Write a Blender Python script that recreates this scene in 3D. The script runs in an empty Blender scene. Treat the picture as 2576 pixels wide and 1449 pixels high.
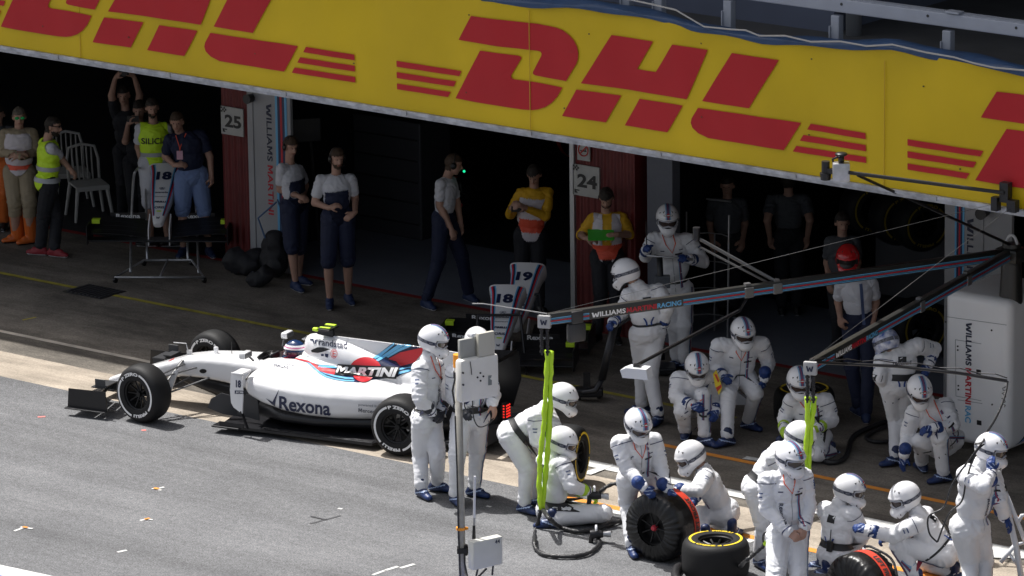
import bpy, bmesh, math, random
import numpy as np
from mathutils import Vector, Matrix, noise
from mathutils.bvhtree import BVHTree
random.seed(7)
S = bpy.context.scene
COL = S.collection
PI = math.pi
# ------------------------------------------------------------ camera (180 mm lens from the grandstand)
FP = 12880.0; CAMH = 15.4; W0 = 2576.0
_dn = np.array([650, 50000, FP]); _dn /= np.linalg.norm(_dn)
_mx = np.array([-16800, -3100, FP]); _mx -= _mx.dot(_dn)*_dn; _mx /= np.linalg.norm(_mx)
_X = -_mx; _Z = -_dn; _Y = np.cross(_Z, _X)
RW = np.array([_X, _Y, _Z])                      # world = RW @ cam(x right, y down, z forward)
CAM = np.array([38.8274, -45.8263, CAMH])
cd = bpy.data.cameras.new('camera'); cam = bpy.data.objects.new('camera', cd); COL.objects.link(cam)
cd.sensor_width = 36; cd.lens = 36*FP/W0; cd.clip_end = 3000; cd.clip_start = 1
Rm = np.column_stack([RW[:, 0], -RW[:, 1], -RW[:, 2]])
cam.matrix_world = Matrix.Translation(Vector(CAM)) @ Matrix(Rm.tolist()).to_4x4()
S.camera = cam
# ------------------------------------------------------------ light
SUN_EL = 63.0
sdir = Vector((0.97*math.cos(math.radians(SUN_EL)), -0.05*math.cos(math.radians(SUN_EL)), -math.sin(math.radians(SUN_EL)))).normalized()
ld = bpy.data.lights.new('sun', 'SUN'); ld.energy = 5.0; ld.angle = math.radians(0.5); ld.color = (1, .975, .94)
sun = bpy.data.objects.new('sun', ld); COL.objects.link(sun)
sun.rotation_euler = sdir.to_track_quat('-Z', 'Y').to_euler()
w = bpy.data.worlds.new('World'); S.world = w; w.use_nodes = True
nt = w.node_tree; bg = nt.nodes['Background']
sky = nt.nodes.new('ShaderNodeTexSky'); sky.sky_type = 'NISHITA'; sky.sun_disc = False
sky.dust_density = 5.0; sky.ozone_density = 1.0; sky.air_density = 1.0
sky.sun_elevation = math.radians(SUN_EL); sky.sun_rotation = math.atan2(-sdir.x, -sdir.y)
hs_ = nt.nodes.new('ShaderNodeHueSaturation'); hs_.inputs['Saturation'].default_value = .5; nt.links.new(sky.outputs[0], hs_.inputs['Color']); nt.links.new(hs_.outputs[0], bg.inputs[0]); bg.inputs[1].default_value = 0.12
S.view_settings.view_transform = 'Standard'; S.view_settings.look = 'None'
S.view_settings.exposure = 0.25; S.view_settings.gamma = 1.0
S.render.engine = 'CYCLES'; S.cycles.max_bounces = 6; S.cycles.use_denoising = True
S.render.resolution_x = 1024; S.render.resolution_y = 576

# ------------------------------------------------------------ pixel helpers (photo at 2576 px wide): where a sight line meets a real plane
def ray(u, v): return RW @ np.array([u-1288, v-724.5, FP])
def G(u, v, z=0.0):
    d = ray(u, v); return Vector(CAM + d*(z-CAM[2])/d[2])
def PY(u, v, y):
    d = ray(u, v); return Vector(CAM + d*(y-CAM[1])/d[1])
_wh = RW[:, 2].copy(); _wh[2] = 0; _wh /= np.linalg.norm(_wh)      # horizontal view direction
TC = Vector((-_wh).tolist())                                      # towards the camera
RC = Vector((-TC.y, TC.x, 0)).normalized()                        # picture right
if RC.dot(Vector(RW[:, 0].tolist())) < 0: RC = -RC
def PD(u, v, D):
    d = ray(u, v); return Vector(CAM + d*(D/np.dot(d, _wh)))
def depth(p): return float(np.dot(np.array(p)-CAM, _wh))
ZO = {'A': (0, 200, 2.07), 'B': (700, 200, 1.811), 'C': (1500, 400, 2.07), 'D': (2300, 400, 2.07), 'F': (700, 980, 2.8986),
      'G': (1250, 950, 2.07), 'H': (1300, 1300, 2.8975), 'I': (1850, 1200, 2.415), 'J': (2250, 1200, 2.415), 'K': (2700, 950, 1.704),
      'L': (1850, 600, 1.931), 'M': (1400, 820, 3.45), 'N': (2450, 450, 2.635), 'O': (2700, 1300, 2.898), 'Q': (2400, 1050, 3.22),
      'R': (1250, 1000, 3.6225), 'S': (2350, 1500, 4.83), 'E': (180, 980, 3.45), 'X': (0, 900, 1.61), 'U': (0, 0, 1.0/0.805)}
def zz(k, x, y):
    ox, oy, s = ZO[k]; return (ox+x/s)*.805, (oy+y/s)*.805

# ------------------------------------------------------------ materials
MATS = {}
def mat(name, col, rough=.6, metal=0., var=.0, vscale=20., bump=.0, bscale=60., coat=0., emit=None, spec=.5, alpha=None, col2=None, trans=0.):
    if name in MATS: return MATS[name]
    m = bpy.data.materials.new(name); m.use_nodes = True; n = m.node_tree; b = n.nodes['Principled BSDF']
    b.inputs['Base Color'].default_value = (*col, 1); b.inputs['Roughness'].default_value = rough
    b.inputs['Metallic'].default_value = metal; b.inputs['Specular IOR Level'].default_value = spec
    if coat: b.inputs['Coat Weight'].default_value = coat; b.inputs['Coat Roughness'].default_value = .06
    if trans: b.inputs['Transmission Weight'].default_value = trans
    tc = n.nodes.new('ShaderNodeTexCoord')
    if var or col2:
        no = n.nodes.new('ShaderNodeTexNoise'); no.inputs['Scale'].default_value = vscale; no.inputs['Detail'].default_value = 5
        n.links.new(tc.outputs['Object'], no.inputs['Vector'])
        mr = n.nodes.new('ShaderNodeMapRange'); mr.inputs[1].default_value = .3; mr.inputs[2].default_value = .7
        n.links.new(no.outputs[0], mr.inputs[0])
        mx = n.nodes.new('ShaderNodeMix'); mx.data_type = 'RGBA'
        c2 = col2 or tuple(c*(1-var) for c in col)
        mx.inputs[6].default_value = (*col, 1); mx.inputs[7].default_value = (*c2, 1)
        n.links.new(mr.outputs[0], mx.inputs[0]); n.links.new(mx.outputs[2], b.inputs['Base Color'])
    if bump:
        nb = n.nodes.new('ShaderNodeTexNoise'); nb.inputs['Scale'].default_value = bscale; nb.inputs['Detail'].default_value = 6
        n.links.new(tc.outputs['Object'], nb.inputs['Vector'])
        bp = n.nodes.new('ShaderNodeBump'); bp.inputs['Strength'].default_value = bump; bp.inputs['Distance'].default_value = .01
        n.links.new(nb.outputs[0], bp.inputs['Height']); n.links.new(bp.outputs[0], b.inputs['Normal'])
    if emit:
        b.inputs['Emission Color'].default_value = (*emit[:3], 1); b.inputs['Emission Strength'].default_value = emit[3]
    MATS[name] = m; return m

def white_mat():
    return mat('white_cloth', (.74, .75, .78), .8, bump=.5, bscale=30, var=.12, vscale=6)

# ------------------------------------------------------------ mesh builder
class MB:
    def __init__(s): s.v = []; s.f = []; s.m = []
    def add(s, vs, fs, mi=0, T=None):
        o = len(s.v)
        for p in vs:
            p = Vector(p); s.v.append(T @ p if T is not None else p)
        for f in fs: s.f.append([i+o for i in f]); s.m.append(mi)
        return s
    def box(s, c, d, T=None, mi=0, bev=0.0):
        x, y, z = d[0]/2, d[1]/2, d[2]/2; c = Vector(c)
        if bev > 0:
            b = min(bev, x*.9, y*.9, z*.9)
            bm = bmesh.new(); bmesh.ops.create_cube(bm, size=1)
            for v in bm.verts: v.co = Vector((v.co.x*d[0], v.co.y*d[1], v.co.z*d[2]))+c
            bmesh.ops.bevel(bm, geom=bm.edges[:], offset=b, segments=2, affect='EDGES', profile=.5)
            bm.verts.index_update()
            s.add([v.co.copy() for v in bm.verts], [[v.index for v in f.verts] for f in bm.faces], mi, T); bm.free(); return s
        vs = [c+Vector((sx*x, sy*y, sz*z)) for sx in (-1, 1) for sy in (-1, 1) for sz in (-1, 1)]
        return s.add(vs, [(0, 1, 3, 2), (4, 6, 7, 5), (0, 4, 5, 1), (2, 3, 7, 6), (0, 2, 6, 4), (1, 5, 7, 3)], mi, T)
    def tube(s, pts, r, n=10, mi=0, caps=True, closed=False, T=None, flat=None):
        pts = [Vector(p) for p in pts]; rs = r if isinstance(r, (list, tuple)) else [r]*len(pts)
        N = len(pts); vs = []; up = None
        for i, p in enumerate(pts):
            if closed: d = pts[(i+1) % N]-pts[i-1]
            else: d = pts[min(i+1, N-1)]-pts[max(i-1, 0)]
            d.normalize()
            if up is None:
                up = Vector((0, 0, 1)) if abs(d.z) < .9 else Vector((1, 0, 0))
            a = up - d*up.dot(d)
            if a.length < 1e-4: a = d.orthogonal()
            a.normalize(); b = d.cross(a); up = a
            for k in range(n):
                t = 2*PI*k/n; q = a*math.cos(t)*rs[i]*(flat or 1)+b*math.sin(t)*rs[i]; vs.append(p+q)
        fs = []
        for i in range(N if closed else N-1):
            for k in range(n):
                j = (i+1) % N
                fs.append((i*n+k, i*n+(k+1) % n, j*n+(k+1) % n, j*n+k))
        if caps and not closed: fs.append(list(range(n))[::-1]); fs.append([(N-1)*n+k for k in range(n)])
        return s.add(vs, fs, mi, T)
    def cyl(s, p0, p1, r0, r1=None, n=16, mi=0, T=None):
        return s.tube([p0, p1], [r0, r0 if r1 is None else r1], n, mi, T=T)
    def lathe(s, prof, n=48, T=None, mi=0, mis=None, a0=0, a1=2*PI):
        # prof: (axial, radius); axis = local X
        full = abs(a1-a0-2*PI) < 1e-6; K = n if full else n+1; vs = []
        for x, r in prof:
            for k in range(K):
                t = a0+(a1-a0)*k/n; vs.append(Vector((x, r*math.cos(t), r*math.sin(t))))
        o = len(s.v); s.add(vs, [], 0, T)
        for i in range(len(prof)-1):
            for k in range(n):
                k2 = (k+1) % K; s.f.append([o+i*K+k, o+i*K+k2, o+(i+1)*K+k2, o+(i+1)*K+k]); s.m.append(mis[i] if mis else mi)
        return s
    def ball(s, c, r, n=12, T=None, mi=0):
        c = Vector(c); r = r if isinstance(r, (tuple, list)) else (r, r, r); vs = []; fs = []
        h = max(6, n//2+2)
        for i in range(h+1):
            ph = PI*i/h
            for k in range(n):
                t = 2*PI*k/n; vs.append(c+Vector((r[0]*math.sin(ph)*math.cos(t), r[1]*math.sin(ph)*math.sin(t), r[2]*math.cos(ph))))
        for i in range(h):
            for k in range(n): fs.append((i*n+k, (i+1)*n+k, (i+1)*n+(k+1) % n, i*n+(k+1) % n))
        return s.add(vs, fs, mi, T)
    def prism(s, poly, d, T=None, mi=0):
        # poly in XY, extruded z 0..d
        n = len(poly); vs = [Vector((p[0], p[1], 0)) for p in poly]+[Vector((p[0], p[1], d)) for p in poly]
        fs = [list(range(n))[::-1], [n+i for i in range(n)]]+[(i, (i+1) % n, n+(i+1) % n, n+i) for i in range(n)]
        return s.add(vs, fs, mi, T)
    def build(s, name, mats, parent=None, smooth=False, auto=None, loc=None):
        me = bpy.data.meshes.new(name); me.from_pydata([tuple(v) for v in s.v], [], s.f)
        mats = mats if isinstance(mats, (list, tuple)) else [mats]
        for m in mats: me.materials.append(m)
        if len(mats) > 1: me.polygons.foreach_set('material_index', s.m)
        bm = bmesh.new(); bm.from_mesh(me); bmesh.ops.remove_doubles(bm, verts=bm.verts, dist=1e-5)
        bmesh.ops.recalc_face_normals(bm, faces=bm.faces); bm.to_mesh(me); bm.free()
        if smooth or auto:
            me.polygons.foreach_set('use_smooth', [True]*len(me.polygons))
            if auto: me.set_sharp_from_angle(angle=math.radians(auto))
        o = bpy.data.objects.new(name, me); COL.objects.link(o)
        if parent is not None:
            o.parent = parent; o.matrix_parent_inverse = parent.matrix_basis.inverted()
        if loc is not None: o.location = loc
        return o

def thing(name, label, cat, loc=(0, 0, 0), group=None):
    o = bpy.data.objects.new(name, None); COL.objects.link(o); o.location = loc; o.empty_display_size = .2
    o['label'] = label; o['category'] = cat
    if group: o['group'] = group
    return o
def tag(o, label, cat, group=None):
    o['label'] = label; o['category'] = cat
    if group: o['group'] = group
    return o
def struct(o): o['kind'] = 'structure'; return o
def copy_tree(o, parent=None):
    c = o.copy(); COL.objects.link(c)
    if parent is not None: c.parent = parent
    for ch in [x for x in bpy.data.objects if x.parent == o]: copy_tree(ch, c)
    return c
def frame(x, y, z, o):
    m = Matrix.Identity(4)
    for i, a in enumerate((x, y, z)):
        for j in range(3): m[j][i] = a[j]
    for j in range(3): m[j][3] = o[j]
    return m
def look_frame(o, fwd, up=(0, 0, 1)):
    """local +Y along fwd, +Z near up"""
    f = Vector(fwd).normalized(); u = Vector(up); x = f.cross(u)
    if x.length < 1e-4: x = f.orthogonal()
    x.normalize(); u = x.cross(f); return frame(x, f, u, o)

_tm = {}
_GM = [(0, 0), (0, 1), (.27, 1), (.5, .48), (.73, 1), (1, 1), (1, 0), (.79, 0), (.79, .66), (.58, .18), (.42, .18), (.21, .66), (.21, 0)]
_GW = [(.0, 1), (.21, 1), (.32, .36), (.42, .80), (.58, .80), (.68, .36), (.79, 1), (1, 1), (.82, 0), (.60, 0), (.5, .46), (.40, 0), (.18, 0)]
def _raw_text(txt, bold, shear, spacing):
    c = bpy.data.curves.new('t', 'FONT'); c.body = txt; c.size = 1; c.offset = bold; c.shear = shear; c.space_character = spacing
    c.resolution_u = 3
    o = bpy.data.objects.new('t', c); COL.objects.link(o); bpy.context.view_layer.update()
    me = o.evaluated_get(bpy.context.evaluated_depsgraph_get()).to_mesh()
    vs = [(v.co.x, v.co.y) for v in me.vertices]; fs = [list(p.vertices) for p in me.polygons]
    bpy.data.objects.remove(o); bpy.data.curves.remove(c); return vs, fs
def text_polys(txt, size=1., bold=0., shear=0., spacing=1.):
    key = (txt, bold, shear, spacing)
    if key not in _tm:
        vs, fs = _raw_text(txt, bold, shear, spacing)
        if bold > 0 and any(ch in 'MW' for ch in txt):
            # broad strokes close up the font's M and W, so those two are drawn as outlines of their own
            for i, ch in enumerate(txt):
                if ch not in 'MW': continue
                v1, _ = _raw_text(txt[:i+1], 0, shear, spacing); x1 = max(v[0] for v in v1)
                v2, _ = _raw_text(ch, 0, shear, spacing); w_ = max(v[0] for v in v2)-min(v[0] for v in v2); x0 = x1-w_; h_ = max(v[1] for v in v2)
                fs = [f for f in fs if not (x0 < sum(vs[q][0] for q in f)/len(f) < x1)]
                k = len(vs); g = _GM if ch == 'M' else _GW; vs = vs+[(x0+a*w_, -bold+b*(h_+2*bold)) for a, b in g]
                from mathutils.geometry import tessellate_polygon
                fs = fs+[[k+q for q in t] for t in tessellate_polygon([[Vector((a, b, 0)) for a, b in g]])]
            used = sorted({q for f in fs for q in f}); mp = {q: n for n, q in enumerate(used)}; vs = [vs[q] for q in used]; fs = [[mp[q] for q in f] for f in fs]
        xs = [v[0] for v in vs]; ys = [v[1] for v in vs]; cx = (min(xs)+max(xs))/2; cy = (min(ys)+max(ys))/2
        _tm[key] = ([(x-cx, y-cy) for x, y in vs], fs, max(xs)-min(xs), max(ys)-min(ys))
    vs, fs, wd, ht = _tm[key]; return [(x*size, y*size) for x, y in vs], fs, wd*size, ht*size
def flat_text(txt, T, m, parent, size=None, width=None, height=None, name='lettering', bold=0., shear=0., spacing=1., off=.004):
    vs, fs, wd, ht = text_polys(txt, 1., bold, shear, spacing)
    if width and height: sx, sy = width/wd, height/ht
    elif width: sx = sy = width/wd
    elif height: sx = sy = height/ht
    else: sx = sy = size
    b = MB(); b.add([(x*sx, y*sy, off) for x, y in vs], fs, 0, T)
    return b.build(name, m, parent)
def fine_tris(polys, cut):
    """2D outlines (concave allowed) or (verts, faces) pairs -> triangles no longer than cut"""
    from mathutils.geometry import tessellate_polygon
    P = []; idx = {}; T = []
    def vi(x, y):
        k = (round(x, 5), round(y, 5))
        if k not in idx: idx[k] = len(P); P.append((x, y))
        return idx[k]
    for po in polys:
        if isinstance(po, tuple) and isinstance(po[1], list): groups = [[po[0][i] for i in f] for f in po[1]]
        else: groups = [po]
        for g in groups:
            if len(g) == 3: T.append(tuple(vi(*q[:2]) for q in g)); continue
            for t in tessellate_polygon([[Vector((q[0], q[1], 0)) for q in g]]): T.append(tuple(vi(*g[i][:2]) for i in t))
    def ln(a, b): return math.hypot(P[a][0]-P[b][0], P[a][1]-P[b][1])
    def md(a, b): return vi((P[a][0]+P[b][0])/2, (P[a][1]+P[b][1])/2)
    for _ in range(9):
        out = []; ch = False
        for t in T:
            if len(set(t)) < 3: continue
            L = [ln(t[i], t[(i+1) % 3]) for i in range(3)]; k = [l > cut for l in L]; n = sum(k)
            if n == 0: out.append(t); continue
            ch = True
            if n == 3: m = [md(t[i], t[(i+1) % 3]) for i in range(3)]; out += [(t[0], m[0], m[2]), (m[0], t[1], m[1]), (m[2], m[1], t[2]), (m[0], m[1], m[2])]
            elif n == 1: i = k.index(True); a, b, c = t[i], t[(i+1) % 3], t[(i+2) % 3]; m = md(a, b); out += [(a, m, c), (m, b, c)]
            else:
                i = k.index(False); a, b, c = t[i], t[(i+1) % 3], t[(i+2) % 3]; m = md(b, c); q = md(c, a); out += [(a, b, m), (a, m, q), (q, m, c)]
        T = out
        if not ch: break
    return P, T
def lay(name, pts, tris, m, parent, ok):
    used = sorted({i for t in tris for i in t if all(ok[q] for q in t)}); mp = {q: n for n, q in enumerate(used)}
    me = bpy.data.meshes.new(name); me.from_pydata([tuple(pts[q]) for q in used], [], [tuple(mp[i] for i in t) for t in tris if all(ok[q] for q in t)]); me.materials.append(m)
    me.polygons.foreach_set('use_smooth', [True]*len(me.polygons))
    o = bpy.data.objects.new(name, me); COL.objects.link(o)
    if parent is not None: o.parent = parent; o.matrix_parent_inverse = parent.matrix_basis.inverted()
    return o
def decal(polys, bvh, T, m, parent, name='lettering', off=.004, cut=.05, far=3.0, flip=False):
    """outlines in T's XY plane, cast along T's -Z on to a real surface and laid on it"""
    P, tr = fine_tris(polys, cut); d = -(T.to_3x3() @ Vector((0, 0, 1))); pts = []; ok = []
    for x, y in P:
        p = T @ Vector((x, y, 0)); hit = bvh.ray_cast(p-d*far, d); ok.append(hit[0] is not None); pts.append(hit[0]-d*off if hit[0] is not None else p)
    return lay(name, pts, tr, m, parent, ok)
def bvh_of(*objs):
    vs = []; fs = []
    for o in objs:
        k = len(vs); vs += [o.matrix_basis @ v.co if o.parent is None else v.co.copy() for v in o.data.vertices]
        fs += [[i+k for i in p.vertices] for p in o.data.polygons]
    return BVHTree.FromPolygons(vs, fs)
def remesh(mb, voxel, smooth_it=4, fac=.5):
    """one continuous closed surface grown over the overlapping shapes; returns numpy verts + quads"""
    me = bpy.data.meshes.new('r'); me.from_pydata([tuple(v) for v in mb.v], [], mb.f)
    bm = bmesh.new(); bm.from_mesh(me); bmesh.ops.recalc_face_normals(bm, faces=bm.faces); bm.to_mesh(me); bm.free()
    o = bpy.data.objects.new('r', me); COL.objects.link(o)
    r = o.modifiers.new('r', 'REMESH'); r.mode = 'VOXEL'; r.voxel_size = voxel; r.adaptivity = 0
    if smooth_it:
        q = o.modifiers.new('s', 'SMOOTH'); q.factor = fac; q.iterations = smooth_it
    bpy.context.view_layer.update()
    ev = o.evaluated_get(bpy.context.evaluated_depsgraph_get()).to_mesh()
    V = np.empty(len(ev.vertices)*3); ev.vertices.foreach_get('co', V); V = V.reshape(-1, 3)
    F = [tuple(p.vertices) for p in ev.polygons]
    bpy.data.objects.remove(o); bpy.data.meshes.remove(me)
    return V, F
def from_arrays(name, V, F, mats, parent=None, mi=None, smooth=True):
    me = bpy.data.meshes.new(name); me.from_pydata(V.tolist() if hasattr(V, 'tolist') else V, [], F)
    for m in (mats if isinstance(mats, (list, tuple)) else [mats]): me.materials.append(m)
    if mi is not None: me.polygons.foreach_set('material_index', mi)
    if smooth: me.polygons.foreach_set('use_smooth', [True]*len(me.polygons))
    o = bpy.data.objects.new(name, me); COL.objects.link(o)
    if parent is not None: o.parent = parent; o.matrix_parent_inverse = parent.matrix_basis.inverted()
    return o

# ============================================================ GROUND
def ground_mat(name, c1, c2, speck=.5, streak=.35, sscale=260., stain=None, rough=.85, bright=None):
    m = bpy.data.materials.new(name); m.use_nodes = True; n = m.node_tree; L = n.links.new; b = n.nodes['Principled BSDF']
    b.inputs['Roughness'].default_value = rough; b.inputs['Specular IOR Level'].default_value = .3
    tc = n.nodes.new('ShaderNodeTexCoord')
    def noi(scale, detail=4, sx=1, sy=1, rgh=.6):
        mp = n.nodes.new('ShaderNodeMapping'); mp.inputs['Scale'].default_value = (sx, sy, 1); L(tc.outputs['Object'], mp.inputs[0])
        t = n.nodes.new('ShaderNodeTexNoise'); t.inputs['Scale'].default_value = scale; t.inputs['Detail'].default_value = detail; t.inputs['Roughness'].default_value = rgh
        L(mp.outputs[0], t.inputs['Vector']); return t.outputs[0]
    def rng(s, a, bb, lo, hi):
        r = n.nodes.new('ShaderNodeMapRange'); r.inputs[1].default_value = a; r.inputs[2].default_value = bb; r.inputs[3].default_value = lo; r.inputs[4].default_value = hi; L(s, r.inputs[0]); return r.outputs[0]
    def mul(a, c):
        x = n.nodes.new('ShaderNodeMath'); x.operation = 'MULTIPLY'; L(a, x.inputs[0])
        if isinstance(c, float): x.inputs[1].default_value = c
        else: L(c, x.inputs[1])
        return x.outputs[0]
    mx = n.nodes.new('ShaderNodeMix'); mx.data_type = 'RGBA'; mx.inputs[6].default_value = (*c1, 1); mx.inputs[7].default_value = (*c2, 1)
    L(rng(noi(1.1, 6), .35, .65, 0, 1), mx.inputs[0])
    f = rng(noi(sscale, 2, rgh=.8), .3, .7, 1-speck, 1+speck)
    f = mul(f, rng(noi(sscale*.25, 3), .3, .7, 1-speck*.35, 1+speck*.35))
    f = mul(f, rng(noi(1., 5, .10, 1.7), .32, .68, 1-streak, 1+streak*.5)); f = mul(f, rng(noi(1., 3, .06, 2.6, .6), .40, .54, 1-streak*(.9 if sscale > 50 else .1), 1))      # rubber laid down along the lane
    if stain: f = mul(f, rng(noi(stain[0], 6, .35, 1.3, .7), .45, .62, 1, stain[1]))
    col = n.nodes.new('ShaderNodeVectorMath'); col.operation = 'SCALE'; L(mx.outputs[2], col.inputs[0]); L(f, col.inputs['Scale'])
    L(col.outputs[0], b.inputs['Base Color'])
    bp = n.nodes.new('ShaderNodeBump'); bp.inputs['Strength'].default_value = .5; bp.inputs['Distance'].default_value = .006
    L(noi(sscale*.8, 3), bp.inputs['Height']); L(bp.outputs[0], b.inputs['Normal'])
    return m
M_ASPH = ground_mat('asphalt', (.168, .170, .176), (.140, .142, .148), .55, .15, 60., (.9, .88))
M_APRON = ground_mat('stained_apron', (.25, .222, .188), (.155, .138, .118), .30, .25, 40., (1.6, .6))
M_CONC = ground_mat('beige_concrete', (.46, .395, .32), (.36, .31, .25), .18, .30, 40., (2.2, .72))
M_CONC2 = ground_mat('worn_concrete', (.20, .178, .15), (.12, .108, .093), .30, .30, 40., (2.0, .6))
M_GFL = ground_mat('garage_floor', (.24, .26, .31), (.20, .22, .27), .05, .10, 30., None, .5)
def sheet(name, pts, z, m, kind='structure', sub=None):
    b = MB(); b.add([(p[0], p[1], z) for p in pts], [list(range(len(pts)))])
    o = b.build(name, m); o['kind'] = kind; return o
def strip(name, x0, x1, y0, y1, z, m): return sheet(name, [(x0, y0), (x1, y0), (x1, y1), (x0, y1)], z, m)
YE = -5.52; YM = -4.72; YW = -4.10
strip('ground', -600, 600, -600, 600, -.03, M_ASPH)
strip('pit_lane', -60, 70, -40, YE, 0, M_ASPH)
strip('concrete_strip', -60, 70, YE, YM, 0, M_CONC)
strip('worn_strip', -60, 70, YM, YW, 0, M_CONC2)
strip('apron', -60, 70, YW, 0, 0, M_APRON)
strip('garage_floor', -1.8, 70, 0, 2.4, 0, M_GFL); M_GFD = ground_mat('shaded_garage_floor', (.035, .037, .042), (.025, .026, .03), .05, .1, 30., None, .5)  # darker copy of the floor, interior shade put into its colour
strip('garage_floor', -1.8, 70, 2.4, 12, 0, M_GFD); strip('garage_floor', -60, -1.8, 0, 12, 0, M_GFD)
P_WHITE = mat('road_white', (.72, .72, .70), .7, var=.35, vscale=14)
P_ORANGE = mat('road_orange', (.80, .30, .04), .7, var=.25, vscale=10)
P_YEL = mat('road_yellow', (.50, .43, .06), .7, var=.5, vscale=7)
P_RED = mat('road_red', (.38, .03, .03), .7, var=.4, vscale=9)
P_BLUE = mat('road_blue', (.06, .13, .62), .6, var=.15, vscale=9)
P_LIME = mat('road_lime', (.62, .75, .08), .7)
P_DARK = mat('skid_dark', (.06, .06, .065), .7)
strip('red_garage_line', -60, 70, -.05, .05, .004, P_RED)
strip('yellow_line', -60, 2.4, -2.1, -2.02, .004, P_YEL)
strip('yellow_line', 2.9, 7.2, -2.1, -2.02, .004, P_YEL)
strip('orange_line', 7.1, 40, -3.42, -3.33, .004, P_ORANGE)
strip('white_edge_line', -60, 1.9, YW-.02, YW+.06, .004, mat('curb_white', (.62, .56, .48), .7, var=.4, vscale=4))
strip('white_line', 6.85, 40, -4.50, -4.30, .008, P_WHITE)
def gp(k, x, y, z=0): return G(*zz(k, x, y), z)
a = gp('I', 20, 895); b_ = gp('I', 1290, 1185); YO = (a.y+b_.y)/2
strip('orange_box_line', 7.05, 40, YO-.055, YO+.055, .004, P_ORANGE)
strip('white_box_line', 7.05, 10.0, YO-.16, YO-.06, .004, P_WHITE)
# white corner marks of the pit box
for q in ([('V1', 60, 360), 0],): pass
def quad_px(name, k, pts, m, z=.008): return sheet(name, [tuple(gp(k, x, y))[:2] for x, y in pts], z, m)
ZO['V'] = (1800, 1350, 3.22); ZO['W'] = (0, 1300, 2.576)
quad_px('white_corner_mark', 'V', [(110, 400), (370, 330), (372, 352), (150, 440), (100, 432)], P_WHITE, .012)
quad_px('white_box_mark', 'V', [(1670, 275), (1720, 250), (1860, 275), (1850, 300)], P_WHITE, .008)
quad_px('white_box_mark', 'O', [(1130, 1290), (1130, 1225), (1340, 1190), (1449, 1230), (1449, 1300)], P_WHITE, .012)
# start of the pit exit markings in the near corner
p0 = gp('W', 0, 1200); p1 = gp('W', 410, 1288); dirn = (p1-p0).normalized(); nrm = Vector((dirn.y, -dirn.x, 0))
if nrm.y > 0: nrm = -nrm
qa = p0-dirn*20; qb = p0+dirn*20
w1 = .26
sheet('white_boundary_line', [(qa.x, qa.y), (qb.x, qb.y), (qb.x+nrm.x*w1, qb.y+nrm.y*w1), (qa.x+nrm.x*w1, qa.y+nrm.y*w1)], .004, P_WHITE)
sheet('blue_painted_strip', [(qa.x+nrm.x*w1, qa.y+nrm.y*w1), (qb.x+nrm.x*w1, qb.y+nrm.y*w1), (qb.x+nrm.x*.8, qb.y+nrm.y*.8), (qa.x+nrm.x*.8, qa.y+nrm.y*.8)], .004, P_BLUE)
# small tape marks and skid marks
def mark(k, x0, y0, x1, y1, wd, m, z=.004):
    wd *= .72
    a = gp(k, x0, y0); b = gp(k, x1, y1); d = (b-a).normalized(); n_ = Vector((-d.y, d.x, 0))*wd/2
    sheet('tape_mark', [tuple(a-n_)[:2], tuple(b-n_)[:2], tuple(b+n_)[:2], tuple(a+n_)[:2]], z, m)
mark('W', 115, 928, 200, 897, .045, P_WHITE); mark('W', 165, 898, 262, 912, .045, P_WHITE, .008); mark('W', 185, 898, 222, 906, .05, P_ORANGE, .012)
mark('W', 1225, 585, 1300, 600, .045, P_WHITE); mark('W', 1265, 592, 1322, 576, .045, P_WHITE, .008); mark('W', 1240, 586, 1275, 594, .06, P_ORANGE, .012)
mark('W', 1127, 843, 1180, 832, .045, P_WHITE); mark('W', 1175, 832, 1228, 840, .045, P_WHITE, .008); mark('W', 1165, 838, 1205, 830, .05, P_ORANGE, .012)
mark('W', 945, 1098, 1020, 1082, .05, P_WHITE)
mark('X', 190, 650, 228, 648, .06, mat('tape_red', (.75, .2, .18), .7)); mark('X', 712, 718, 735, 716, .06, MATS['tape_red'])
mark('X', 1560, 1187, 1715, 1146, .04, P_DARK); mark('X', 1562, 1150, 1640, 1168, .035, P_DARK, .008)
mark('X', 1875, 1445, 1935, 1423, .05, P_WHITE); mark('X', 1940, 1421, 2003, 1402, .06, P_WHITE); mark('X', 2015, 1410, 2085, 1390, .06, P_WHITE)
mark('X', 1700, 1110, 1722, 1113, .05, P_WHITE); mark('X', 2447, 1098, 2470, 1103, .05, P_WHITE)
mark('X', 113, 163, 182, 148, .05, P_YEL)
# drain grate in the apron
g0 = gp('X', 330, 18); g1 = gp('X', 620, 20)
gr = thing('drain_grate', 'dark rectangular drain grate set in the apron behind the nose cone stand', 'grate', ((g0.x+g1.x)/2, (g0.y+g1.y)/2, 0))
gx, gy = gr.location.x, gr.location.y
mb = MB(); mb.box((gx, gy, .004), (.62, .46, .006)); mb.build('frame', mat('grate_iron', (.05, .05, .055), .5, .6), gr)
mb = MB()
for i in range(9): mb.box((gx-.26+i*.065, gy, .011), (.03, .40, .008))
mb.build('bars', mat('grate_bar', (.10, .10, .11), .45, .6), gr)

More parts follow.
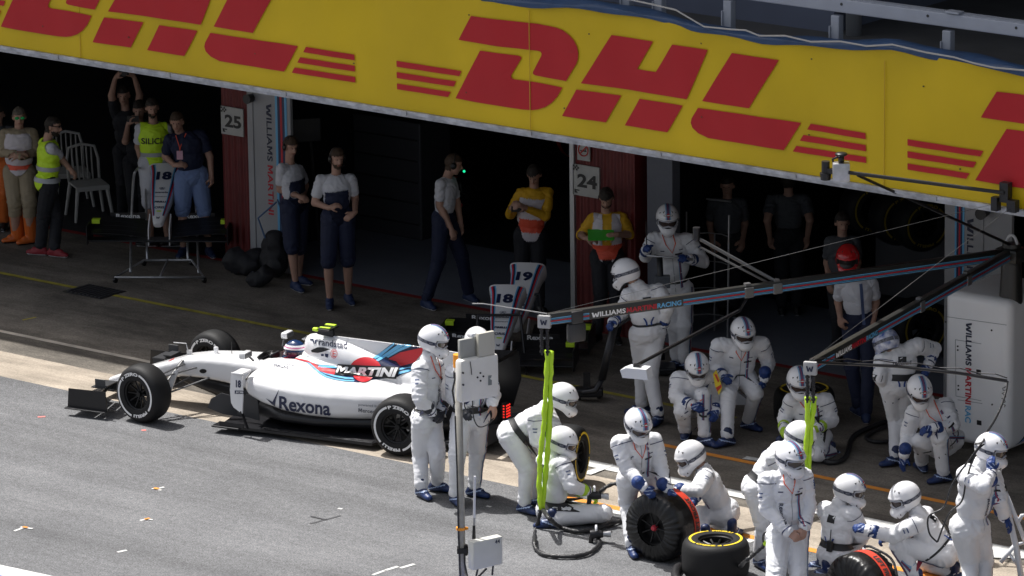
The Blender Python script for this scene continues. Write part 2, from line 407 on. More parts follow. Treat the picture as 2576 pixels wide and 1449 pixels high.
# ============================================================ PIT BUILDING
def corrugated(name, c):
    m = mat(name, c, .55, var=.3, vscale=3)
    if 'done_'+name in MATS: return m
    MATS['done_'+name] = m; n = m.node_tree; b = n.nodes['Principled BSDF']
    tc = n.nodes.new('ShaderNodeTexCoord'); wv = n.nodes.new('ShaderNodeTexWave'); wv.inputs['Scale'].default_value = 3.2; wv.bands_direction = 'X'
    n.links.new(tc.outputs['Object'], wv.inputs['Vector']); bp = n.nodes.new('ShaderNodeBump'); bp.inputs['Distance'].default_value = .03; bp.inputs['Strength'].default_value = .9
    n.links.new(wv.outputs[0], bp.inputs['Height']); n.links.new(bp.outputs[0], b.inputs['Normal']); return m
M_REDW = corrugated('red_cladding', (.16, .018, .018))
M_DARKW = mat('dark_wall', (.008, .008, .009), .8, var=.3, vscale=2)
M_CONCW = mat('canopy_concrete', (.22, .22, .22), .85, var=.2, vscale=2)
M_TERW = mat('terrace_wall', (.13, .15, .21), .8, var=.15, vscale=1.5)
M_TERF = mat('terrace_floor', (.085, .085, .085), .85, var=.3, vscale=2)
bld = thing('pit_building', 'long pit garage building with dark open garages behind red pillars under a deep canopy', 'building', (0, 0, 0))
def part(name, parent, m, boxes, bev=0):
    b = MB()
    for c, d in boxes: b.box(c, d, bev=bev)
    return b.build(name, m, parent)
def bx(x0, x1, y0, y1, z0, z1): return (((x0+x1)/2, (y0+y1)/2, (z0+z1)/2), (x1-x0, y1-y0, z1-z0))
part('pillar', bld, M_REDW, [bx(-2.05, -1.62, 0, .5, 0, 3.5)])
part('pillar', bld, M_REDW, [bx(3.42, 4.28, 0, .5, 0, 3.5)])
part('pillar', bld, M_REDW, [bx(9.9, 10.7, 0, .5, 0, 3.5)])
part('pillar', bld, M_REDW, [bx(-8.6, -7.8, 0, .5, 0, 3.5)])
part('door_edge', bld, mat('alu_strip', (.45, .46, .47), .4, .5), [bx(3.355, 3.415, -.03, .05, 0, 3.4)])
part('door_panel', bld, mat('grey_panel', (.13, .14, .17), .6, var=.1), [bx(4.42, 4.78, .05, .2, 0, 3.3)])
part('header', bld, M_REDW, [bx(4.3, 9.9, .02, .35, 2.25, 3.5), ])
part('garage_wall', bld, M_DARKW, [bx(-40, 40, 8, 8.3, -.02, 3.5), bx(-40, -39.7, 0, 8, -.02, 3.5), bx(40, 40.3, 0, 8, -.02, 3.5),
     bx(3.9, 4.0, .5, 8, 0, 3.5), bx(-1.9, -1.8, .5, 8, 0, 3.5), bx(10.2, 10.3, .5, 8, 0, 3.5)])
part('canopy_slab', bld, M_CONCW, [bx(-40, 40, -3.72, 8.3, 3.50, 3.72)])
part('terrace_floor', bld, M_TERF, [bx(-40, 40, -3.85, 8.3, 4.45, 4.6)])
ty = G(1771, 37, 4.6).y
tx = G(2115, 78, 4.6).x
part('terrace_wall', bld, M_TERW, [bx(-40, tx, ty, ty+.2, 4.6, 8.0), bx(tx-.2, tx, ty+.2, ty+2.6, 4.6, 8.0)])
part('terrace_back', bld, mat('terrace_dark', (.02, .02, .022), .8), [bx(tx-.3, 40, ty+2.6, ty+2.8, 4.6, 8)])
part('roof', bld, M_CONCW, [bx(-40, 40, -4.15, 8.3, 8.0, 8.3)])
cy = G(1200*0+1771+1205/3.2, 280/3.2, 4.6)
mb = MB(); mb.cyl((cy.x, cy.y, 4.6), (cy.x, cy.y, 8.0), .085, n=16); mb.build('column', mat('column_paint', (.35, .36, .38), .5), bld, smooth=True)
mb = MB(); q = G(1771+2560/3.2, 150/3.2, 5.4); mb.box((12.6, ty+2.0, 6.3), (.5, .5, 3.4)); mb.build('column', MATS['column_paint'], bld)
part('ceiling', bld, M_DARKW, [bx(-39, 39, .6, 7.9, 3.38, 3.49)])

# ---- hoarding with the courier lettering
YB = -4.0
ban = thing('advertising_banner', 'long yellow hoarding with huge red DHL lettering along the front of the canopy', 'banner', (5, YB, 3.42))
M_YEL = mat('banner_yellow', (.64, .445, .008), .5, var=.18, vscale=.8, spec=.3)
M_RED = mat('banner_red', (.44, .014, .020), .5, var=.08, vscale=2, spec=.3)
top_px = [(1210, 1), (1357, 14), (1497, 20), (1653, 47), (1771, 77), (1930, 104), (2083, 115), (2240, 122), (2396, 150), (2500, 170), (2576, 183)]
tops = [(PY(u, v, YB).x, PY(u, v, YB).z) for u, v in top_px]
tx_ = [t[0] for t in tops]; tz_ = [t[1] for t in tops]
def topz(x):
    if x < tx_[0]: return 4.80+.03*math.sin(x*1.7)
    if x > tx_[-1]: return 4.80+.03*math.sin(x*1.3)
    return float(np.interp(x, tx_, tz_))
def bot_z(x): return 3.425
nx = 260; nz = 10; x0, x1 = -14., 24.
vs = []; fs = []
def ywave(x, t): return YB+.022*math.sin(x*2.1)*t+.010*math.sin(x*5.3+1)*t+.004*math.sin(x*13+t*4)
for i in range(nx+1):
    x = x0+(x1-x0)*i/nx
    for j in range(nz+1):
        t = j/nz; vs.append((x, ywave(x, t), bot_z(x)*(1-t)+topz(x)*t))
for i in range(nx):
    for j in range(nz): fs.append((i*(nz+1)+j, (i+1)*(nz+1)+j, (i+1)*(nz+1)+j+1, i*(nz+1)+j+1))
n0 = len(vs); vs2 = vs+[(v[0], v[1]+.02, v[2]) for v in vs]
fs2 = fs+[tuple(i+n0 for i in f[::-1]) for f in fs]
for i in range(nx):
    for j in (0, nz):
        a = i*(nz+1)+j; c = (i+1)*(nz+1)+j; fs2.append((a, a+n0, c+n0, c))
mb = MB(); mb.add(vs2, fs2); pan = mb.build('panel', M_YEL, ban, auto=40)
bv = BVHTree.FromPolygons([Vector(v) for v in vs], fs)
mb = MB(); mb.box((5, YB-.012, 3.405), (38, .05, .034)); mb.box((5, YB+.02, 3.37), (38, .03, .05))
mb.build('bottom_rail', mat('galv', (.50, .52, .56), .45, .4, var=.5, vscale=9), ban)
for i in range(7, 15): mb = MB(); mb.box((-13+i*1.72, YB-.04, 3.40), (.07, .02, .045)); mb.build('rail_clamp', mat('galv2', (.36, .37, .39), .5, .4), ban)
for xx in (5.92, 10.46, -.6): mb = MB(); mb.box((xx, YB-.014, 4.08), (.006, .006, 1.3)); mb.build('panel_seam', mat('seam', (.55, .36, .02), .5), ban)
for o_ in range(26):
    pass
rr = random.Random(3)
for i in range(4, 15):
    for zz_ in (3.78, 4.55): mb = MB(); mb.box((-9+i*1.55+rr.uniform(-.3, .3), YB-.016, zz_+rr.uniform(-.06, .1)), (.014, .008, .014)); mb.build('rivet', mat('rivet', (.08, .06, .02), .5), ban)
def P2c(x, y): return (966+x/3.2, y/3.2)
def P3c(x, y): return (1771+x/3.2, y/3.2)
logo = [
 [P2c(*p) for p in [(712, 125), (1230, 190), (1385, 222), (1440, 243), (1490, 280), (1530, 325), (1555, 375), (1566, 430), (1562, 480), (1550, 515), (1468, 652), (1350, 632), (1222, 605), (1205, 595), (1203, 580), (1268, 450), (1271, 432), (1262, 415), (1240, 408), (930, 370), (610, 318)]],
 [P2c(*p) for p in [(785, 404), (1085, 445), (1105, 453), (1112, 468), (1035, 598), (1031, 615), (1040, 630), (1060, 637), (1240, 662), (1438, 704), (1395, 780), (1350, 830), (1300, 862), (1240, 880), (1190, 885), (1120, 880), (830, 835), (580, 790)]],
 [P2c(*p) for p in [(1828, 283), (2172, 332), (2040, 555), (2195, 578), (2335, 354), (2618, 398), (2447, 796), (1880, 708), (1588, 670)]],
 [P2c(*p) for p in [(1553, 720), (1912, 768), (1788, 984), (1436, 933)]],
 [P2c(*p) for p in [(2060, 794), (2416, 846), (2286, 1063), (1942, 1008)]],
 [P3c(*p) for p in [(232, 424), (607, 482), (368, 870), (-8, 812)]],
 [P3c(*p) for p in [(-40, 866), (240, 906), (784, 988), (645, 1208), (250, 1143), (40, 1110), (-40, 1070), (-85, 1025), (-98, 985), (-90, 950)]],
 [P3c(*p) for p in [(858, 996), (1304, 1070), (1306, 1120), (832, 1042)]],
 [P3c(*p) for p in [(803, 1085), (1306, 1166), (1307, 1217), (775, 1131)]],
 [P3c(*p) for p in [(747, 1173), (1308, 1262), (1309, 1311), (718, 1218)]],
 [P2c(*p) for p in [(105, 488), (632, 570), (611, 612), (106, 536)]],
 [P2c(*p) for p in [(106, 578), (586, 653), (566, 696), (108, 627)]],
 [P2c(*p) for p in [(109, 670), (542, 738), (520, 780), (110, 717)]],
]
# the H: right upright joins the L's left neighbour in the photo's order D H L
lg = [[(PY(u, v, YB).x, PY(u, v, YB).z) for u, v in poly] for poly in logo]
TF = frame((1, 0, 0), (0, 0, 1), (0, -1, 0), (0, YB, 0))
for dx in (-13.45, -6.75, 0, 6.66, 13.3):
    decal([[(x+dx, z) for x, z in p] for p in lg], bv, TF, M_RED, ban, name='logo', off=.012, cut=.15, far=2.)
# ---- blue tarpaulin gathered along the top, with its white rope
mb = MB(); vs = []; fs = []; N = 240
for i in range(N+1):
    x = -14+38*i/N; z0 = topz(x); zt = z0+.055+.015*math.sin(x*1.3)
    prof = [(-4.02, z0-.02), (-4.035, z0+.015), (-4.0, z0+.035), (-3.94, zt-.02), (-3.88, zt), (-3.84, zt-.16)]
    for j, (y, z) in enumerate(prof): vs.append((x, y+.008*math.sin(x*9+j), z+.012*math.sin(x*6.1+j*1.7)))
for i in range(N):
    for j in range(5): fs.append((i*6+j, (i+1)*6+j, (i+1)*6+j+1, i*6+j+1))
mb.add(vs, fs); tp = mb.build('blue_tarpaulin', mat('blue_tarp', (.02, .06, .15), .55, bump=.4, bscale=12, var=.3, vscale=5), None, smooth=True)
tag(tp, 'blue tarpaulin bunched over the top edge of the yellow hoarding', 'tarpaulin')
rope = []
rp = [(1585, 2), (1640, 14), (1700, 28), (1771, 70), (1840, 77), (1876, 79), (1910, 93), (1975, 93), (2040, 108), (2115, 107), (2180, 119), (2245, 115), (2330, 135), (2400, 147), (2450, 162), (2500, 173), (2576, 180)]
for u, v in rp: p = PY(u, v-3, -4.06); rope.append(p)
mb = MB(); mb.tube([rope[0]+Vector((-6, 0, .1))]+rope+[rope[-1]+Vector((5, 0, 0))], .009, 6); o = mb.build('rope', mat('rope_white', (.38, .37, .35), .7)); tag(o, 'thin pale rope strung along the blue tarpaulin edge', 'rope')
# ---- terrace railing
rl = thing('railing', 'pale grey metal railing on the terrace above the yellow hoarding', 'railing', (9, -3.72, 4.6))
M_RAIL = mat('rail_paint', (.33, .355, .41), .5, var=.12, vscale=4)
YR = -3.72
ra = PY(1771+840/3.2, 20/3.2, YR); rb = PY(2576, 72, YR); zr = (ra.z+rb.z)/2
mb = MB(); mb.box((5, YR, zr), (38, .06, .14), bev=.012); mb.box((5, YR+.05, zr+.072), (38, .09, .012))
for i in range(18): mb.box((-12+i*2.1, YR, zr+.09), (.16, .1, .02))
mb.build('handrail', M_RAIL, rl)
for i in range(19, 26): mb = MB(); mb.cyl((-12.3+i*1.05, YR-.034, zr+.02), (-12.3+i*1.05, YR-.03, zr+.02), .016, n=8); mb.build('bolt', mat('bolt_dark', (.03, .03, .03), .5), rl)
for u in (1575+5, 1661, 1771+205/3.2, 1771+1072/3.2, 1771+1970/3.2):
    x = PY(u, 60, YR).x
    mb = MB(); mb.box((x, YR, 4.78), (.10, .09, .56), bev=.008); mb.box((x-.055, YR, 4.7), (.012, .13, .5)); mb.build('post', M_RAIL, rl)
# ---- team panels with the lettering running down them
M_PANEL = mat('white_panel', (.34, .345, .36), .45, var=.1, vscale=3)
M_LB = mat('stripe_light_blue', (.13, .42, .70), .4); M_NV = mat('stripe_navy', (.012, .02, .08), .4); M_RD = mat('stripe_red', (.50, .012, .03), .4)
M_INK = mat('ink_navy', (.015, .02, .05), .5); M_WHT = mat('paint_white', (.80, .80, .80), .35, coat=.3); M_BLK = mat('paint_black', (.010, .010, .011), .4)
def vert_text(parts, T, h, parent, bold=.02):
    """parts: (text, material); the words run down the face; returns nothing"""
    x = 0
    for t, m, wd in parts:
        flat_text(t, T @ Matrix.Translation((x+wd/2, 0, 0)), m, parent, width=wd, height=h, bold=bold); x += wd+.05
pn = thing('team_panel', 'white garage divider panel with a team name running down it, beside board 25', 'panel', (-1.24, -.03, 0))
mb = MB(); mb.box((-1.25, -.02, 1.7), (.70, .05, 3.4), bev=.008); mb.box((-1.50, -.05, 1.7), (.012, .02, 3.3)); mb.build('board', M_PANEL, pn)
for k, (m, wd) in enumerate([(M_LB, .035), (M_NV, .035), (M_RD, .03), (M_NV, .035), (M_LB, .035)]):
    mb = MB(); mb.box((-1.12+k*.037, -.048, 1.35), (wd, .006, 1.72)); mb.build('stripe', m, pn)
Tv = frame((0, 0, -1), (1, 0, 0), (0, -1, 0), (-1.24, -.046, 2.10))
vert_text([('WILLIAMS', M_INK, .72), ('MARTINI', M_RD, .62)], Tv, .085, pn)
mb = MB(); mb.cyl((-1.5, -.06, 2.14), (-1.5, -.16, 2.14), .05, .06, 14); mb.build('hook', M_BLK, pn, auto=40)
pn = thing('team_panel', 'white garage divider panel with a team name running down it, behind the overhead booms', 'panel', (9.05, -.03, 0))
xr0, xr1 = PY(2376, 510, -.05).x, PY(*zz('N', 1875, 700), -.05).x
mb = MB(); mb.box(((xr0+xr1)/2, -.02, 1.7), (xr1-xr0, .05, 3.4), bev=.008); mb.box((xr0+.38*0+PY(*zz('N', 1640, 700), -.05).x-xr0, -.05, 1.7), (.012, .02, 3.3)); mb.build('board', M_PANEL, pn)
xs = PY(*zz('N', 1445, 700), -.05).x
for k, (m, wd) in enumerate([(M_LB, .022), (M_NV, .022), (M_RD, .018), (M_NV, .022), (M_LB, .022)]):
    mb = MB(); mb.box((xs-.05+k*.025, -.048, 1.35), (wd, .006, 1.75)); mb.build('stripe', m, pn)
q = PY(*zz('N', 1535, 610), -.05)
Tv = frame((0, 0, -1), (1, 0, 0), (0, -1, 0), (q.x, -.046, q.z))
vert_text([('WILLIAMS', M_INK, .74), ('MARTINI', M_RD, .64)], Tv, .085, pn)
q = PY(*zz('N', 1665, 555), -.05); mb = MB(); mb.cyl((q.x, -.05, q.z), (q.x+.02, -.2, q.z), .05, .065, 14); mb.build('hook', M_BLK, pn, auto=40)
# ---- garage number boards and the no-smoking sign
M_SIGN = mat('sign_white', (.46, .46, .44), .6, var=.15, vscale=6); M_SINK = mat('sign_ink', (.03, .03, .03), .6)
def num_board(txt, xa, xb, za, zb, label):
    t = thing('number_board', label, 'sign', ((xa+xb)/2, -.03, zb))
    mb = MB(); mb.box(((xa+xb)/2, -.02, (za+zb)/2), (xb-xa, .02, za-zb), bev=.004); mb.build('plate', M_SIGN, t)
    F = frame((1, 0, 0), (0, 0, 1), (0, -1, 0), ((xa+xb)/2+.02, -.031, (za+zb)/2))
    flat_text(txt, F, M_SINK, t, width=(xb-xa)*.74, height=.16, bold=.035, name='number')
    mb = MB()
    for i in range(4):
        for j in range(3):
            if (i+j) % 2 == 0: mb.box((xa+.02+i*.022, -.034, za-.018-j*.022), (.022, .004, .022))
    mb.add([(xa+.03, -.035, zb+.03), (xa+.08, -.035, zb+.03), (xa+.03, -.035, zb+.08)], [(0, 1, 2)])
    mb.box((xa+.065, -.034, zb+.065), (.07, .004, .012), T=None); mb.build('chequer_mark', M_SINK, t)
num_board('25', -2.04, -1.68, 1.97, 1.62, 'white board numbered 25 left of the first white team panel')
num_board('24', 3.40, 3.79, 1.97, 1.60, 'white board numbered 24 beneath the no smoking sign')
t = thing('no_smoking_sign', 'small no smoking sign above the board numbered 24', 'sign', (3.55, -.03, 2.05))
mb = MB(); mb.box((3.56, -.02, 2.14), (.18, .015, .23)); mb.build('plate', M_SIGN, t)
mb = MB(); c0 = Vector((3.56, -.032, 2.15)); mb.tube([c0+Vector((.07*math.cos(a*PI/14), 0, .07*math.sin(a*PI/14))) for a in range(28)], .008, 6, closed=True)
mb.tube([c0+Vector((-.05, 0, -.05)), c0+Vector((.05, 0, .05))], .008, 6); mb.build('red_ring', mat('sign_red', (.5, .04, .03), .5), t)
mb = MB(); mb.box(c0+Vector((0, .004, -.01)), (.09, .006, .014)); mb.tube([c0+Vector((.03, 0, 0)), c0+Vector((.045, 0, .02)), c0+Vector((.03, 0, .04))], .004, 5); mb.build('cigarette', M_SINK, t)

# ============================================================ RACING CAR
_R0 = G(995, 1152); _F0 = G(350, 1068); _h = (_F0-_R0).normalized(); _l = Vector((-_h.y, _h.x, 0))
CO = _R0-_l*.93
TCAR = frame(_h, _l, (0, 0, 1), CO)
car = thing('racing_car', 'white single-seater racing car numbered 18 leaving its pit box', 'racing car', CO)
M_CARW = mat('car_white', (.80, .80, .81), .22, coat=.6, spec=.5)
M_CARB = mat('carbon_black', (.012, .012, .014), .32, spec=.5)
M_CARG = mat('carbon_grey', (.045, .046, .05), .38)
M_TYRE = mat('tyre_rubber', (.014, .014, .015), .62, spec=.3, var=.35, vscale=5, bump=.15, bscale=90)
M_RIM = mat('rim_black', (.016, .016, .017), .35, .5)
M_CHR = mat('steel', (.55, .55, .56), .25, .9)
M_LIME = mat('lime_paint', (.55, .80, .03), .45)
M_YELT = mat('tyre_yellow', (.80, .58, .02), .55)
def loft(secs, n=28, ex=3.0, T=None, mb=None):
    """secs: (x, ztop, zbot, halfwidth[, yc])"""
    mb = mb or MB(); vs = []; fs = []
    for s in secs:
        x, zt, zb, hw = s[:4]; yc = s[4] if len(s) > 4 else 0; e = s[5] if len(s) > 5 else ex
        for k in range(n):
            t = 2*PI*k/n; c, q = math.cos(t), math.sin(t)
            vs.append((x, yc+hw*math.copysign(abs(c)**(2/e), c), (zt+zb)/2+(zt-zb)/2*math.copysign(abs(q)**(2/e), q)))
    for i in range(len(secs)-1):
        for k in range(n): fs.append((i*n+k, i*n+(k+1) % n, (i+1)*n+(k+1) % n, (i+1)*n+k))
    fs.append(list(range(n))[::-1]); fs.append([(len(secs)-1)*n+k for k in range(n)])
    mb.add(vs, fs, 0, T); return mb
mb = MB()
loft([(4.10, .20, .13, .035), (4.02, .235, .125, .06), (3.85, .30, .17, .08), (3.6, .39, .235, .11), (3.3, .495, .31, .15), (3.07, .575, .355, .18), (2.8, .625, .37, .205),
      (2.5, .65, .355, .23), (2.25, .66, .32, .255), (2.0, .665, .26, .28), (1.7, .67, .22, .30), (1.4, .66, .22, .3)], ex=5, mb=mb)
# sidepods and coke-bottle tail
loft([(1.945, .665, .40, .72), (1.90, .685, .36, .76), (1.75, .69, .295, .785), (1.5, .685, .235, .80), (1.2, .665, .205, .78), (.9, .64, .20, .72), (.6, .61, .21, .62), (.3, .58, .225, .48),
      (0, .545, .24, .35), (-.3, .50, .26, .24), (-.52, .45, .28, .15)], ex=3.2, mb=mb)
# cockpit surround and engine cover
loft([(2.02, .68, .5, .30), (1.93, .72, .5, .33), (1.8, .745, .5, .345), (1.6, .755, .5, .35), (1.4, .75, .5, .34), (1.2, .72, .5, .30), (1.0, .69, .5, .26)], ex=3.2, mb=mb)
loft([(1.56, .955, .72, .085), (1.52, .985, .66, .115), (1.42, 1.0, .56, .14), (1.25, .985, .5, .16), (1.0, .93, .5, .17), (.7, .84, .45, .165), (.4, .75, .42, .15), (.1, .67, .4, .13), (-.2, .60, .38, .11), (-.45, .53, .36, .09)], ex=2.3, mb=mb)
V, F = remesh(mb, .016, 6, .5)
# open the cockpit
Vn = V
def in_cock(p): return 1.60 < p[0] < 2.09 and abs(p[1]) < .215-.10*max(0, (p[0]-1.9)/.19) and p[2] > .60
cen = [sum(Vn[i] for i in f)/len(f) for f in F]
F = [f for f, c in zip(F, cen) if not (in_cock(c))]
Vw = [tuple(TCAR @ Vector(p)) for p in V]
body = from_arrays('bodywork', np.array(Vw), F, M_CARW, car)
# slots: black sidepod inlets
for s in (1, -1):
    mb = MB(); mb.prism([(.36, .44), (.68, .42), (.70, .60), (.60, .645), (.38, .645)], .006, frame(_l*s, (0, 0, 1), _h, TCAR @ Vector((1.948, 0, 0))))
    mb.build('air_inlet', M_BLK, car)
fin = MB()
TF_ = frame(_h, (0, 0, 1), -_l, TCAR @ Vector((0, .012, 0)))
fin.prism([(1.35, .99), (.6, .985), (0, .98), (-.36, .965), (-.40, .90), (-.40, .62), (-.2, .55), (.4, .60), (1.2, .8)], .024, TF_)
finp = fin.build('engine_fin', M_CARW, car)
bvc = bvh_of(body, finp)
def w2p(p):
    c = RW.T @ (np.array(p)-CAM); return (c[0]/c[2]*FP+1288, c[1]/c[2]*FP+724.5)
def decal_px(polys, bvh, m, parent, name='lettering', off=.004, cut=5):
    """outline measured on the photograph, laid on to the real surface it belongs to"""
    P, tr = fine_tris(polys, cut); pts = []; ok = []
    for x, y in P:
        d = Vector(ray(x, y).tolist()).normalized(); h = bvh.ray_cast(Vector(CAM.tolist()), d); ok.append(h[0] is not None)
        if h[0] is None: pts.append(Vector()); continue
        nn = h[1] if h[1].dot(d) < 0 else -h[1]; pts.append(h[0]+nn*off*.6-d*off*.6)
    return lay(name, pts, tr, m, parent, ok)
def text_px(txt, tl, tr, bl, k, bvh, m, parent, bold=.0, shear=0., off=.005, name='lettering'):
    """text box given by its top-left, top-right, bottom-left corners in zoom k"""
    a, b, c = [np.array(zz(k, *p)) for p in (tl, tr, bl)]
    vs, fs, wd, ht = text_polys(txt, 1., bold, shear)
    out = [tuple(a+(b-a)*(x/wd+.5)+(c-a)*(.5-y/ht)) for x, y in vs]
    return decal_px([(out, fs)], bvh, m, parent, name, off)
def zpoly(k, pts): return [zz(k, *p) for p in pts]
def zband(k, up, lo): return zpoly(k, up+lo[::-1])
M_CLB = mat('car_light_blue', (.16, .50, .78), .3, coat=.4); M_CNV = mat('car_navy', (.008, .015, .06), .3, coat=.4); M_CRD = mat('car_red', (.62, .02, .03), .3, coat=.4); M_CBK = mat('car_black', (.012, .012, .013), .3, coat=.3)
# livery sweep, zoom F.  lines run from the cockpit rim down and back, then up the fin
def sweep(offs_a, offs_b, m):
    base = [(520, 402), (600, 404), (680, 412), (740, 432), (800, 470), (860, 505), (930, 530), (1010, 548)]
    up = [(x+offs_a[0]*i/7, y+offs_a[1]*i/7) for i, (x, y) in enumerate(base)]
    lo = [(x+offs_b[0]*i/7, y+offs_b[1]*i/7) for i, (x, y) in enumerate(base)]
    return up, lo
decal_px([zpoly('F', [(760, 432), (850, 462), (960, 470), (1035, 468), (1200, 462), (1340, 412), (1560, 240), (1640, 240), (1780, 262), (1802, 300), (1730, 440), (1700, 500), (1575, 572), (1345, 600), (1215, 624), (1100, 615), (1000, 598), (920, 570), (860, 530), (800, 470)])], bvc, M_CNV, car, 'livery_field', .004, 5)
decal_px([zband('F', [(690, 414), (760, 438), (810, 470), (870, 530), (930, 566), (1010, 590), (1100, 604), (1180, 606)], [(680, 414), (745, 440), (795, 478), (855, 540), (915, 576), (1000, 600), (1100, 615), (1180, 618)])], bvc, M_CLB, car, 'livery_stripe', .008, 5)
decal_px([zband('F', [(720, 418), (800, 450), (860, 500), (920, 535), (1000, 560), (1100, 578), (1170, 584)], [(720, 424), (795, 458), (850, 512), (912, 548), (995, 574), (1100, 594), (1175, 598)])], bvc, M_CLB, car, 'livery_stripe', .008, 5)
decal_px([zband('F', [(540, 400), (640, 403), (760, 428), (860, 480), (960, 500), (1010, 512)], [(540, 404), (640, 410), (780, 450), (860, 520), (930, 545), (1000, 556)])], bvc, M_CRD, car, 'livery_stripe', .010, 5)
decal_px([zband('F', [(860, 470), (960, 476), (1030, 476)], [(850, 490), (960, 494), (1020, 494)]), ], bvc, M_CLB, car, 'livery_stripe', .010, 5)
# stripes fanning up the fin and back along the flank
decal_px([zpoly('F', [(1560, 252), (1585, 246), (1420, 388), (1370, 412), (1350, 400)]), zpoly('F', [(1625, 246), (1690, 254), (1560, 330), (1400, 434), (1372, 424), (1520, 320)]), zpoly('F', [(1700, 262), (1760, 270), (1580, 345), (1490, 398), (1470, 390), (1580, 320)])], bvc, M_CLB, car, 'livery_stripe', .009, 5)
decal_px([zpoly('F', [(1805, 305), (1795, 360), (1730, 440), (1600, 476), (1560, 430), (1490, 410), (1600, 350)])], bvc, M_CRD, car, 'livery_panel', .009, 5)
decal_px([zpoly('F', [(1590, 498), (1710, 474), (1706, 488), (1588, 514)]), zpoly('F', [(1584, 530), (1690, 504), (1700, 520), (1580, 552)])], bvc, M_CLB, car, 'livery_stripe', .009, 5)
ce = [(1262+118*math.cos(a), 510+114*math.sin(a)) for a in [i*PI/20 for i in range(40)]]
decal_px([zpoly('F', [(1345+(x-1262)*1.22-62, y) if y < 480 else (1262+(x-1262)*.92, y) for x, y in ce])], bvc, M_CRD, car, 'red_disc', .013, 5)
decal_px([zpoly('F', [(1035, 456), (1590, 488), (1562, 592), (1000, 556)])], bvc, M_CBK, car, 'name_bar', .017, 5)
text_px('MARTINI', (1040, 474), (1578, 500), (1012, 548), 'F', bvc, M_WHT, car, .05, 0, .036)
text_px('Rexona', (500, 745), (965, 800), (500, 870), 'F', bvc, M_CNV, car, .025, 0, .006)
decal_px([zpoly('F', [(380, 766), (440, 800), (455, 770), (500, 686), (470, 780), (462, 840), (430, 815)])], bvc, M_CNV, car, 'tick_mark', .006)
text_px('HACKETT', (457, 444), (634, 462), (457, 486), 'F', bvc, M_CNV, car, .0, 0, .006)
text_px('randstad', (860, 226), (1114, 258), (860, 286), 'F', bvc, M_CNV, car, .012, 0, .006)
decal_px([zpoly('F', [(780, 228), (810, 230), (822, 270), (812, 272), (802, 242), (780, 238)]), zpoly('F', [(848, 232), (825, 240), (824, 274), (834, 272), (836, 248), (850, 242)])], bvc, M_CNV, car, 'arrow_mark', .006)
text_px('powered by', (1218, 812), (1398, 826), (1218, 842), 'F', bvc, mat('ink_grey', (.12, .13, .16), .5), car, 0, 0, .006)
text_px('Mercedes', (1218, 856), (1412, 876), (1218, 890), 'F', bvc, MATS['ink_grey'], car, .01, 0, .006)
ring = [(997+30*math.cos(i*PI/12), 363+42*math.sin(i*PI/12)) for i in range(24)]; ring2 = [(997+26*math.cos(i*PI/12), 363+38*math.sin(i*PI/12)) for i in range(24)]
decal_px([zpoly('F', [ring[i], ring[(i+1) % 24], ring2[(i+1) % 24], ring2[i]]) for i in range(24)], bvc, M_CRD, car, 'badge_ring', .006)
text_px('E', (984, 335), (1014, 338), (984, 390), 'F', bvc, M_CRD, car, 0, 0, .006)
decal_px([zpoly('F', [(880, 366), (905, 366), (905, 384), (880, 384)]), zpoly('F', [(915, 362), (948, 366), (940, 400), (918, 390)])], bvc, M_CNV, car, 'sponsor_mark', .006)
decal_px([zpoly('F', [(790, 330), (850, 305), (900, 306), (965, 322), (900, 346), (850, 356), (795, 350)])], bvc, M_BLK, car, 'air_slot', .006)
# chassis marks: suspension pockets
decal_px([zpoly('X', [(960+18*math.cos(a)*1.0+62, 0+418+11*math.sin(a)) for a in [i*PI/8 for i in range(16)]])], bvc, M_BLK, car, 'arm_pocket', .004)
# red and blue pinstripe on the nose
decal_px([zpoly('X', [(870, 352), (888, 345), (868, 362), (846, 372)])], bvc, M_CRD, car, 'nose_stripe', .004)
# tub and cockpit
def CM(): return MB()
mb = MB(); loft([(2.12, .62, .3, .15), (1.9, .6, .3, .20), (1.58, .6, .3, .21)], mb=mb, T=TCAR); mb.build('cockpit_tub', M_BLK, car)
mb = MB(); mb.tube([TCAR @ Vector((2.10, y, .66+.05*math.cos(y*6))) for y in (-.16, -.1, 0, .1, .16)], .012, 6); mb.box((2.11, 0, .66), (.03, .26, .07), T=TCAR, bev=.01); mb.build('windscreen', M_BLK, car)
mb = MB(); mb.box((1.98, 0, .66), (.03, .2, .12), T=TCAR, bev=.012); mb.build('steering_wheel', M_CARG, car)
mb = MB(); mb.ball((1.50, 0, .73), (.12, .15, .10), 14, TCAR); mb.build('headrest', M_CARW, car, smooth=True)
for s in (1, -1):
    mb = MB(); mb.box((2.08, s*.47, .80), (.08, .17, .075), T=TCAR, bev=.022); mb.build('mirror', M_CARW, car, auto=40)
    mb = MB(); mb.box((2.038, s*.47, .80), (.006, .14, .05), T=TCAR); mb.tube([TCAR @ Vector((2.08, s*.40, .77)), TCAR @ Vector((2.06, s*.33, .70))], .012, 6); mb.build('mirror_stalk', M_CARG, car)
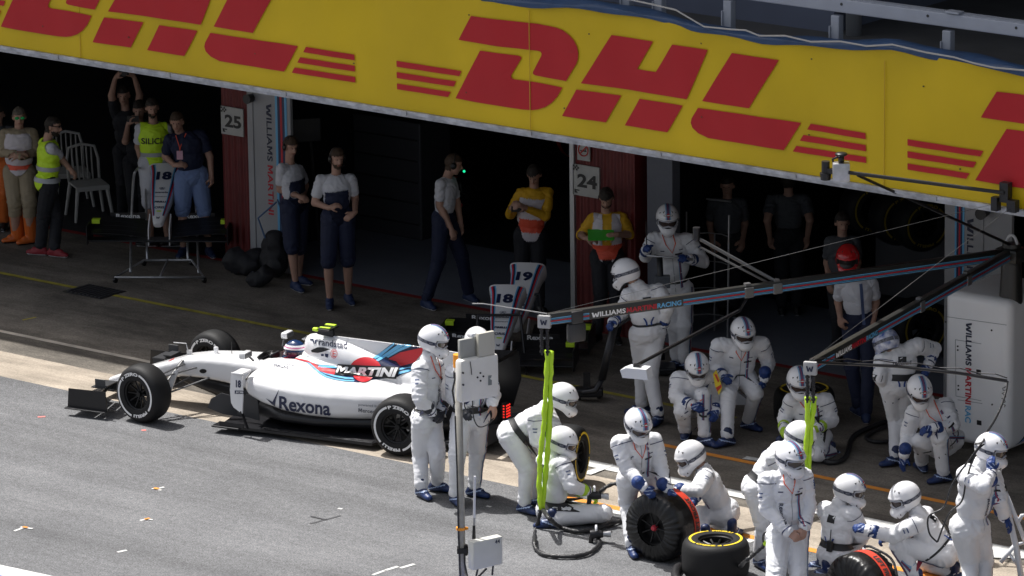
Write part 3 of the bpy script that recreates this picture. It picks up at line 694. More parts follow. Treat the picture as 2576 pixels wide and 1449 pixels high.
# aerial, pitot and camera pods
mb = MB(); p = [TCAR @ Vector(q) for q in ((3.07, 0, .585), (3.09, 0, .66), (3.10, 0, .70), (3.26, 0, .695))]; mb.tube(p, .006, 6); mb.box((3.06, 0, .60), (.06, .02, .06), T=TCAR); mb.build('pitot_tube', mat('pale_grey', (.5, .5, .5), .4), car)
mb = MB(); mb.tube([TCAR @ Vector((2.52, 0, .63)), TCAR @ Vector((2.52, 0, .78))], .004, 5); mb.build('aerial', M_BLK, car)
mb = MB(); mb.box((2.72, 0, .66), (.05, .03, .09), T=TCAR, bev=.01); mb.build('camera_stub', M_CARW, car, auto=40)
mb = MB(); mb.box((1.33, 0, 1.02), (.2, .05, .09), T=TCAR, bev=.012); mb.box((1.30, 0, 1.07), (.15, .22, .02), T=TCAR, bev=.006); mb.build('camera_pod', M_CARB, car)
mb = MB(); mb.box((1.40, .10, 1.07), (.07, .05, .04), T=TCAR, bev=.015); mb.build('camera_fin', M_LIME, car); mb = MB(); mb.box((1.31, .05, 1.085), (.13, .035, .014), T=TCAR, bev=.006); mb.build('camera_fin', M_LIME, car)
mb = MB(); mb.box((1.31, -.08, 1.085), (.13, .05, .02), T=TCAR, bev=.01); mb.build('camera_fin', M_LIME, car)
# floor
mb = MB()
fl = [(2.28, .30), (2.22, .78), (2.05, .86), (1.9, .82), (.35, .80), (.28, .60), (-.1, .55), (-.55, .48)]
poly = fl+[(x, -y) for x, y in fl[::-1]]
mb.prism(poly, .03, TCAR @ Matrix.Translation((0, 0, .055))); mb.build('floor', M_CARB, car)
mb = MB(); mb.add([(.36, .803, .088), (.36, .72, .092), (1.72, .74, .092), (1.72, .812, .088)], [(0, 1, 2, 3)], 0, TCAR); mb.build('floor_edge_strip', mat('floor_sheen', (.22, .22, .23), .25, .7, var=.8, vscale=14), car)
mb = MB(); loft([(1.86, .40, .09, .60), (1.5, .33, .09, .70), (1.1, .31, .09, .68), (.6, .32, .09, .55), (0, .33, .09, .34), (-.4, .33, .09, .25)], ex=2.6, T=TCAR, mb=mb); mb.build('undercut', M_CARB, car, smooth=True)
mb = MB(); loft([(3.15, .37, .29, .09), (2.8, .37, .2, .12), (2.3, .34, .08, .17), (1.9, .3, .08, .3)], ex=4, T=TCAR, mb=mb); mb.build('keel', M_CARB, car, smooth=True)
# numbered side vane, barge boards
for s in (1, -1):
    mb = MB(); T2 = frame(_h, (0, 0, 1), -_l*s, TCAR @ Vector((0, s*.86, 0)))
    mb.prism([(1.90, .68), (2.04, .70), (2.06, .50), (2.05, .36), (2.02, .31), (1.915, .25), (1.90, .45)], .018, T2)
    mb.box((1.95, s*.78, .70), (.13, .20, .022), T=TCAR, bev=.008); vane = mb.build('side_vane', M_CARW, car)
    if s == 1: bvv = bvh_of(vane)
    mb = MB(); mb.tube([TCAR @ Vector(q) for q in ((1.93, s*.855, .28), (1.90, s*.84, .18), (1.86, s*.84, .08))], .02, 6, flat=.3); mb.build('vane_foot', M_CARB, car)
    mb = MB(); pts = [(2.62, .20), (2.58, .30), (2.46, .37), (2.34, .34), (2.24, .24), (2.20, .10), (2.45, .13)]
    T2 = frame((TCAR.to_3x3() @ Vector((1, .35*s, 0))).normalized(), (0, 0, 1), (TCAR.to_3x3() @ Vector((.35, -1*s, 0))).normalized(), TCAR @ Vector((0, s*-.22, 0)))
    mb.prism(pts, .012, T2); mb.build('barge_board', M_CARG, car)
    mb = MB(); mb.prism([(2.12, .16), (2.10, .30), (2.0, .40), (1.86, .42), (1.84, .12)], .012, frame(_h, (0, 0, 1), -_l*s, TCAR @ Vector((0, s*.62, 0)))); mb.build('turning_vane', M_CARG, car)
    mb = MB(); mb.box((2.12, s*.80, .075), (.34, .18, .02), T=TCAR, bev=.006); mb.box((2.05, s*.86, .11), (.3, .01, .05), T=TCAR); mb.build('floor_lip', M_CARB, car)
text_px('18', (108, 600), (154, 604), (108, 668), 'F', bvv, M_CNV, car, .04)
decal_px([zpoly('F', [(98, 696), (176, 698), (176, 728), (98, 726)])], bvv, M_CNV, car, 'name_plate', .004)
text_px('JCB', (106, 702), (172, 704), (106, 722), 'F', bvv, M_WHT, car, .03, 0, .008)
# front wing
for s in (1, -1):
    mb = MB(); mb.prism([(4.09, .30), (3.62, .31), (3.60, .08), (4.11, .08)], .014, frame(_h, (0, 0, 1), -_l*s, TCAR @ Vector((0, s*.90, 0)))); mb.box((3.86, s*.92, .085), (.52, .07, .014), T=TCAR, bev=.004); mb.build('front_endplate', M_CARB, car)
    for k in range(4):
        vs = []; fs = []
        for i in range(9):
            t = i/8; y = .12+.77*t if k == 0 else .25+.64*t
            xx = 4.12-.10*k-.10*t*(1-t)*0-.12*t; z = .10+.045*k*(1 if k else 0)+(.03*math.sin(t*PI)); ch = .14 if k == 0 else .085
            for (dx, dz) in ((ch/2, -.008), (0, .004), (-ch/2, .03)): vs.append((xx+dx, s*y, z+dz))
            for (dx, dz) in ((-ch/2, .024), (0, -.006), (ch/2, -.014)): vs.append((xx+dx, s*y, z+dz))
        for i in range(8):
            for j in range(6): fs.append((i*6+j, i*6+(j+1) % 6, (i+1)*6+(j+1) % 6, (i+1)*6+j))
        fs.append(list(range(6))[::-1]); fs.append([48+j for j in range(6)])
        mb = MB(); mb.add(vs, fs, 0, TCAR); mb.build('front_flap', M_CARB, car)
    mb = MB(); mb.box((3.78, s*.66, .32), (.14, .30, .012), T=TCAR); mb.box((3.70, s*.70, .345), (.10, .22, .012), T=TCAR); mb.box((3.74, s*.52, .28), (.2, .01, .10), T=TCAR); mb.box((3.74, s*.80, .37), (.13, .012, .10), T=TCAR, bev=.005); mb.build('cascade', M_CARG, car)
    mb = MB(); mb.prism([(4.07, .10), (3.80, .10), (3.68, .26), (3.95, .20)], .014, frame(_h, (0, 0, 1), -_l*s, TCAR @ Vector((0, s*.09, 0)))); mb.build('nose_pillar', M_CARW, car)
mb = MB(); mb.box((4.04, 0, .095), (.16, .3, .02), T=TCAR); mb.build('wing_centre', M_CARB, car)
# rear wing, lamp, gearbox
for s in (1, -1):
    mb = MB(); mb.prism([(-.28, .90), (-.80, .93), (-.82, .62), (-.72, .30), (-.40, .28), (-.34, .5)], .014, frame(_h, (0, 0, 1), -_l*s, TCAR @ Vector((0, s*.46, 0)))); ep = mb.build('rear_endplate', M_CARB, car)
    if s == 1: bve = bvh_of(ep)
for (x, z, ch, a) in ((-.48, .80, .26, .12), (-.72, .90, .16, .7)):
    vs = [(x+ch/2*math.cos(a), y, z-ch/2*math.sin(a)) for y in (-.455, .455)]+[(x, y, z-.03) for y in (-.455, .455)]+[(x-ch/2*math.cos(a), y, z+ch/2*math.sin(a)) for y in (-.455, .455)]+[(x, y, z-.005) for y in (-.455, .455)]
    mb = MB(); mb.add(vs, [(0, 1, 3, 2), (2, 3, 5, 4), (4, 5, 7, 6), (6, 7, 1, 0), (0, 2, 4, 6), (1, 7, 5, 3)], 0, TCAR); mb.build('rear_flap', M_CARB, car)
decal_px([zpoly('G', [(270, 498), (330, 500), (330, 572), (272, 568)])], bve, mat('sticker_amber', (.75, .36, .02), .5), car, 'sticker', .004)
text_px('J', (284, 512), (316, 514), (284, 556), 'G', bve, M_WHT, car, .08, 0, .008)
text_px('S', (300, 604), (330, 606), (300, 662), 'G', bve, M_WHT, car, .05, 0, .006)
decal_px([zpoly('G', [(258, 376), (290, 378), (290, 388), (258, 386)]), zpoly('G', [(256, 400), (292, 402), (292, 412), (256, 410)]), zpoly('G', [(262, 428), (296, 430), (296, 434), (262, 432)]), zpoly('G', [(264, 446), (298, 448), (298, 451), (264, 449)])], bve, M_CLB, car, 'wing_stripe', .004)
mb = MB(); mb.box((-.62, 0, .30), (.35, .16, .26), T=TCAR, bev=.04); mb.box((-.55, 0, .62), (.08, .02, .5), T=TCAR); mb.build('gearbox', M_CARB, car)
mb = MB(); mb.prism([(-.3, .06), (-.85, .10), (-.85, .26), (-.6, .2)], .9, frame(_h, (0, 0, 1), -_l, TCAR @ Vector((0, .45, 0)))); mb.build('diffuser', M_CARG, car)
mb = MB(); mb.box((-.86, 0, .385), (.05, .11, .17), T=TCAR); mb.build('rain_light_case', M_BLK, car)
mb = MB()
for i in range(3):
    for j in range(5): mb.box((-.888, (i-1)*.034, .325+j*.031), (.008, .016, .016), T=TCAR)
    for j in range(5): mb.box((-.862+i*.0, .058, .325+j*.031), (.016, .004, .014), T=TCAR) if i == 0 else None
mb.build('rain_light', mat('rain_light', (.9, .05, .03), .4, emit=(1, .03, .02, .9)), car)
# suspension
for s in (1, -1):
    mb = MB()
    for a, b, r in (((3.19, .66, .44), (3.02, .17, .52), .016), ((3.19, .66, .43), (2.86, .19, .50), .016), ((3.19, .66, .22), (2.95, .17, .38), .014), ((3.15, .66, .23), (2.70, .2, .40), .018), ((3.17, .62, .22), (3.05, .17, .56), .018)):
        mb.tube([TCAR @ Vector((a[0], s*a[1], a[2])), TCAR @ Vector((b[0], s*b[1], b[2]))], r, 8, flat=.5)
    mb.build('front_suspension', M_CARG, car)
    mb = MB(); mb.prism([(3.14, .26), (3.02, .50), (2.96, .52), (3.07, .25)], .02, frame(_h, (0, 0, 1), -_l*s, TCAR @ Vector((0, s*.42, 0)))); mb.build('suspension_fairing', M_CARW, car)
    mb = MB()
    for a, b in (((0, .6, .42), (.2, .2, .42)), ((0, .6, .42), (-.25, .15, .40)), ((0, .6, .2), (.3, .2, .2)), ((0, .6, .2), (-.3, .12, .2)), ((0, .6, .3), (0, .1, .3))):
        mb.tube([TCAR @ Vector((a[0], s*a[1], a[2])), TCAR @ Vector((b[0], s*b[1], b[2]))], .018, 5)
    mb.build('rear_suspension', M_CARG, car)
# ---- wheels
def arc_text(txt, r, h, ac, x, T, m, parent, bold=.03, name='lettering', sgn=1, wid=None):
    """text round the sidewall; axis = local X, outer face at +x*sgn"""
    vs, fs, wd, ht = text_polys(txt, 1., bold); sc = h/ht; sx = (wid/wd) if wid else sc
    bm = bmesh.new(); vv = [bm.verts.new((a*sx, b*sc, 0)) for a, b in vs]
    for f in fs:
        try: bm.faces.new([vv[i] for i in f])
        except ValueError: pass
    bmesh.ops.triangulate(bm, faces=bm.faces[:])
    es = [e for e in bm.edges if e.calc_length() > .04]; bmesh.ops.subdivide_edges(bm, edges=es, cuts=1)
    for v in bm.verts:
        t = ac-v.co.x/r*sgn; rr_ = r+v.co.y; v.co = T @ Vector((x, rr_*math.cos(t), rr_*math.sin(t)))
    me = bpy.data.meshes.new(name); bm.to_mesh(me); bm.free(); me.materials.append(m)
    o = bpy.data.objects.new(name, me); COL.objects.link(o); o.parent = parent; o.matrix_parent_inverse = parent.matrix_basis.inverted(); return o
def tyre_prof(R, w):
    h = w/2; a = R-.325
    return [(-h+.03, .168), (-h+.004, .175), (-h, .20), (-h+.002, .262+a*.5), (-h+.018, .293+a), (-h+.05, .314+a), (-h+.10, R), (0, R+.002), (h-.10, R), (h-.05, .314+a), (h-.018, .293+a), (h-.002, .262+a*.5), (h, .20), (h-.004, .175), (h-.03, .168)]
def wheel_parts(T, R, w, parent, col, ang=1.2, blanket=False, rimcol=None):
    """builds tyre, rim and the coloured marks on both sidewalls, axis = T's X, as children of parent"""
    mb = MB(); mb.lathe(tyre_prof(R, w), 56, T); mb.build('tyre', M_TYRE, parent, auto=50)
    mb = MB(); h = w/2
    mb.lathe([(h-.025, .170), (h-.03, .158), (h-.10, .150), (-h+.10, .150), (-h+.03, .158), (-h+.025, .170)], 40, T)
    for k in range(10):
        a = 2*PI*k/10; c, s_ = math.cos(a), math.sin(a)
        mb.tube([T @ Vector((h-.085, .03*c, .03*s_)), T @ Vector((h-.075, .09*c, .09*s_)), T @ Vector((h-.06, .155*c, .155*s_))], [.016, .011, .013], 6)
    mb.lathe([(h-.05, 0), (h-.05, .028), (h-.10, .04), (-h+.05, .05), (-h+.05, 0)], 20, T)
    rim = mb.build('rim', rimcol or M_RIM, parent, auto=40)
    for sgn in (1, -1):
        x = sgn*(h+.0025); a_ = R-.325
        for (a0, a1) in ((ang+.62, ang+2.55), (ang-2.55, ang-.62)):
            mb = MB(); n = 24; vs = []; fs = []
            for i in range(n+1):
                t = a0+(a1-a0)*i/n
                for r in (.232, .256): vs.append((x, (r+a_)*math.cos(t), (r+a_)*math.sin(t)))
            for i in range(n): fs.append((2*i, 2*i+1, 2*i+3, 2*i+2))
            mb.add(vs, fs, 0, T); mb.build('sidewall_stripe', col, parent)
        arc_text('P ZERO', .238+a_, .038, ang, x, T, col, parent, .05, sgn=sgn, wid=.27)
        arc_text('PIRELLI', .236+a_, .034, ang+PI, x, T, col, parent, .05, sgn=sgn, wid=.22)
def car_wheel(x, y, R, w, ang, steer=0, sgn=1):
    ax = Matrix.Rotation(steer, 3, 'Z') @ (TCAR.to_3x3() @ Vector((0, 1, 0)))
    up = Vector((0, 0, 1)); T = frame(ax, up.cross(ax).normalized(), up, TCAR @ Vector((x, y, R)))
    e = bpy.data.objects.new('wheel', None); COL.objects.link(e); e.location = T.translation; e.parent = car; e.matrix_parent_inverse = car.matrix_basis.inverted()
    class _P: pass
    # children measured in world space
    pm = e.matrix_parent_inverse.copy()
    before = set(bpy.data.objects)
    wheel_parts(T, R, w, e, M_WHT, ang)
    for o in set(bpy.data.objects)-before: o.matrix_parent_inverse = Matrix.Translation(-Vector(T.translation))
    return e
SW = -math.radians(13)
car_wheel(3.19, .93-.145, .325, .29, PI/2+.35, SW)
car_wheel(3.19, -.93+.145, .325, .29, PI/2+.1, SW)
car_wheel(0, .93-.18, .325, .36, PI/2-.22)
car_wheel(0, -.93+.18, .325, .36, PI/2)

# ============================================================ PEOPLE
M_SKIN = mat('skin', (.46, .27, .20), .55, var=.12, vscale=9)
M_SUIT = mat('race_suit_white', (.78, .785, .81), .75, bump=.3, bscale=38, var=.10, vscale=5)
M_HELM = mat('helmet_white', (.80, .80, .82), .22, coat=.5)
M_LENS = mat('goggle_lens', (.05, .035, .03), .08, spec=.8)
M_GFR = mat('goggle_frame', (.45, .46, .50), .3)
M_STRAP = mat('strap_dark', (.03, .035, .05), .6, var=.8, vscale=60, col2=(.22, .23, .27))
M_GLOVE = mat('glove_blue', (.012, .05, .22), .55, var=.5, vscale=30)
M_GLOVEL = mat('glove_lime', (.40, .62, .03), .55)
M_GLOVEK = mat('glove_black', (.02, .022, .03), .55)
M_BOOT = mat('boot_blue', (.012, .035, .14), .45, vscale=9, col2=(.006, .008, .018))
M_BOOTS = mat('boot_sole', (.02, .02, .025), .6)
M_BELT = mat('belt_black', (.02, .02, .022), .6)
M_NVS = mat('stripe_slate', (.06, .09, .20), .6); M_RDS = mat('stripe_dull_red', (.32, .03, .06), .6); M_LBS = mat('stripe_dull_blue', (.22, .42, .62), .6)
M_ORG = mat('cord_orange', (.75, .10, .03), .5)
M_HAIR = mat('hair_dark', (.02, .014, .010), .7, bump=.6, bscale=80)
M_HAIRB = mat('hair_brown', (.06, .035, .02), .7, bump=.6, bscale=80)
def sm(a, b, x):
    t = max(0., min(1., (x-a)/(b-a))); return t*t*(3-2*t)
# ---- helmet
def hr(d):
    d = d.normalized(); az = math.degrees(math.atan2(d.x, d.y)); el = math.degrees(math.asin(max(-1, min(1, d.z))))
    r = 1/math.sqrt((d.x/.132)**2+(d.y/(.162 if d.y > 0 else .165))**2+(d.z/.158)**2)
    c = sm(62, 4, abs(az))*sm(-8, -34, el)
    r += .066*c
    r += .007*sm(66, 50, abs(az))*sm(12, 15, el)*sm(24, 18, el)
    return r
def hp(d, off=0., clamp=True):
    d = d.normalized(); p = d*(hr(d)+off)
    if clamp:
        zc = -.10-.085*sm(-.02, .18, p.y)
        if p.z < zc: p.z = zc
    return p
def hd(az, el):
    a, e = math.radians(az), math.radians(el); return Vector((math.sin(a)*math.cos(e), math.cos(a)*math.cos(e), math.sin(e)))
def mk_mesh(name, vs, fs, mats, mi=None, smooth=True):
    me = bpy.data.meshes.new(name); me.from_pydata([tuple(v) for v in vs], [], fs)
    for m in mats: me.materials.append(m)
    if mi: me.polygons.foreach_set('material_index', mi)
    if smooth: me.polygons.foreach_set('use_smooth', [True]*len(fs))
    return me
def helmet_meshes(shell, stripes=True, tagk='w'):
    NA, NE = 72, 44; vs = []; fs = []; mi = []
    for j in range(NE+1):
        el = -90+180*j/NE
        for i in range(NA):
            az = -180+360*i/NA; d = hd(az, el); port = abs(az) < 59 and -21 < el < 13
            p = hp(d, -.030 if port else 0); vs.append(p)
    for j in range(NE):
        for i in range(NA):
            i2 = (i+1) % NA; fs.append((j*NA+i, j*NA+i2, (j+1)*NA+i2, (j+1)*NA+i))
            az = -180+360*(i+.5)/NA; el = -90+180*(j+.5)/NE
            bottom = el < -40 and all(abs(vs[q].z-(-.10-.085*sm(-.02, .18, vs[q].y))) < .004 for q in fs[-1])
            mi.append(1 if ((abs(az) < 60 and -22 < el < 14) or bottom) else 0)
    out = [('helmet', mk_mesh('helmet_'+tagk, vs, fs, [shell, M_BLK], mi))]
    def patch(a0, a1, e0, e1, off, na=14, ne=6):
        v = []; f = []
        for j in range(ne+1):
            for i in range(na+1): v.append(hp(hd(a0+(a1-a0)*i/na, e0+(e1-e0)*j/ne), off, False))
        for j in range(ne):
            for i in range(na): f.append((j*(na+1)+i, j*(na+1)+i+1, (j+1)*(na+1)+i+1, (j+1)*(na+1)+i))
        return v, f
    v, f = patch(-48, 48, -14, 9, -.012); out.append(('goggle_lens', mk_mesh('lens', v, f, [M_LENS])))
    b = MB(); ring = [hp(hd(az, el), -.008, False) for az, el in [(-52, 9), (-30, 11), (0, 10), (30, 11), (52, 9), (55, -3), (48, -14), (24, -17), (8, -12), (0, -10), (-8, -12), (-24, -17), (-48, -14), (-55, -3)]]
    b.tube(ring, .0085, 6, closed=True); out.append(('goggle_frame', mk_mesh('gframe', b.v, b.f, [M_GFR])))
    v = []; f = []
    for s in (1, -1):
        a, q = patch(s*56, s*178, -8, 6, .0035, 16, 2); o = len(v); v += a; f += [tuple(i+o for i in x) for x in q]
    out.append(('goggle_strap', mk_mesh('strap', v, f, [M_STRAP])))
    b = MB()
    for s in (1, -1):
        o = len(b.v); n = 18
        for k in range(n):
            t = 2*PI*k/n
            for m_ in (1., .66): b.v.append(hp(hd(s*(82+17*math.cos(t)*m_), -1+8*math.sin(t)*m_), .0065, False))
        for k in range(n): b.f.append([o+2*k, o+2*k+1, o+(2*k+3) % (2*n), o+(2*k+2) % (2*n)]); b.m.append(0)
    out.append(('strap_logo', mk_mesh('slogo', b.v, b.f, [M_INK])))
    if stripes:
        v = []; f = []; m_ = []
        for k, (x0, x1, mi_) in enumerate([(-.030, -.020, 0), (-.018, -.0035, 1), (-.0035, .0035, 2), (.0035, .018, 1), (.020, .030, 0)]):
            o = len(v); n = 18
            for i in range(n+1):
                e = math.radians(20+92*i/n)
                for x in (x0, x1): v.append(hp(Vector((x/.158, math.cos(e), math.sin(e))), .0022, False))
            for i in range(n): f.append((o+2*i, o+2*i+1, o+2*i+3, o+2*i+2)); m_.append(mi_)
        out.append(('crown_stripes', mk_mesh('hstripe', v, f, [M_LBS, M_NVS, M_RDS], m_)))
        v = []; f = []; m_ = []
        for (x0, x1, e0, e1, off, mi_) in ((-.052, .052, 35, 41, .004, 0), (-.046, -.02, 36.5, 39.5, .0055, 1), (-.016, .012, 36.5, 39.5, .0055, 1), (.018, .046, 36.5, 39.5, .0055, 1), (-.016, .016, 41, 45, .004, 2), (-.016, .016, 31, 35, .004, 2)):
            o = len(v)
            for i in range(5):
                x = x0+(x1-x0)*i/4
                for e_ in (e0, e1):
                    e = math.radians(e_); v.append(hp(Vector((x/.158, math.cos(e), math.sin(e))), off, False))
            for i in range(4): f.append((o+2*i, o+2*i+1, o+2*i+3, o+2*i+2)); m_.append(mi_)
        out.append(('brow_badge', mk_mesh('hbadge', v, f, [M_BLK, M_WHT, M_RD], m_, False)))
    v = []; f = []
    for s in (1, -1):
        for tri in ([(26, 44), (34, 50), (25, 58)], [(52, 38), (60, 44), (48, 47)], [(12, -44), (20, -38), (17, -50)], [(30, -40), (36, -34), (34, -43)]):
            o = len(v); v += [hp(hd(s*a, e), .002, True) for a, e in tri]; f.append((o, o+1, o+2))
    out.append(('vent', mk_mesh('hvent', v, f, [M_BLK], None, False)))
    return out
HELM = {'w': helmet_meshes(M_HELM, True, 'w'), 'p': helmet_meshes(M_HELM, False, 'p'), 'r': helmet_meshes(mat('helmet_red', (.50, .012, .015), .22, coat=.5), False, 'r')}
HELM['r'] = [q for q in HELM['r'] if q[0] not in ('goggle_lens', 'goggle_frame', 'goggle_strap', 'strap_logo')]
HELM['b'] = helmet_meshes(mat('helmet_blue_white', (.72, .74, .8), .25, var=.9, vscale=14, col2=(.02, .07, .30), coat=.4), False, 'b')
def place(parts, M, parent, rename=None):
    main = None
    for n, me in parts:
        o = bpy.data.objects.new(rename or n if main is None else n, me); COL.objects.link(o)
        if main is None:
            o.parent = parent; o.matrix_parent_inverse = parent.matrix_basis.inverted(); o.matrix_basis = M; main = o
        else: o.parent = main
    return main
# ---- hands
def hand_caps(curl, side, spread=0.):
    """wrist at origin, fingers along +Y, back of hand +Z, thumb on side*X"""
    L = []
    L.append(((0, -.03, 0), (0, .02, 0), .029, .033)); L.append(((-.020, .03, 0), (-.024, .075, 0), .021, .019)); L.append(((.020, .03, 0), (.022, .078, 0), .022, .019)); L.append(((0, .03, .002), (0, .08, .002), .023, .020))
    for k, (x, ln) in enumerate(((.030, .070), (.010, .080), (-.010, .075), (-.029, .060))):
        x *= side; a = 0; p = Vector((x, .086-.006*abs(k-1.2), 0)); sp = (x/.03)*spread*side
        for seg, fr in enumerate((.45, .32, .26)):
            a += math.radians(curl*(28+6*k*.5+8*seg)); d = Vector((x*1.2+sp*.02, math.cos(a), -math.sin(a))).normalized(); q = p+d*ln*fr
            L.append((p, q, .0118-.001*seg, .0108-.001*seg)); p = q
    p = Vector((side*.026, .018, -.004)); d1 = Vector((side*.75, .62, -.35)).normalized(); q = p+d1*.045; L.append((p, q, .017, .013))
    d2 = Vector((side*.35, .85, -.30-.5*curl)).normalized(); L.append((q, q+d2*.034, .0125, .0105))
    return L
def cap_mb(mb, p0, p1, r0, r1, n=12, T=None, flat=None, fdir=None):
    p0 = Vector(p0); p1 = Vector(p1); d = p1-p0; ln = d.length
    if ln < 1e-5: d = Vector((0, 0, 1)); ln = 1e-5
    d = d/ln; a = d.orthogonal().normalized(); b = d.cross(a); vs = []; rings = []
    h = 4
    for i in range(h+1):
        t = PI/2*i/h; rings.append((p0-d*r0*math.cos(t), r0*math.sin(t)))
    for i in range(h+1):
        t = PI/2*i/h; rings.append((p1+d*r1*math.sin(t), r1*math.cos(t)))
    for c, r in rings:
        r = max(r, 1e-4)
        for k in range(n):
            t = 2*PI*k/n; q = a*math.cos(t)*r+b*math.sin(t)*r
            if flat: q = q-fdir*q.dot(fdir)*(1-flat)
            vs.append(c+q)
    fs = []
    for i in range(len(rings)-1):
        for k in range(n): fs.append((i*n+k, i*n+(k+1) % n, (i+1)*n+(k+1) % n, (i+1)*n+k))
    fs.append(list(range(n))[::-1]); fs.append([(len(rings)-1)*n+k for k in range(n)])
    mb.add(vs, fs, 0, T)
_hand = {}
def hand_mesh(curl, side, m, glove=True):
    key = (curl, side, m.name)
    if key not in _hand:
        mb = MB(); g = 1.22 if glove else 1.08
        for p, q, r0, r1 in hand_caps(curl, side): cap_mb(mb, p, q, r0*g, r1*g, 10)
        if glove: cap_mb(mb, (0, -.085, 0), (0, -.015, 0), .070, .050, 12)
        V, F = remesh(mb, .0055, 3, .5)
        me = bpy.data.meshes.new('glove'); me.from_pydata(V.tolist(), [], F); me.materials.append(m); me.polygons.foreach_set('use_smooth', [True]*len(F)); _hand[key] = me
        if glove and m is M_GLOVE:
            me.materials.append(mat('glove_print', (.35, .42, .60), .5))
            mi = [1 if (V[f[0]][2] > .016 and .02 < V[f[0]][1] < .085 and int((V[f[0]][0]+V[f[0]][1])*85) % 4 == 0) else 0 for f in F]
            me.polygons.foreach_set('material_index', mi)
    return _hand[key]
# ---- footwear
_shoe = {}
def shoe_mesh(kind):
    if kind not in _shoe:
        mb = MB()
        cap_mb(mb, (0, -.055, -.060), (0, .04, -.062), .040, .043); cap_mb(mb, (0, .04, -.058), (.0, .135, -.068), .048, .038, flat=.9, fdir=Vector((0, 0, 1)))
        cap_mb(mb, (0, -.03, -.035), (0, .07, -.035), .050, .038)
        top = {'boot': .07, 'wellie': .29, 'shoe': -.01}[kind.split('_')[0]]
        cap_mb(mb, (0, -.02, -.03 if top > .2 else -.05), (0, -.005, top), .074 if top > .2 else .044, .084 if top > .2 else .047)
        V, F = remesh(mb, .009, 3, .5)
        V[:, 2] = np.maximum(V[:, 2], -.098)
        mats = {'boot_b': [M_BOOT, M_BOOTS, mat('boot_line', (.40, .50, .72), .5)], 'boot_k': [M_BOOTS, M_BOOTS, MATS.get('boot_line') or M_WHT], 'shoe_n': [mat('trainer_navy', (.015, .03, .09), .6), mat('trainer_sole', (.6, .6, .62), .6), M_WHT],
                'shoe_r': [mat('shoe_red', (.25, .02, .03), .6), MATS.get('trainer_sole') or mat('trainer_sole', (.6, .6, .62), .6), M_WHT], 'shoe_k': [M_BLK, MATS.get('trainer_sole') or mat('trainer_sole', (.6, .6, .62), .6), M_WHT], 'wellie_o': [mat('wellie_orange', (.62, .13, .02), .4), M_BLK, M_BLK]}[kind]
        mi = []
        for f in F:
            c = sum(V[i] for i in f)/len(f)
            if c[2] < -.080: mi.append(1)
            elif kind == 'boot_b' and c[2] < .03 and abs(c[2]+.035-.35*(c[1]-.02)) < .006 and c[1] < .09: mi.append(2)
            else: mi.append(0)
        me = bpy.data.meshes.new('footwear'); me.from_pydata(V.tolist(), [], F)
        for m in mats: me.materials.append(m)
        me.polygons.foreach_set('material_index', mi); me.polygons.foreach_set('use_smooth', [True]*len(F)); _shoe[kind] = me
    return _shoe[kind]
# ---- body
DEBUG = []
def nearest_tags(P, prims):
    """index of the primitive whose surface each point is nearest"""
    D = np.full((len(prims), len(P)), 9.)
    for k, (kind, a) in enumerate(prims):
        if kind == 'cap':
            p0, p1, r0, r1 = np.array(a[0]), np.array(a[1]), a[2], a[3]; d = p1-p0; L2 = max(d.dot(d), 1e-9)
            t = np.clip(((P-p0) @ d)/L2, 0, 1); D[k] = np.linalg.norm(P-(p0+t[:, None]*d), axis=1)-(r0+(r1-r0)*t)
        else:
            c, R, rad = np.array(a[0]), a[1], np.array(a[2]); q = (P-c) @ R; D[k] = (np.linalg.norm(q/rad, axis=1)-1)*rad.min()
    return D.argmin(axis=0)
def surf_hit(bvh, o, d, off=.004, far=.5):
    h = bvh.ray_cast(o+d*far, -d)
    return None if h[0] is None else h[0]+d*off
def ribbon(bvh, samples, m, parent, name, off=.004, closed=False):
    """samples: list of (origin, outward dir, across vector)"""
    vs = []; fs = []; prev = None; first = None
    for o, d, w_ in samples:
        a = surf_hit(bvh, o-w_, d, off); b = surf_hit(bvh, o+w_, d, off); c = surf_hit(bvh, o, d, off)
        if a is None or b is None or c is None: prev = None; continue
        k = len(vs); vs += [a, c, b]
        if prev is not None and (vs[prev+1]-c).length < .12: fs += [(prev, prev+1, k+1, k), (prev+1, prev+2, k+2, k+1)]
        if first is None: first = k
        prev = k
    if closed and prev is not None and first is not None and prev != first and (vs[prev]-vs[first]).length < .12: fs += [(prev, prev+1, first+1, first), (prev+1, prev+2, first+2, first+1)]
    if not fs: return None
    o = from_arrays(name, [tuple(v) for v in vs], fs, m, parent); return o
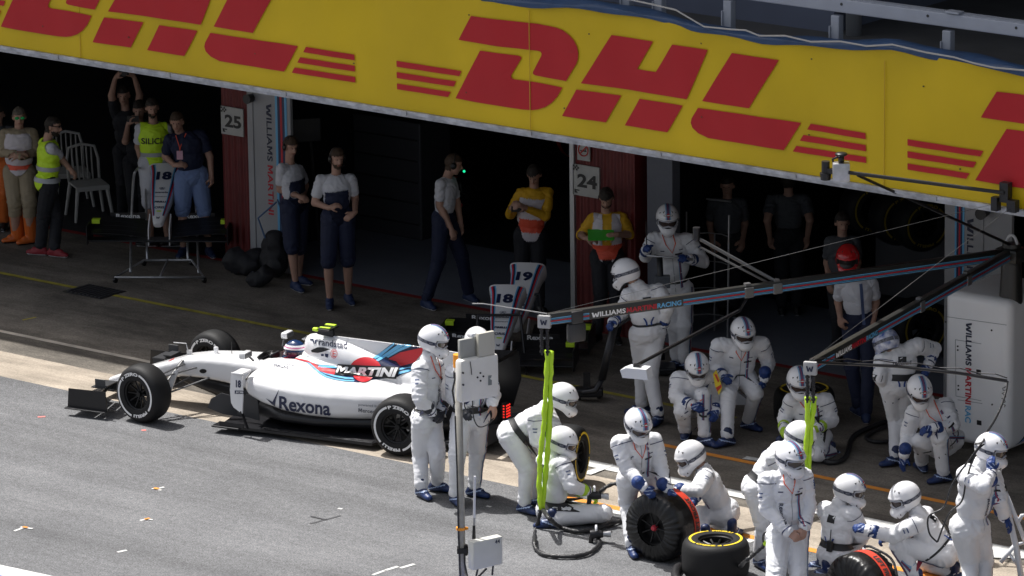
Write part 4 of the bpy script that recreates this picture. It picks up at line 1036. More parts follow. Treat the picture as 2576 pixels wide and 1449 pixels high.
def person(label, k, base, J, head=(0, 10), kind='crew', group=None, helm='w', gloves=None, hands=None, curl=(.9, .9), shoe='boot_b', clothes=None, hair=M_HAIR, extras=(), bulk=1., fwd_sign=None, vox=None, hr_len=1., cat='person', neckskin=True):
    bu, bv_ = zz(k, *base); bp = G(bu, bv_); D0 = depth(bp)
    root = thing('person', label, cat, (bp.x, bp.y, 0), group)
    def jp(key):
        a = J[key]; kk = k
        if isinstance(a[0], str): kk = a[0]; a = a[1:]
        u, v = zz(kk, a[0], a[1])
        if len(a) > 2 and a[2] is not None: return PD(u, v, D0-a[2])
        if key[0] == 'A': return G(u, v, .105)
        if key[0] == 'T': return G(u, v, .035)
        return PD(u, v, D0)
    j = {q: jp(q) for q in J}
    H, N, Pv = j['H'], j['N'], j['P']; Sa, Sb = j['Sa'], j['Sb']
    _ph = math.radians(head[0]); _hf = TC*math.cos(_ph)+RC*math.sin(_ph)
    if fwd_sign == -1: _hf = -_hf
    _hs = (Sb-Sa).normalized()*.088
    def relax(key, links, pref, rng_=.26):
        # slide a joint along its sight line until the limb bones have human lengths
        d = Vector((np.array(j[key])-CAM).tolist()).normalized(); best = None; p0 = j[key].copy()
        for i in range(-13, 14):
            o = rng_*i/13; p = p0+d*o; c = .02*abs(o)-.03*d.dot(pref)*o
            for q, L in links: c += ((p-q).length-L)**2*(2 if (p-q).length > L else 1)
            if best is None or c < best[0]: best = (c, p)
        j[key] = best[1]
    for q_, S_, hp_ in (('a', Sa, Pv-_hs), ('b', Sb, Pv+_hs)):
        relax('E'+q_, [(S_, .29), (j['W'+q_], .26)], -_hf*.6); relax('K'+q_, [(hp_, .44), (j['A'+q_], .43)], _hf*.6, .3)
        if j['K'+q_].z < .09: j['K'+q_].z = .09
    side = (Sb-Sa).normalized(); mid = (Sa+Sb)/2; up = (mid-Pv).normalized()
    hs = (side-up*side.dot(up)).normalized(); ha = Pv-hs*.088; hb = Pv+hs*.088
    phi, pit = math.radians(head[0]), math.radians(head[1])
    hf = TC*math.cos(phi)+RC*math.sin(phi); hf = (hf*math.cos(pit)-Vector((0, 0, 1))*math.sin(pit)).normalized()
    fw = hs.cross(up).normalized(); ref = hf if fwd_sign is None else hf*fwd_sign
    if fw.dot(ref) < 0: fw = -fw
    Rt = np.array([list(hs), list(fw), list(up)]).T
    for nm, a, b, L in (('uarmA', 'Sa', 'Ea', .30), ('farmA', 'Ea', 'Wa', .27), ('uarmB', 'Sb', 'Eb', .30), ('farmB', 'Eb', 'Wb', .27), ('shankA', 'Ka', 'Aa', .43), ('shankB', 'Kb', 'Ab', .43)):
        l = (j[a]-j[b]).length
        if abs(l-L)/L > .28: DEBUG.append('%s %s %.2f' % (label[:28], nm, l))
    for nm, a, b in (('thighA', ha, j['Ka']), ('thighB', hb, j['Kb']), ('torso', mid, Pv)):
        l = (a-b).length; L = .44 if nm != 'torso' else .50
        if abs(l-L)/L > .25: DEBUG.append('%s %s %.2f' % (label[:28], nm, l))
    crew = kind == 'crew'
    B = bulk
    prims = []; tags = []
    def cap(t, a, b, r0, r1): prims.append(('cap', (tuple(a), tuple(b), r0, r1))); tags.append(t)
    def ell(t, c, R, rad): prims.append(('ell', (tuple(c), R, rad))); tags.append(t)
    s = 1.08 if crew else .96
    ell('torso', mid-up*.10+fw*.01, Rt, (.178*s*B, .122*s*B, .175)); ell('torso', Pv.lerp(mid, .48)+fw*.005, Rt, (.160*s*B, .118*s*B, .19)); ell('pelvis', Pv+up*.015-fw*.01, Rt, (.170*s*B, .132*s*B, .135))
    cs = .080 if crew else .060; cap('torso', mid-up*.02, Sa-up*.0+side*.02, .078*s, cs*s*B); cap('torso', mid-up*.02, Sb-side*.02, .078*s, cs*s*B)
    cap('torso' if crew else 'neck', mid+up*(0 if crew else .01), N, .085*s if crew else .062, .066*s if crew else .056); cap('neck', N, H-hf*.02, .056, .056)
    ra = (.084, .070, .066, .051) if crew else (.057, .050, .045, .031)
    for q, S_ in (('a', Sa), ('b', Sb)):
        E_, W_ = j['E'+q], j['W'+q]; m_ = S_.lerp(E_, .62)
        r1 = ra[0]*B; cap('uarm1', S_, m_, r1 if crew else r1*.98, (ra[0]+ra[1])/2 if crew else .060); cap('uarm2', m_, E_, (ra[0]+ra[1])/2 if crew else .050, ra[1]); cap('farm', E_, W_, ra[2], ra[3])
    rl = (.114, .085, .080, .062) if crew else ((.105, .080, .056, .038) if 'shorts' in (clothes or {}) else (.100, .078, .072, .058))
    for q, h_ in (('a', ha), ('b', hb)):
        K_, A_ = j['K'+q], j['A'+q]; cap('thigh', h_, K_, rl[0]*B, rl[1])
        if rl[2] < .06: m_ = K_.lerp(A_, .3); cap('shank', K_, m_, .054, .060); cap('shank', m_, A_, .060, .036)
        else: cap('shank', K_, K_.lerp(A_, .93), rl[2], rl[3])
    hF = look_frame(H, hf); hR = np.array([[hF[r][c] for c in range(3)] for r in range(3)])
    def hl(x, y, z): return hF @ Vector((x, y, z))
    if crew or helm == 'red':
        ell('head', hl(0, -.005, .01), hR, (.078, .095, .11))
    else:
        ell('head', hl(0, -.01, .03), hR, (.077, .098, .098)); ell('head', hl(0, .022, -.035), hR, (.060, .072, .080)); cap('head', hl(0, .085, .018), hl(0, .108, -.022), .010, .015)
        ell('head', hl(0, .058, -.098), hR, (.026, .022, .020)); ell('head', hl(0, .07, .045), hR, (.052, .022, .014))
        for s_ in (1, -1): ell('head', hl(s_*.079, -.01, -.005), hR, (.010, .022, .034))
    handT = {}
    for q in ('a', 'b'):
        E_, W_ = j['E'+q], j['W'+q]; d = (W_-E_).normalized(); sg = -1 if q == 'a' else 1
        if ('D'+q) in J: d = (jp('D'+q)-W_).normalized()
        nrm = (Vector((0, 0, 1))*.7+side*sg*.5+fw*.35); nrm = (nrm-d*nrm.dot(d)).normalized()
        x = d.cross(nrm); T = frame(x, d, nrm, W_+d*.02); tside = 1 if x.dot(-side*sg+fw*.6+Vector((0, 0, .3))) > 0 else -1
        handT[q] = (T, tside)
        if not gloves or gloves.get(q) is None:
            for p_, q_, r0, r1 in hand_caps(curl[0 if q == 'a' else 1], tside): cap('hand', T @ Vector(p_), T @ Vector(q_), r0, r1)
    mb = MB()
    for kd, a in prims:
        if kd == 'cap': cap_mb(mb, a[0], a[1], a[2], a[3], 12)
        else: mb.ball((0, 0, 0), tuple(float(x) for x in a[2]), 16, frame(*[Vector(a[1][:, c].tolist()) for c in range(3)], Vector(a[0])))
    bare = not gloves or any(gloves.get(q) is None for q in 'ab')
    V, F = remesh(mb, vox or (.0095 if bare else .0145), 3 if bare else 4, .5)
    ti = nearest_tags(V, prims)
    vt = np.array([tags[i] for i in ti])
    # cloth folds
    if crew or clothes:
        me0 = bpy.data.meshes.new('n'); me0.from_pydata(V.tolist(), [], F); NN = np.empty(len(V)*3); me0.vertices.foreach_get('normal', NN); NN = NN.reshape(-1, 3); bpy.data.meshes.remove(me0)
    covered = {'torso', 'pelvis', 'uarm1', 'uarm2', 'farm', 'thigh', 'shank'} if crew else set(t for c in clothes.values() for t in c[0])
    seed = random.uniform(0, 50); DV = np.zeros(len(V)); cov = np.isin(vt, list(covered))
    for i in np.nonzero(cov)[0]:
        kd, a = prims[ti[i]]; p = Vector(V[i])
        if kd == 'cap':
            p0, p1 = Vector(a[0]), Vector(a[1]); ax = (p1-p0); L = max(ax.length, .01); ax /= L; s_ = (p-p0).dot(ax); pe = p-p0-ax*s_; t = s_/L
            near = math.exp(-(min(abs(s_), abs(L-s_))/.11)**2)
        else: ax = up; s_ = p.dot(ax); pe = p-ax*s_; near = .6 if tags[ti[i]] == 'torso' else .9
        wq = noise.noise(p*5+Vector((seed, 2, 1)))*.10; q = ax*((s_+wq)*(23 if crew else 20))+pe*11+Vector((seed, seed*.7, 0))
        n1 = noise.noise(q); n2 = noise.noise(p*13+Vector((0, seed, 3)))
        rdg = 1-abs(n1)*3.2
        DV[i] = (.0080*rdg*(.10+1.0*near)+.005*n2)*(1. if crew else .75)
    body_v = V.copy()
    skinm = M_SKIN
    bmesh_m = [skinm]
    body_o = from_arrays('body', body_v, F, bmesh_m, root)
    fv = np.array([f[0] for f in F])
    def cloth(name, tg, m, off=.006, cond=None):
        sel = np.isin(vt, list(tg)); fi = [n_ for n_, f in enumerate(F) if sum(sel[q] for q in f) >= 2 and (cond is None or cond(V[f[0]]))]
        used = sorted({q for n_ in fi for q in F[n_]}); mp = {q: n_ for n_, q in enumerate(used)}
        VV = V[used]+NN[used]*(off+np.maximum(DV[used], -off*.55))[:, None]
        return from_arrays(name, VV, [tuple(mp[q] for q in F[n_]) for n_ in fi], m, root)
    out = {}
    if crew:
        su = cloth('race_suit', covered, M_SUIT, .007); out['suit'] = su
        sb = BVHTree.FromPolygons([v.co.copy() for v in su.data.vertices], [tuple(p.vertices) for p in su.data.polygons]); out['bvh'] = sb
        # leg stripes
        for q, h_, sg in (('a', ha, -1), ('b', hb, 1)):
            K_, A_ = j['K'+q], j['A'+q]
            if (hs*sg).dot(up.cross(fw)) < 0: continue
            for (wd, dx, m, of) in ((.015, 0, M_NVS, .004), (.0035, 0, M_RDS, .0065), (.0035, .012, M_LBS, .0065)):
                smp = []
                for i in range(19):
                    t = i/18; a, b = (h_, K_) if t < .5 else (K_, A_); tt = (t*2) % 1 if t < 1 else .92
                    if t == .5: tt = 0
                    o = a.lerp(b, min(tt, .92) if b is A_ else tt); ax = (b-a).normalized(); d = hs*sg*.75+fw*.7; d = (d-ax*d.dot(ax)).normalized(); w_ = ax.cross(d).normalized(); smp.append((o+w_*dx, d, w_*wd))
                ribbon(sb, smp, m, root, 'leg_stripe', of)
        # shoulder piping
        for q, S_, sg in (('a', Sa, -1), ('b', Sb, 1)):
            E_ = j['E'+q]; ax = (E_-S_).normalized(); c = S_+ax*.015; u0 = ax.orthogonal().normalized(); v0 = ax.cross(u0)
            smp = []
            for i in range(22):
                t = 2*PI*i/22; d = u0*math.cos(t)+v0*math.sin(t)
                if d.dot(-side*sg-up*.8) > .55: smp.append((c+Vector((9, 9, 9)), d, ax*.001)); continue
                smp.append((c, d, ax*.0038))
            ribbon(sb, smp, M_NV, root, 'shoulder_piping', .0045)
        if 'nobelt' not in extras:
            c = Pv+up*.115; smp = []
            for i in range(30):
                t = 2*PI*i/30; d = (hs*math.cos(t)+fw*math.sin(t)); smp.append((c, d, up*(.034 if 'belt' in extras else .011)))
            ribbon(sb, smp, M_BELT, root, 'belt', .008 if 'belt' in extras else .005, True)
        # chest band, zip and cord
        for (wd, dx, m, of) in ((.015, .075, M_NVS, .004), (.0035, .075, M_RDS, .0065), (.0035, .063, M_LBS, .0065)):
            ss = hs if hs.dot(up.cross(fw)) > 0 else -hs
            smp = [(Pv+up*(.06+.40*i/10)+ss*dx, fw, ss*wd) for i in range(11)]
            ribbon(sb, smp, m, root, 'chest_stripe', of)
        smp = [(Pv+up*(.02+.44*i/10), fw, hs*.003) for i in range(11)]; ribbon(sb, smp, mat('seam_grey', (.28, .29, .32), .6), root, 'zip', .004)
        for sx in (-1, 1):
            mk = []
            ss = hs*sx; c = mid-up*.075+ss*.105
            smp = [(c+ss*(.022*(i/3-.5)*2), fw, up*.005) for i in range(4)]; ribbon(sb, smp, M_NV, root, 'chest_badge', .005)
            if fw.dot(TC) > .1 and sx == (1 if hs.dot(up.cross(fw)) > 0 else -1):
                c = mid-up*.12+ss*.075; smp = [(c+ss*(.042*(i/3-.5)*2), fw, up*.009) for i in range(4)]; ribbon(sb, smp, M_BLK, root, 'name_bar', .009)
        for q, S_, sg in (('a', Sa, -1), ('b', Sb, 1)):
            E_ = j['E'+q]; ax = (E_-S_).normalized(); d = (side*sg+TC*.6); d = (d-ax*d.dot(ax)).normalized(); w_ = ax.cross(d).normalized()
            for t_, wd in ((.42, .026), (.56, .020)):
                c = S_.lerp(E_, t_); smp = [(c+w_*(wd*(i/3-.5)*2), d, ax*.006) for i in range(4)]; ribbon(sb, smp, M_NVS, root, 'sleeve_badge', .005)
        if 'radio' in extras:
            c = Pv+up*.12-fw*.16+hs*.04; mb = MB(); mb.box((0, 0, 0), (.06, .035, .11), T=frame(hs, fw, up, c), bev=.006); mb.cyl(c+up*.05, c+up*.17, .006, n=6); mb.build('radio', M_BLK, root)
        if 'back' in extras:
            c = mid-up*.05; smp = [(c+hs*(.045*(i/3-.5)*2), -fw, up*.038) for i in range(4)]; ribbon(sb, smp, M_BLK, root, 'back_patch', .005)
            for sx in (-1, 1):
                smp = [(mid-up*(.24+.03*i)+hs*sx*(.055-.03*math.sin(i*.6)), -fw, hs*.010) for i in range(4)]; ribbon(sb, smp, mat('ink_blue', (.02, .06, .25), .6), root, 'back_mark', .005)
        if 'cord' in extras:
            pts = [N+hs*.06+fw*.05, mid-up*.0+fw*.10+hs*.05, mid-up*.10+fw*.10+hs*.005, mid-up*.0+fw*.10-hs*.06, N-hs*.06+fw*.05]; pp = []
            for p in pts:
                h_ = surf_hit(sb, p-fw*.1, fw, .009); pp.append(h_ or p+fw*.03)
            mb = MB(); mb.tube(pp, .0055, 6); mb.build('cord', M_ORG, root, smooth=True)
        for q in 'ab':
            E_, W_ = j['E'+q], j['W'+q]; ax = (W_-E_).normalized(); u0 = ax.orthogonal().normalized(); v0 = ax.cross(u0)
            smp = [(W_-ax*.012, u0*math.cos(2*PI*i/14)+v0*math.sin(2*PI*i/14), ax*.007) for i in range(14)]; ribbon(sb, smp, M_NV, root, 'cuff', .003, True)
        mb = MB(); T = look_frame(N+up*.015, up, fw); mb.lathe([(-.02, .072), (.028, .066), (.028, .060), (-.02, .062)], 20, frame(up, hs, fw, N+up*.01)); mb.build('collar', M_SUIT, root, smooth=True)
    else:
        for cn, spec in (clothes or {}).items():
            c_ = cloth(cn, spec[0], spec[1], spec[2] if len(spec) > 2 else .006, spec[3] if len(spec) > 3 else None); out[cn] = c_
        vs_ = [c_ for c_ in out.values()]
        if vs_:
            b0 = MB()
            for c_ in vs_: b0.add([v.co for v in c_.data.vertices], [tuple(p.vertices) for p in c_.data.polygons])
            out['bvh'] = BVHTree.FromPolygons(b0.v, b0.f)
    # head
    if helm in HELM: place(HELM[helm], hF @ Matrix.Translation((0, 0, .01)) @ Matrix.Scale(1.01, 4), root)
    if not crew:
        for s_ in (1, -1):
            mb = MB(); mb.ball((s_*.030, .086, .014), (.008, .006, .0045), 8, hF); mb.build('eye', mat('eye_dark', (.02, .015, .012), .3), root)
        mb = MB(); mb.ball((0, .088, -.055), (.024, .008, .007), 8, hF); mb.build('mouth', mat('lips', (.32, .12, .10), .5), root)
    if not crew and helm in (None, 'cap'):
        hv = hF.inverted(); Vh = [hv @ Vector(v) for v in V]
        def hc(f_): return False
        sel = [n_ for n_, f in enumerate(F) if vt[f[0]] in ('head', 'neck') and (lambda p: (p.z > .055 and p.y < .088) or (p.y < .025 and p.z > -.02-.05*hr_len and abs(p.x) < .09 and (p.y < -.02 or p.z > .02)) and p.z > -.10*hr_len)(Vh[f[0]])]
        if sel:
            used = sorted({q for n_ in sel for q in F[n_]}); mp = {q: n_ for n_, q in enumerate(used)}
            VV = V[used]+NN[used]*np.array([.010+.006*noise.noise(Vector(V[q])*40) for q in used])[:, None]
            from_arrays('hair', VV, [tuple(mp[q] for q in F[n_]) for n_ in sel], hair, root)
    if 'beard' in extras:
        hv = hF.inverted(); Vh = [hv @ Vector(v) for v in V]
        sel = [n_ for n_, f in enumerate(F) if vt[f[0]] == 'head' and Vh[f[0]].z < -.045 and Vh[f[0]].y > -.01 and not (abs(Vh[f[0]].x) < .022 and -.068 < Vh[f[0]].z)]
        if sel:
            used = sorted({q for n_ in sel for q in F[n_]}); mp = {q: n_ for n_, q in enumerate(used)}
            from_arrays('beard', V[used]+NN[used]*.005, [tuple(mp[q] for q in F[n_]) for n_ in sel], hair, root)
    if 'headset' in extras:
        mb = MB(); mb.tube([hl(.085*math.cos(t), -.01, .03+.105*math.sin(t)) for t in [PI*i/12 for i in range(13)]], .009, 6)
        for s_ in (1, -1): mb.ball((s_*.088, -.005, .0), (.022, .036, .042), 12, hF)
        mb.tube([hl(-.09, .02, -.02), hl(-.075, .09, -.055), hl(-.02, .115, -.06)], .004, 5); mb.build('headset', M_BLK, root, smooth=True)
    if 'shades' in extras:
        mb = MB()
        for s_ in (1, -1): mb.ball((s_*.032, .092, .018), (.028, .008, .017), 10, hF)
        mb.tube([hl(-.08, 0, .02), hl(-.06, .085, .025), hl(.06, .085, .025), hl(.08, 0, .02)], .004, 5); mb.build('sunglasses', M_BLK, root, smooth=True)
    # hands
    if gloves:
        for q in 'ab':
            m = gloves.get(q)
            if m is None: continue
            T, ts = handT[q]; o = bpy.data.objects.new('glove', hand_mesh(curl[0 if q == 'a' else 1], ts, m)); COL.objects.link(o)
            o.parent = root; o.matrix_parent_inverse = root.matrix_basis.inverted(); o.matrix_basis = T
    # feet
    if shoe:
        for q in 'ab':
            if ('T'+q) not in j: continue
            A_, T_ = j['A'+q], j['T'+q]; d = T_-A_
            if abs(d.z) < .12: d.z = 0; upv = Vector((0, 0, 1))
            else: upv = (j['K'+q]-A_).normalized()
            if d.length < .02: d = fw.copy()
            o = bpy.data.objects.new(('boot' if shoe[0] != 's' else 'shoe'), shoe_mesh(shoe)); COL.objects.link(o)
            o.parent = root; o.matrix_parent_inverse = root.matrix_basis.inverted(); o.matrix_basis = look_frame(A_, d, upv) @ Matrix.Diagonal((1.10, 1.14, 1.03, 1))
    out['cloth'] = cloth; out.update(root=root, j=j, hF=hF, hs=hs, fw=fw, up=up, mid=mid, Pv=Pv, handT=handT, body=body_o)
    return out
GB = {'a': M_GLOVE, 'b': M_GLOVE}; GL = {'a': M_GLOVEL, 'b': M_GLOVEL}; GK = {'a': M_GLOVEK, 'b': M_GLOVEK}
CREW = 'pit crew in white race suits and full helmets'
PPL = {}
PPL[1] = person('crew member in profile standing left of the grey mast, black gloves at his waist', 'G', (200, 1240), dict(H=(215, 235, .0), N=(190, 325, 0), P=(172, 745, 0), Sa=(128, 425, .14), Sb=(222, 395, -.16), Ea=(125, 610, .2), Wa=(205, 695, .2), Eb=(285, 590, -.14), Wb=(270, 690, .0),
   Ka=(130, 970, .06), Aa=(140, 1190), Ta=(200, 1262), Kb=(240, 960, -.08), Ab=(240, 1152), Tb=(318, 1202)), (72, 14), group=CREW, helm='w', gloves=GK, extras=('cord',), curl=(1.0, 1.0))
PPL[2] = person('crew member standing behind the white box on the grey mast, one bare hand showing', 'G', (450, 1255), dict(H=(500, 250, 0), N=(480, 350, 0), P=(452, 740, 0), Sa=(350, 440, .05), Sb=(560, 430, -.05), Ea=(340, 600, .06), Wa=(400, 680, .17), Eb=(605, 590, -.04), Wb=(597, 640, .12), Db=(620, 730, .18),
   Ka=(370, 970, .06), Aa=(358, 1235), Ta=(410, 1312), Kb=(500, 950, -.06), Ab=(480, 1185), Tb=(590, 1245)), (25, 10), group=CREW, helm='p', gloves={'a': M_GLOVEK}, extras=('belt', 'cord'), curl=(.8, .5))
PPL[3] = person('crew member bending forward over the yellow striped tyre, black belt round his waist', 'G', (830, 1335), dict(H=(1050, 610, -.02), N=(955, 660, 0), P=(715, 850, -.02), Sa=(880, 735, .15), Sb=(940, 690, -.2), Ea=(885, 880, .16), Wa=(985, 935, .05), Eb=(1000, 800, -.2), Wb=(1040, 880, -.2),
   Ka=(820, 1060, .08), Aa=(805, 1290), Ta=(880, 1352), Kb=(880, 1010, -.14), Ab=(870, 1240), Tb=(940, 1300)), (80, 18), group=CREW, helm='p', gloves=GB, extras=('belt', 'back'))
PPL[4] = person('kneeling crew member in lime cuffed gloves working under the hanging lime hose', 'H', (1180, 975), dict(H=(1320, 235, 0), N=(1240, 340, 0), P=(1235, 880, -.02), Sa=(1165, 405, -.17), Sb=(1330, 440, .14), Ea=(1330, 600, -.2), Wa=(1540, 700, -.1), Eb=(1405, 635, .17), Wb=(1545, 680, .08),
   Ka=(1630, 930, -.05), Aa=(1310, 930, .0), Ta=(1180, 960, .0), Kb=(1700, 880, .12), Ab=(1230, 935, .14), Tb=(1020, 945, .12)), (80, 20), group=CREW, helm='p', gloves=GL, extras=('belt', 'back'))
PPL[5] = person('standing crew member with striped helmet leaning down on to the blanketed tyre', 'I', (320, 1270), dict(H=(345, 300, .12), N=(330, 395, .02), P=(335, 705, -.08), Sa=(205, 450, .08), Sb=(465, 430, -.05), Ea=(265, 640, .17), Wa=(385, 775, .36), Eb=(520, 640, .02), Wb=(570, 790, .2), Da=(480, 860, .4), Db=(640, 860, .25),
   Ka=(268, 890, .10), Aa=(300, 1215), Ta=(325, 1300), Kb=(470, 880, -.02), Ab=(500, 1110), Tb=(545, 1140)), (28, 32), group=CREW, helm='w', gloves=GB, extras=('cord',))
PPL[6] = person('crouching crew member in plain helmet reaching left across the blanketed tyre', 'I', (950, 1130), dict(H=(745, 545, 0), N=(845, 645, 0), P=(1005, 975, 0), Sa=(855, 700, .16), Sb=(850, 680, -.17), Ea=(800, 800, .36), Wa=(620, 812, .36), Eb=(790, 830, -.1), Wb=(770, 860, .1), Da=(520, 850, .36),
   Ka=(815, 985, .17), Aa=(850, 1140), Ta=(800, 1190), Kb=(900, 1080, -.08), Ab=(1060, 1095), Tb=(1120, 1112)), (-75, 28), group=CREW, helm='p', gloves=GB, extras=('nobelt',))
PPL[7] = person('broad crew member standing beside the upright yellow tyre with bare hands clasped', 'J', (540, 1775), dict(H=(530, 560, .02), N=(500, 660, 0), P=(510, 1130, 0), Sa=(355, 735, .07), Sb=(625, 700, -.05), Ea=(355, 940, .08), Wa=(510, 1110, .26), Eb=(670, 920, -.03), Wb=(640, 1075, .17), Da=(590, 1170, .3), Db=(610, 1200, .25),
   Ka=(420, 1460, .05), Aa=(420, 1745), Ta=(440, 1810), Kb=(590, 1440, 0), Ab=(590, 1710), Tb=(640, 1775)), (38, 14), group=CREW, helm='w', extras=('nobelt', 'cord'), curl=(1.2, 1.1), bulk=1.08)
PPL[8] = person('crew member in plain helmet leaning forward half hidden behind the broad man', 'J', (340, 1380), dict(H=(605, 400, 0), N=(500, 480, 0), P=(270, 790, 0), Sa=(410, 560, .14), Sb=(450, 500, -.2), Ea=(520, 700, .0), Wa=(640, 720, .0), Eb=(540, 640, -.2), Wb=(650, 720, -.15),
   Ka=(330, 1060, .1), Aa=(300, 1310), Ta=(370, 1400), Kb=(370, 1040, -.15), Ab=(360, 1260), Tb=(420, 1310)), (75, 22), group=CREW, helm='p', gloves=GB, extras=('belt',))
PPL[9] = person('crew member sitting on his heels with back turned and a radio on his belt', 'J', (850, 1400), dict(H=(975, 800, 0), N=(905, 890, 0), P=(870, 1285, 0), Sa=(795, 950, -.12), Sb=(1000, 985, .10), Ea=(900, 1130, -.3), Wa=(1010, 1190, -.4), Eb=(1075, 1150, .08), Wb=(1010, 1240, -.12),
   Ka=(1020, 1370, -.22), Aa=(760, 1340, -.12), Ta=(660, 1350, -.12), Kb=(1040, 1410, .1), Ab=(800, 1400, .08), Tb=(700, 1390, .08)), (72, 12), group=CREW, helm='w', gloves=GB, extras=('belt', 'back', 'radio'), fwd_sign=1)
PPL[10] = person('crouching crew member facing left with a bare aerial wire on his back', 'O', (560, 1520), dict(H=(372, 740, 0), N=(470, 850, 0), P=(745, 1235, 0), Sa=(465, 985, .17), Sb=(560, 900, -.17), Ea=(255, 1085, .22), Wa=(40, 1035, .2), Eb=(420, 1060, -.2), Wb=(250, 1100, -.25),
   Ka=(310, 1170, .15), Aa=(480, 1480), Ta=(400, 1530), Kb=(560, 1330, -.12), Ab=(830, 1420, -.1), Tb=(900, 1460, -.1)), (-72, 20), group=CREW, helm='p', gloves=GB, extras=('back', 'radio'))
PPL[11] = person('crew member standing by the white tripod with a gloved hand at his helmet', 'O', (1020, 1690), dict(H=(1150, 300, 0), N=(1080, 410, 0), P=(960, 1010, 0), Sa=(930, 540, .14), Sb=(1150, 520, -.16), Ea=(1080, 640, .34), Wa=(1150, 520, .27), Da=(1150, 400, .25), Eb=(1230, 760, -.16), Wb=(1270, 910, -.1), Db=(1330, 1000, -.08),
   Ka=(960, 1330, .06), Aa=(965, 1660), Ta=(1010, 1720), Kb=(1090, 1310, -.08), Ab=(1090, 1610), Tb=(1160, 1650)), (66, 14), group=CREW, helm='w', gloves=GB, extras=('nobelt',), curl=(.7, .7), bulk=1.22)
PPL[12] = person('crouching crew member with striped helmet looking at his gloves beside the hi-vis cone', 'L', (620, 1480), dict(H=(632, 1055, .12), N=(625, 1120, 0), P=(610, 1290, -.2), Sa=(520, 1130, 0), Sb=(722, 1125, 0), Ea=(505, 1240, .08), Wa=(600, 1285, .30), Eb=(755, 1250, .05), Wb=(745, 1325, .24),
   Ka=(545, 1325, .22), Aa=('I', 705, 350), Ta=('I', 715, 385), Kb=(672, 1225, .25), Ab=('I', 848, 395), Tb=('I', 862, 445)), (8, 34), group=CREW, helm='w', gloves=GB, extras=('nobelt', 'cord'))
PPL[13] = person('stooping crew member with striped helmet and arms hanging, right of the crouching man', 'L', (880, 1450), dict(H=(910, 845, .15), N=(900, 925, .03), P=(880, 1120, -.12), Sa=(765, 930, .02), Sb=(1025, 920, 0), Ea=(745, 1060, .02), Wa=(790, 1110, .2), Eb=(1065, 1040, 0), Wb=(1040, 1120, .12), Db=(1030, 1200, .1),
   Ka=(820, 1230, .12), Aa=('I', 1020, 400), Ta=('I', 1005, 450), Kb=(985, 1215, .05), Ab=('I', 1180, 275), Tb=('I', 1280, 345)), (18, 22), group=CREW, helm='w', gloves=GB, extras=('cord',))
PPL[14] = person('crew member with plain helmet and back turned, standing at the black front jack', 'L', (330, 1370), dict(H=(205, 490, 0), N=(262, 560, 0), P=(335, 850, 0), Sa=(225, 625, .05), Sb=(405, 600, -.02), Ea=(175, 740, .05), Wa=(125, 785, .14), Eb=(455, 700, -.02), Wb=(430, 800, .0),
   Ka=(300, 1060, .04), Aa=(300, 1285), Ta=(215, 1325), Kb=(350, 1100, 0), Ab=(400, 1345), Tb=(375, 1400)), (-118, 20), group=CREW, helm='p', gloves=GB, extras=('back',), fwd_sign=1)
PPL[15] = person('crew member with striped helmet holding a jack by its crossbar in the shade', 'L', (520, 1060), dict(H=(455, 160, .04), N=(455, 245, 0), P=(505, 590, -.05), Sa=(370, 290, 0), Sb=(580, 295, 0), Ea=(325, 385, .02), Wa=(325, 350, .25), Eb=(670, 420, .04), Wb=(590, 405, .22),
   Ka=(500, 810, .02), Aa=(510, 1010), Ta=(500, 1050), Kb=(560, 810, -.02), Ab=(560, 1020), Tb=(575, 1062)), (2, 16), group=CREW, helm='w', gloves=GB, extras=('cord',))
PPL[16] = person('kneeling crew member in lime cuffed gloves in front of a tyre lying on its side', 'Q', (420, 1200), dict(H=(310, 455, .1), N=(330, 575, 0), P=(455, 1030, -.12), Sa=(240, 655, 0), Sb=(585, 655, -.02), Ea=(165, 830, .05), Wa=(160, 930, .2), Eb=(640, 850, .02), Wb=(500, 925, .2),
   Ka=(330, 1140, .32), Aa=(120, 1110, .2), Ta=(30, 1105, .2), Kb=(500, 1190, .18), Ab=(640, 1165, -.05), Tb=(700, 1110, -.1)), (10, 26), group=CREW, helm='w', gloves=GL, extras=('cord',))
PPL[17] = person('crew member seen from behind with hand on hip beside the white equipment cabinet', 'Q', (1310, 1270), dict(H=(1190, 70, -.02), N=(1270, 130, -.02), P=(1310, 500, 0), Sa=(1150, 245, .02), Sb=(1500, 100, -.05), Ea=(1130, 420, .04), Wa=(1195, 530, -.08), Eb=(1670, 130, -.1), Wb=(1615, 280, -.12),
   Ka=(1290, 840, .02), Aa=(1285, 1210), Ta=(1235, 1280), Kb=(1360, 820, -.05), Ab=(1365, 1190), Tb=(1320, 1230)), (-150, 30), group=CREW, helm='b', gloves=GB, extras=('belt', 'back'), fwd_sign=1)
PPL[18] = person('crew member squatting in front of the white cabinet with one glove reaching to the ground', 'Q', (1720, 1430), dict(H=(1520, 545, .15), N=(1600, 650, .05), P=(1800, 1080, -.12), Sa=(1470, 770, .05), Sb=(1790, 700, -.05), Ea=(1400, 1000, .12), Wa=(1370, 1195, .25), Eb=(1860, 900, .05), Wb=(1660, 930, .28), Da=(1340, 1350, .25),
   Ka=(1530, 1060, .22), Aa=(1550, 1270), Ta=(1530, 1320), Kb=(1725, 1030, .33), Ab=(1765, 1380), Tb=(1690, 1455)), (16, 36), group=CREW, helm='w', gloves=GB, extras=('cord',), curl=(.3, .9))

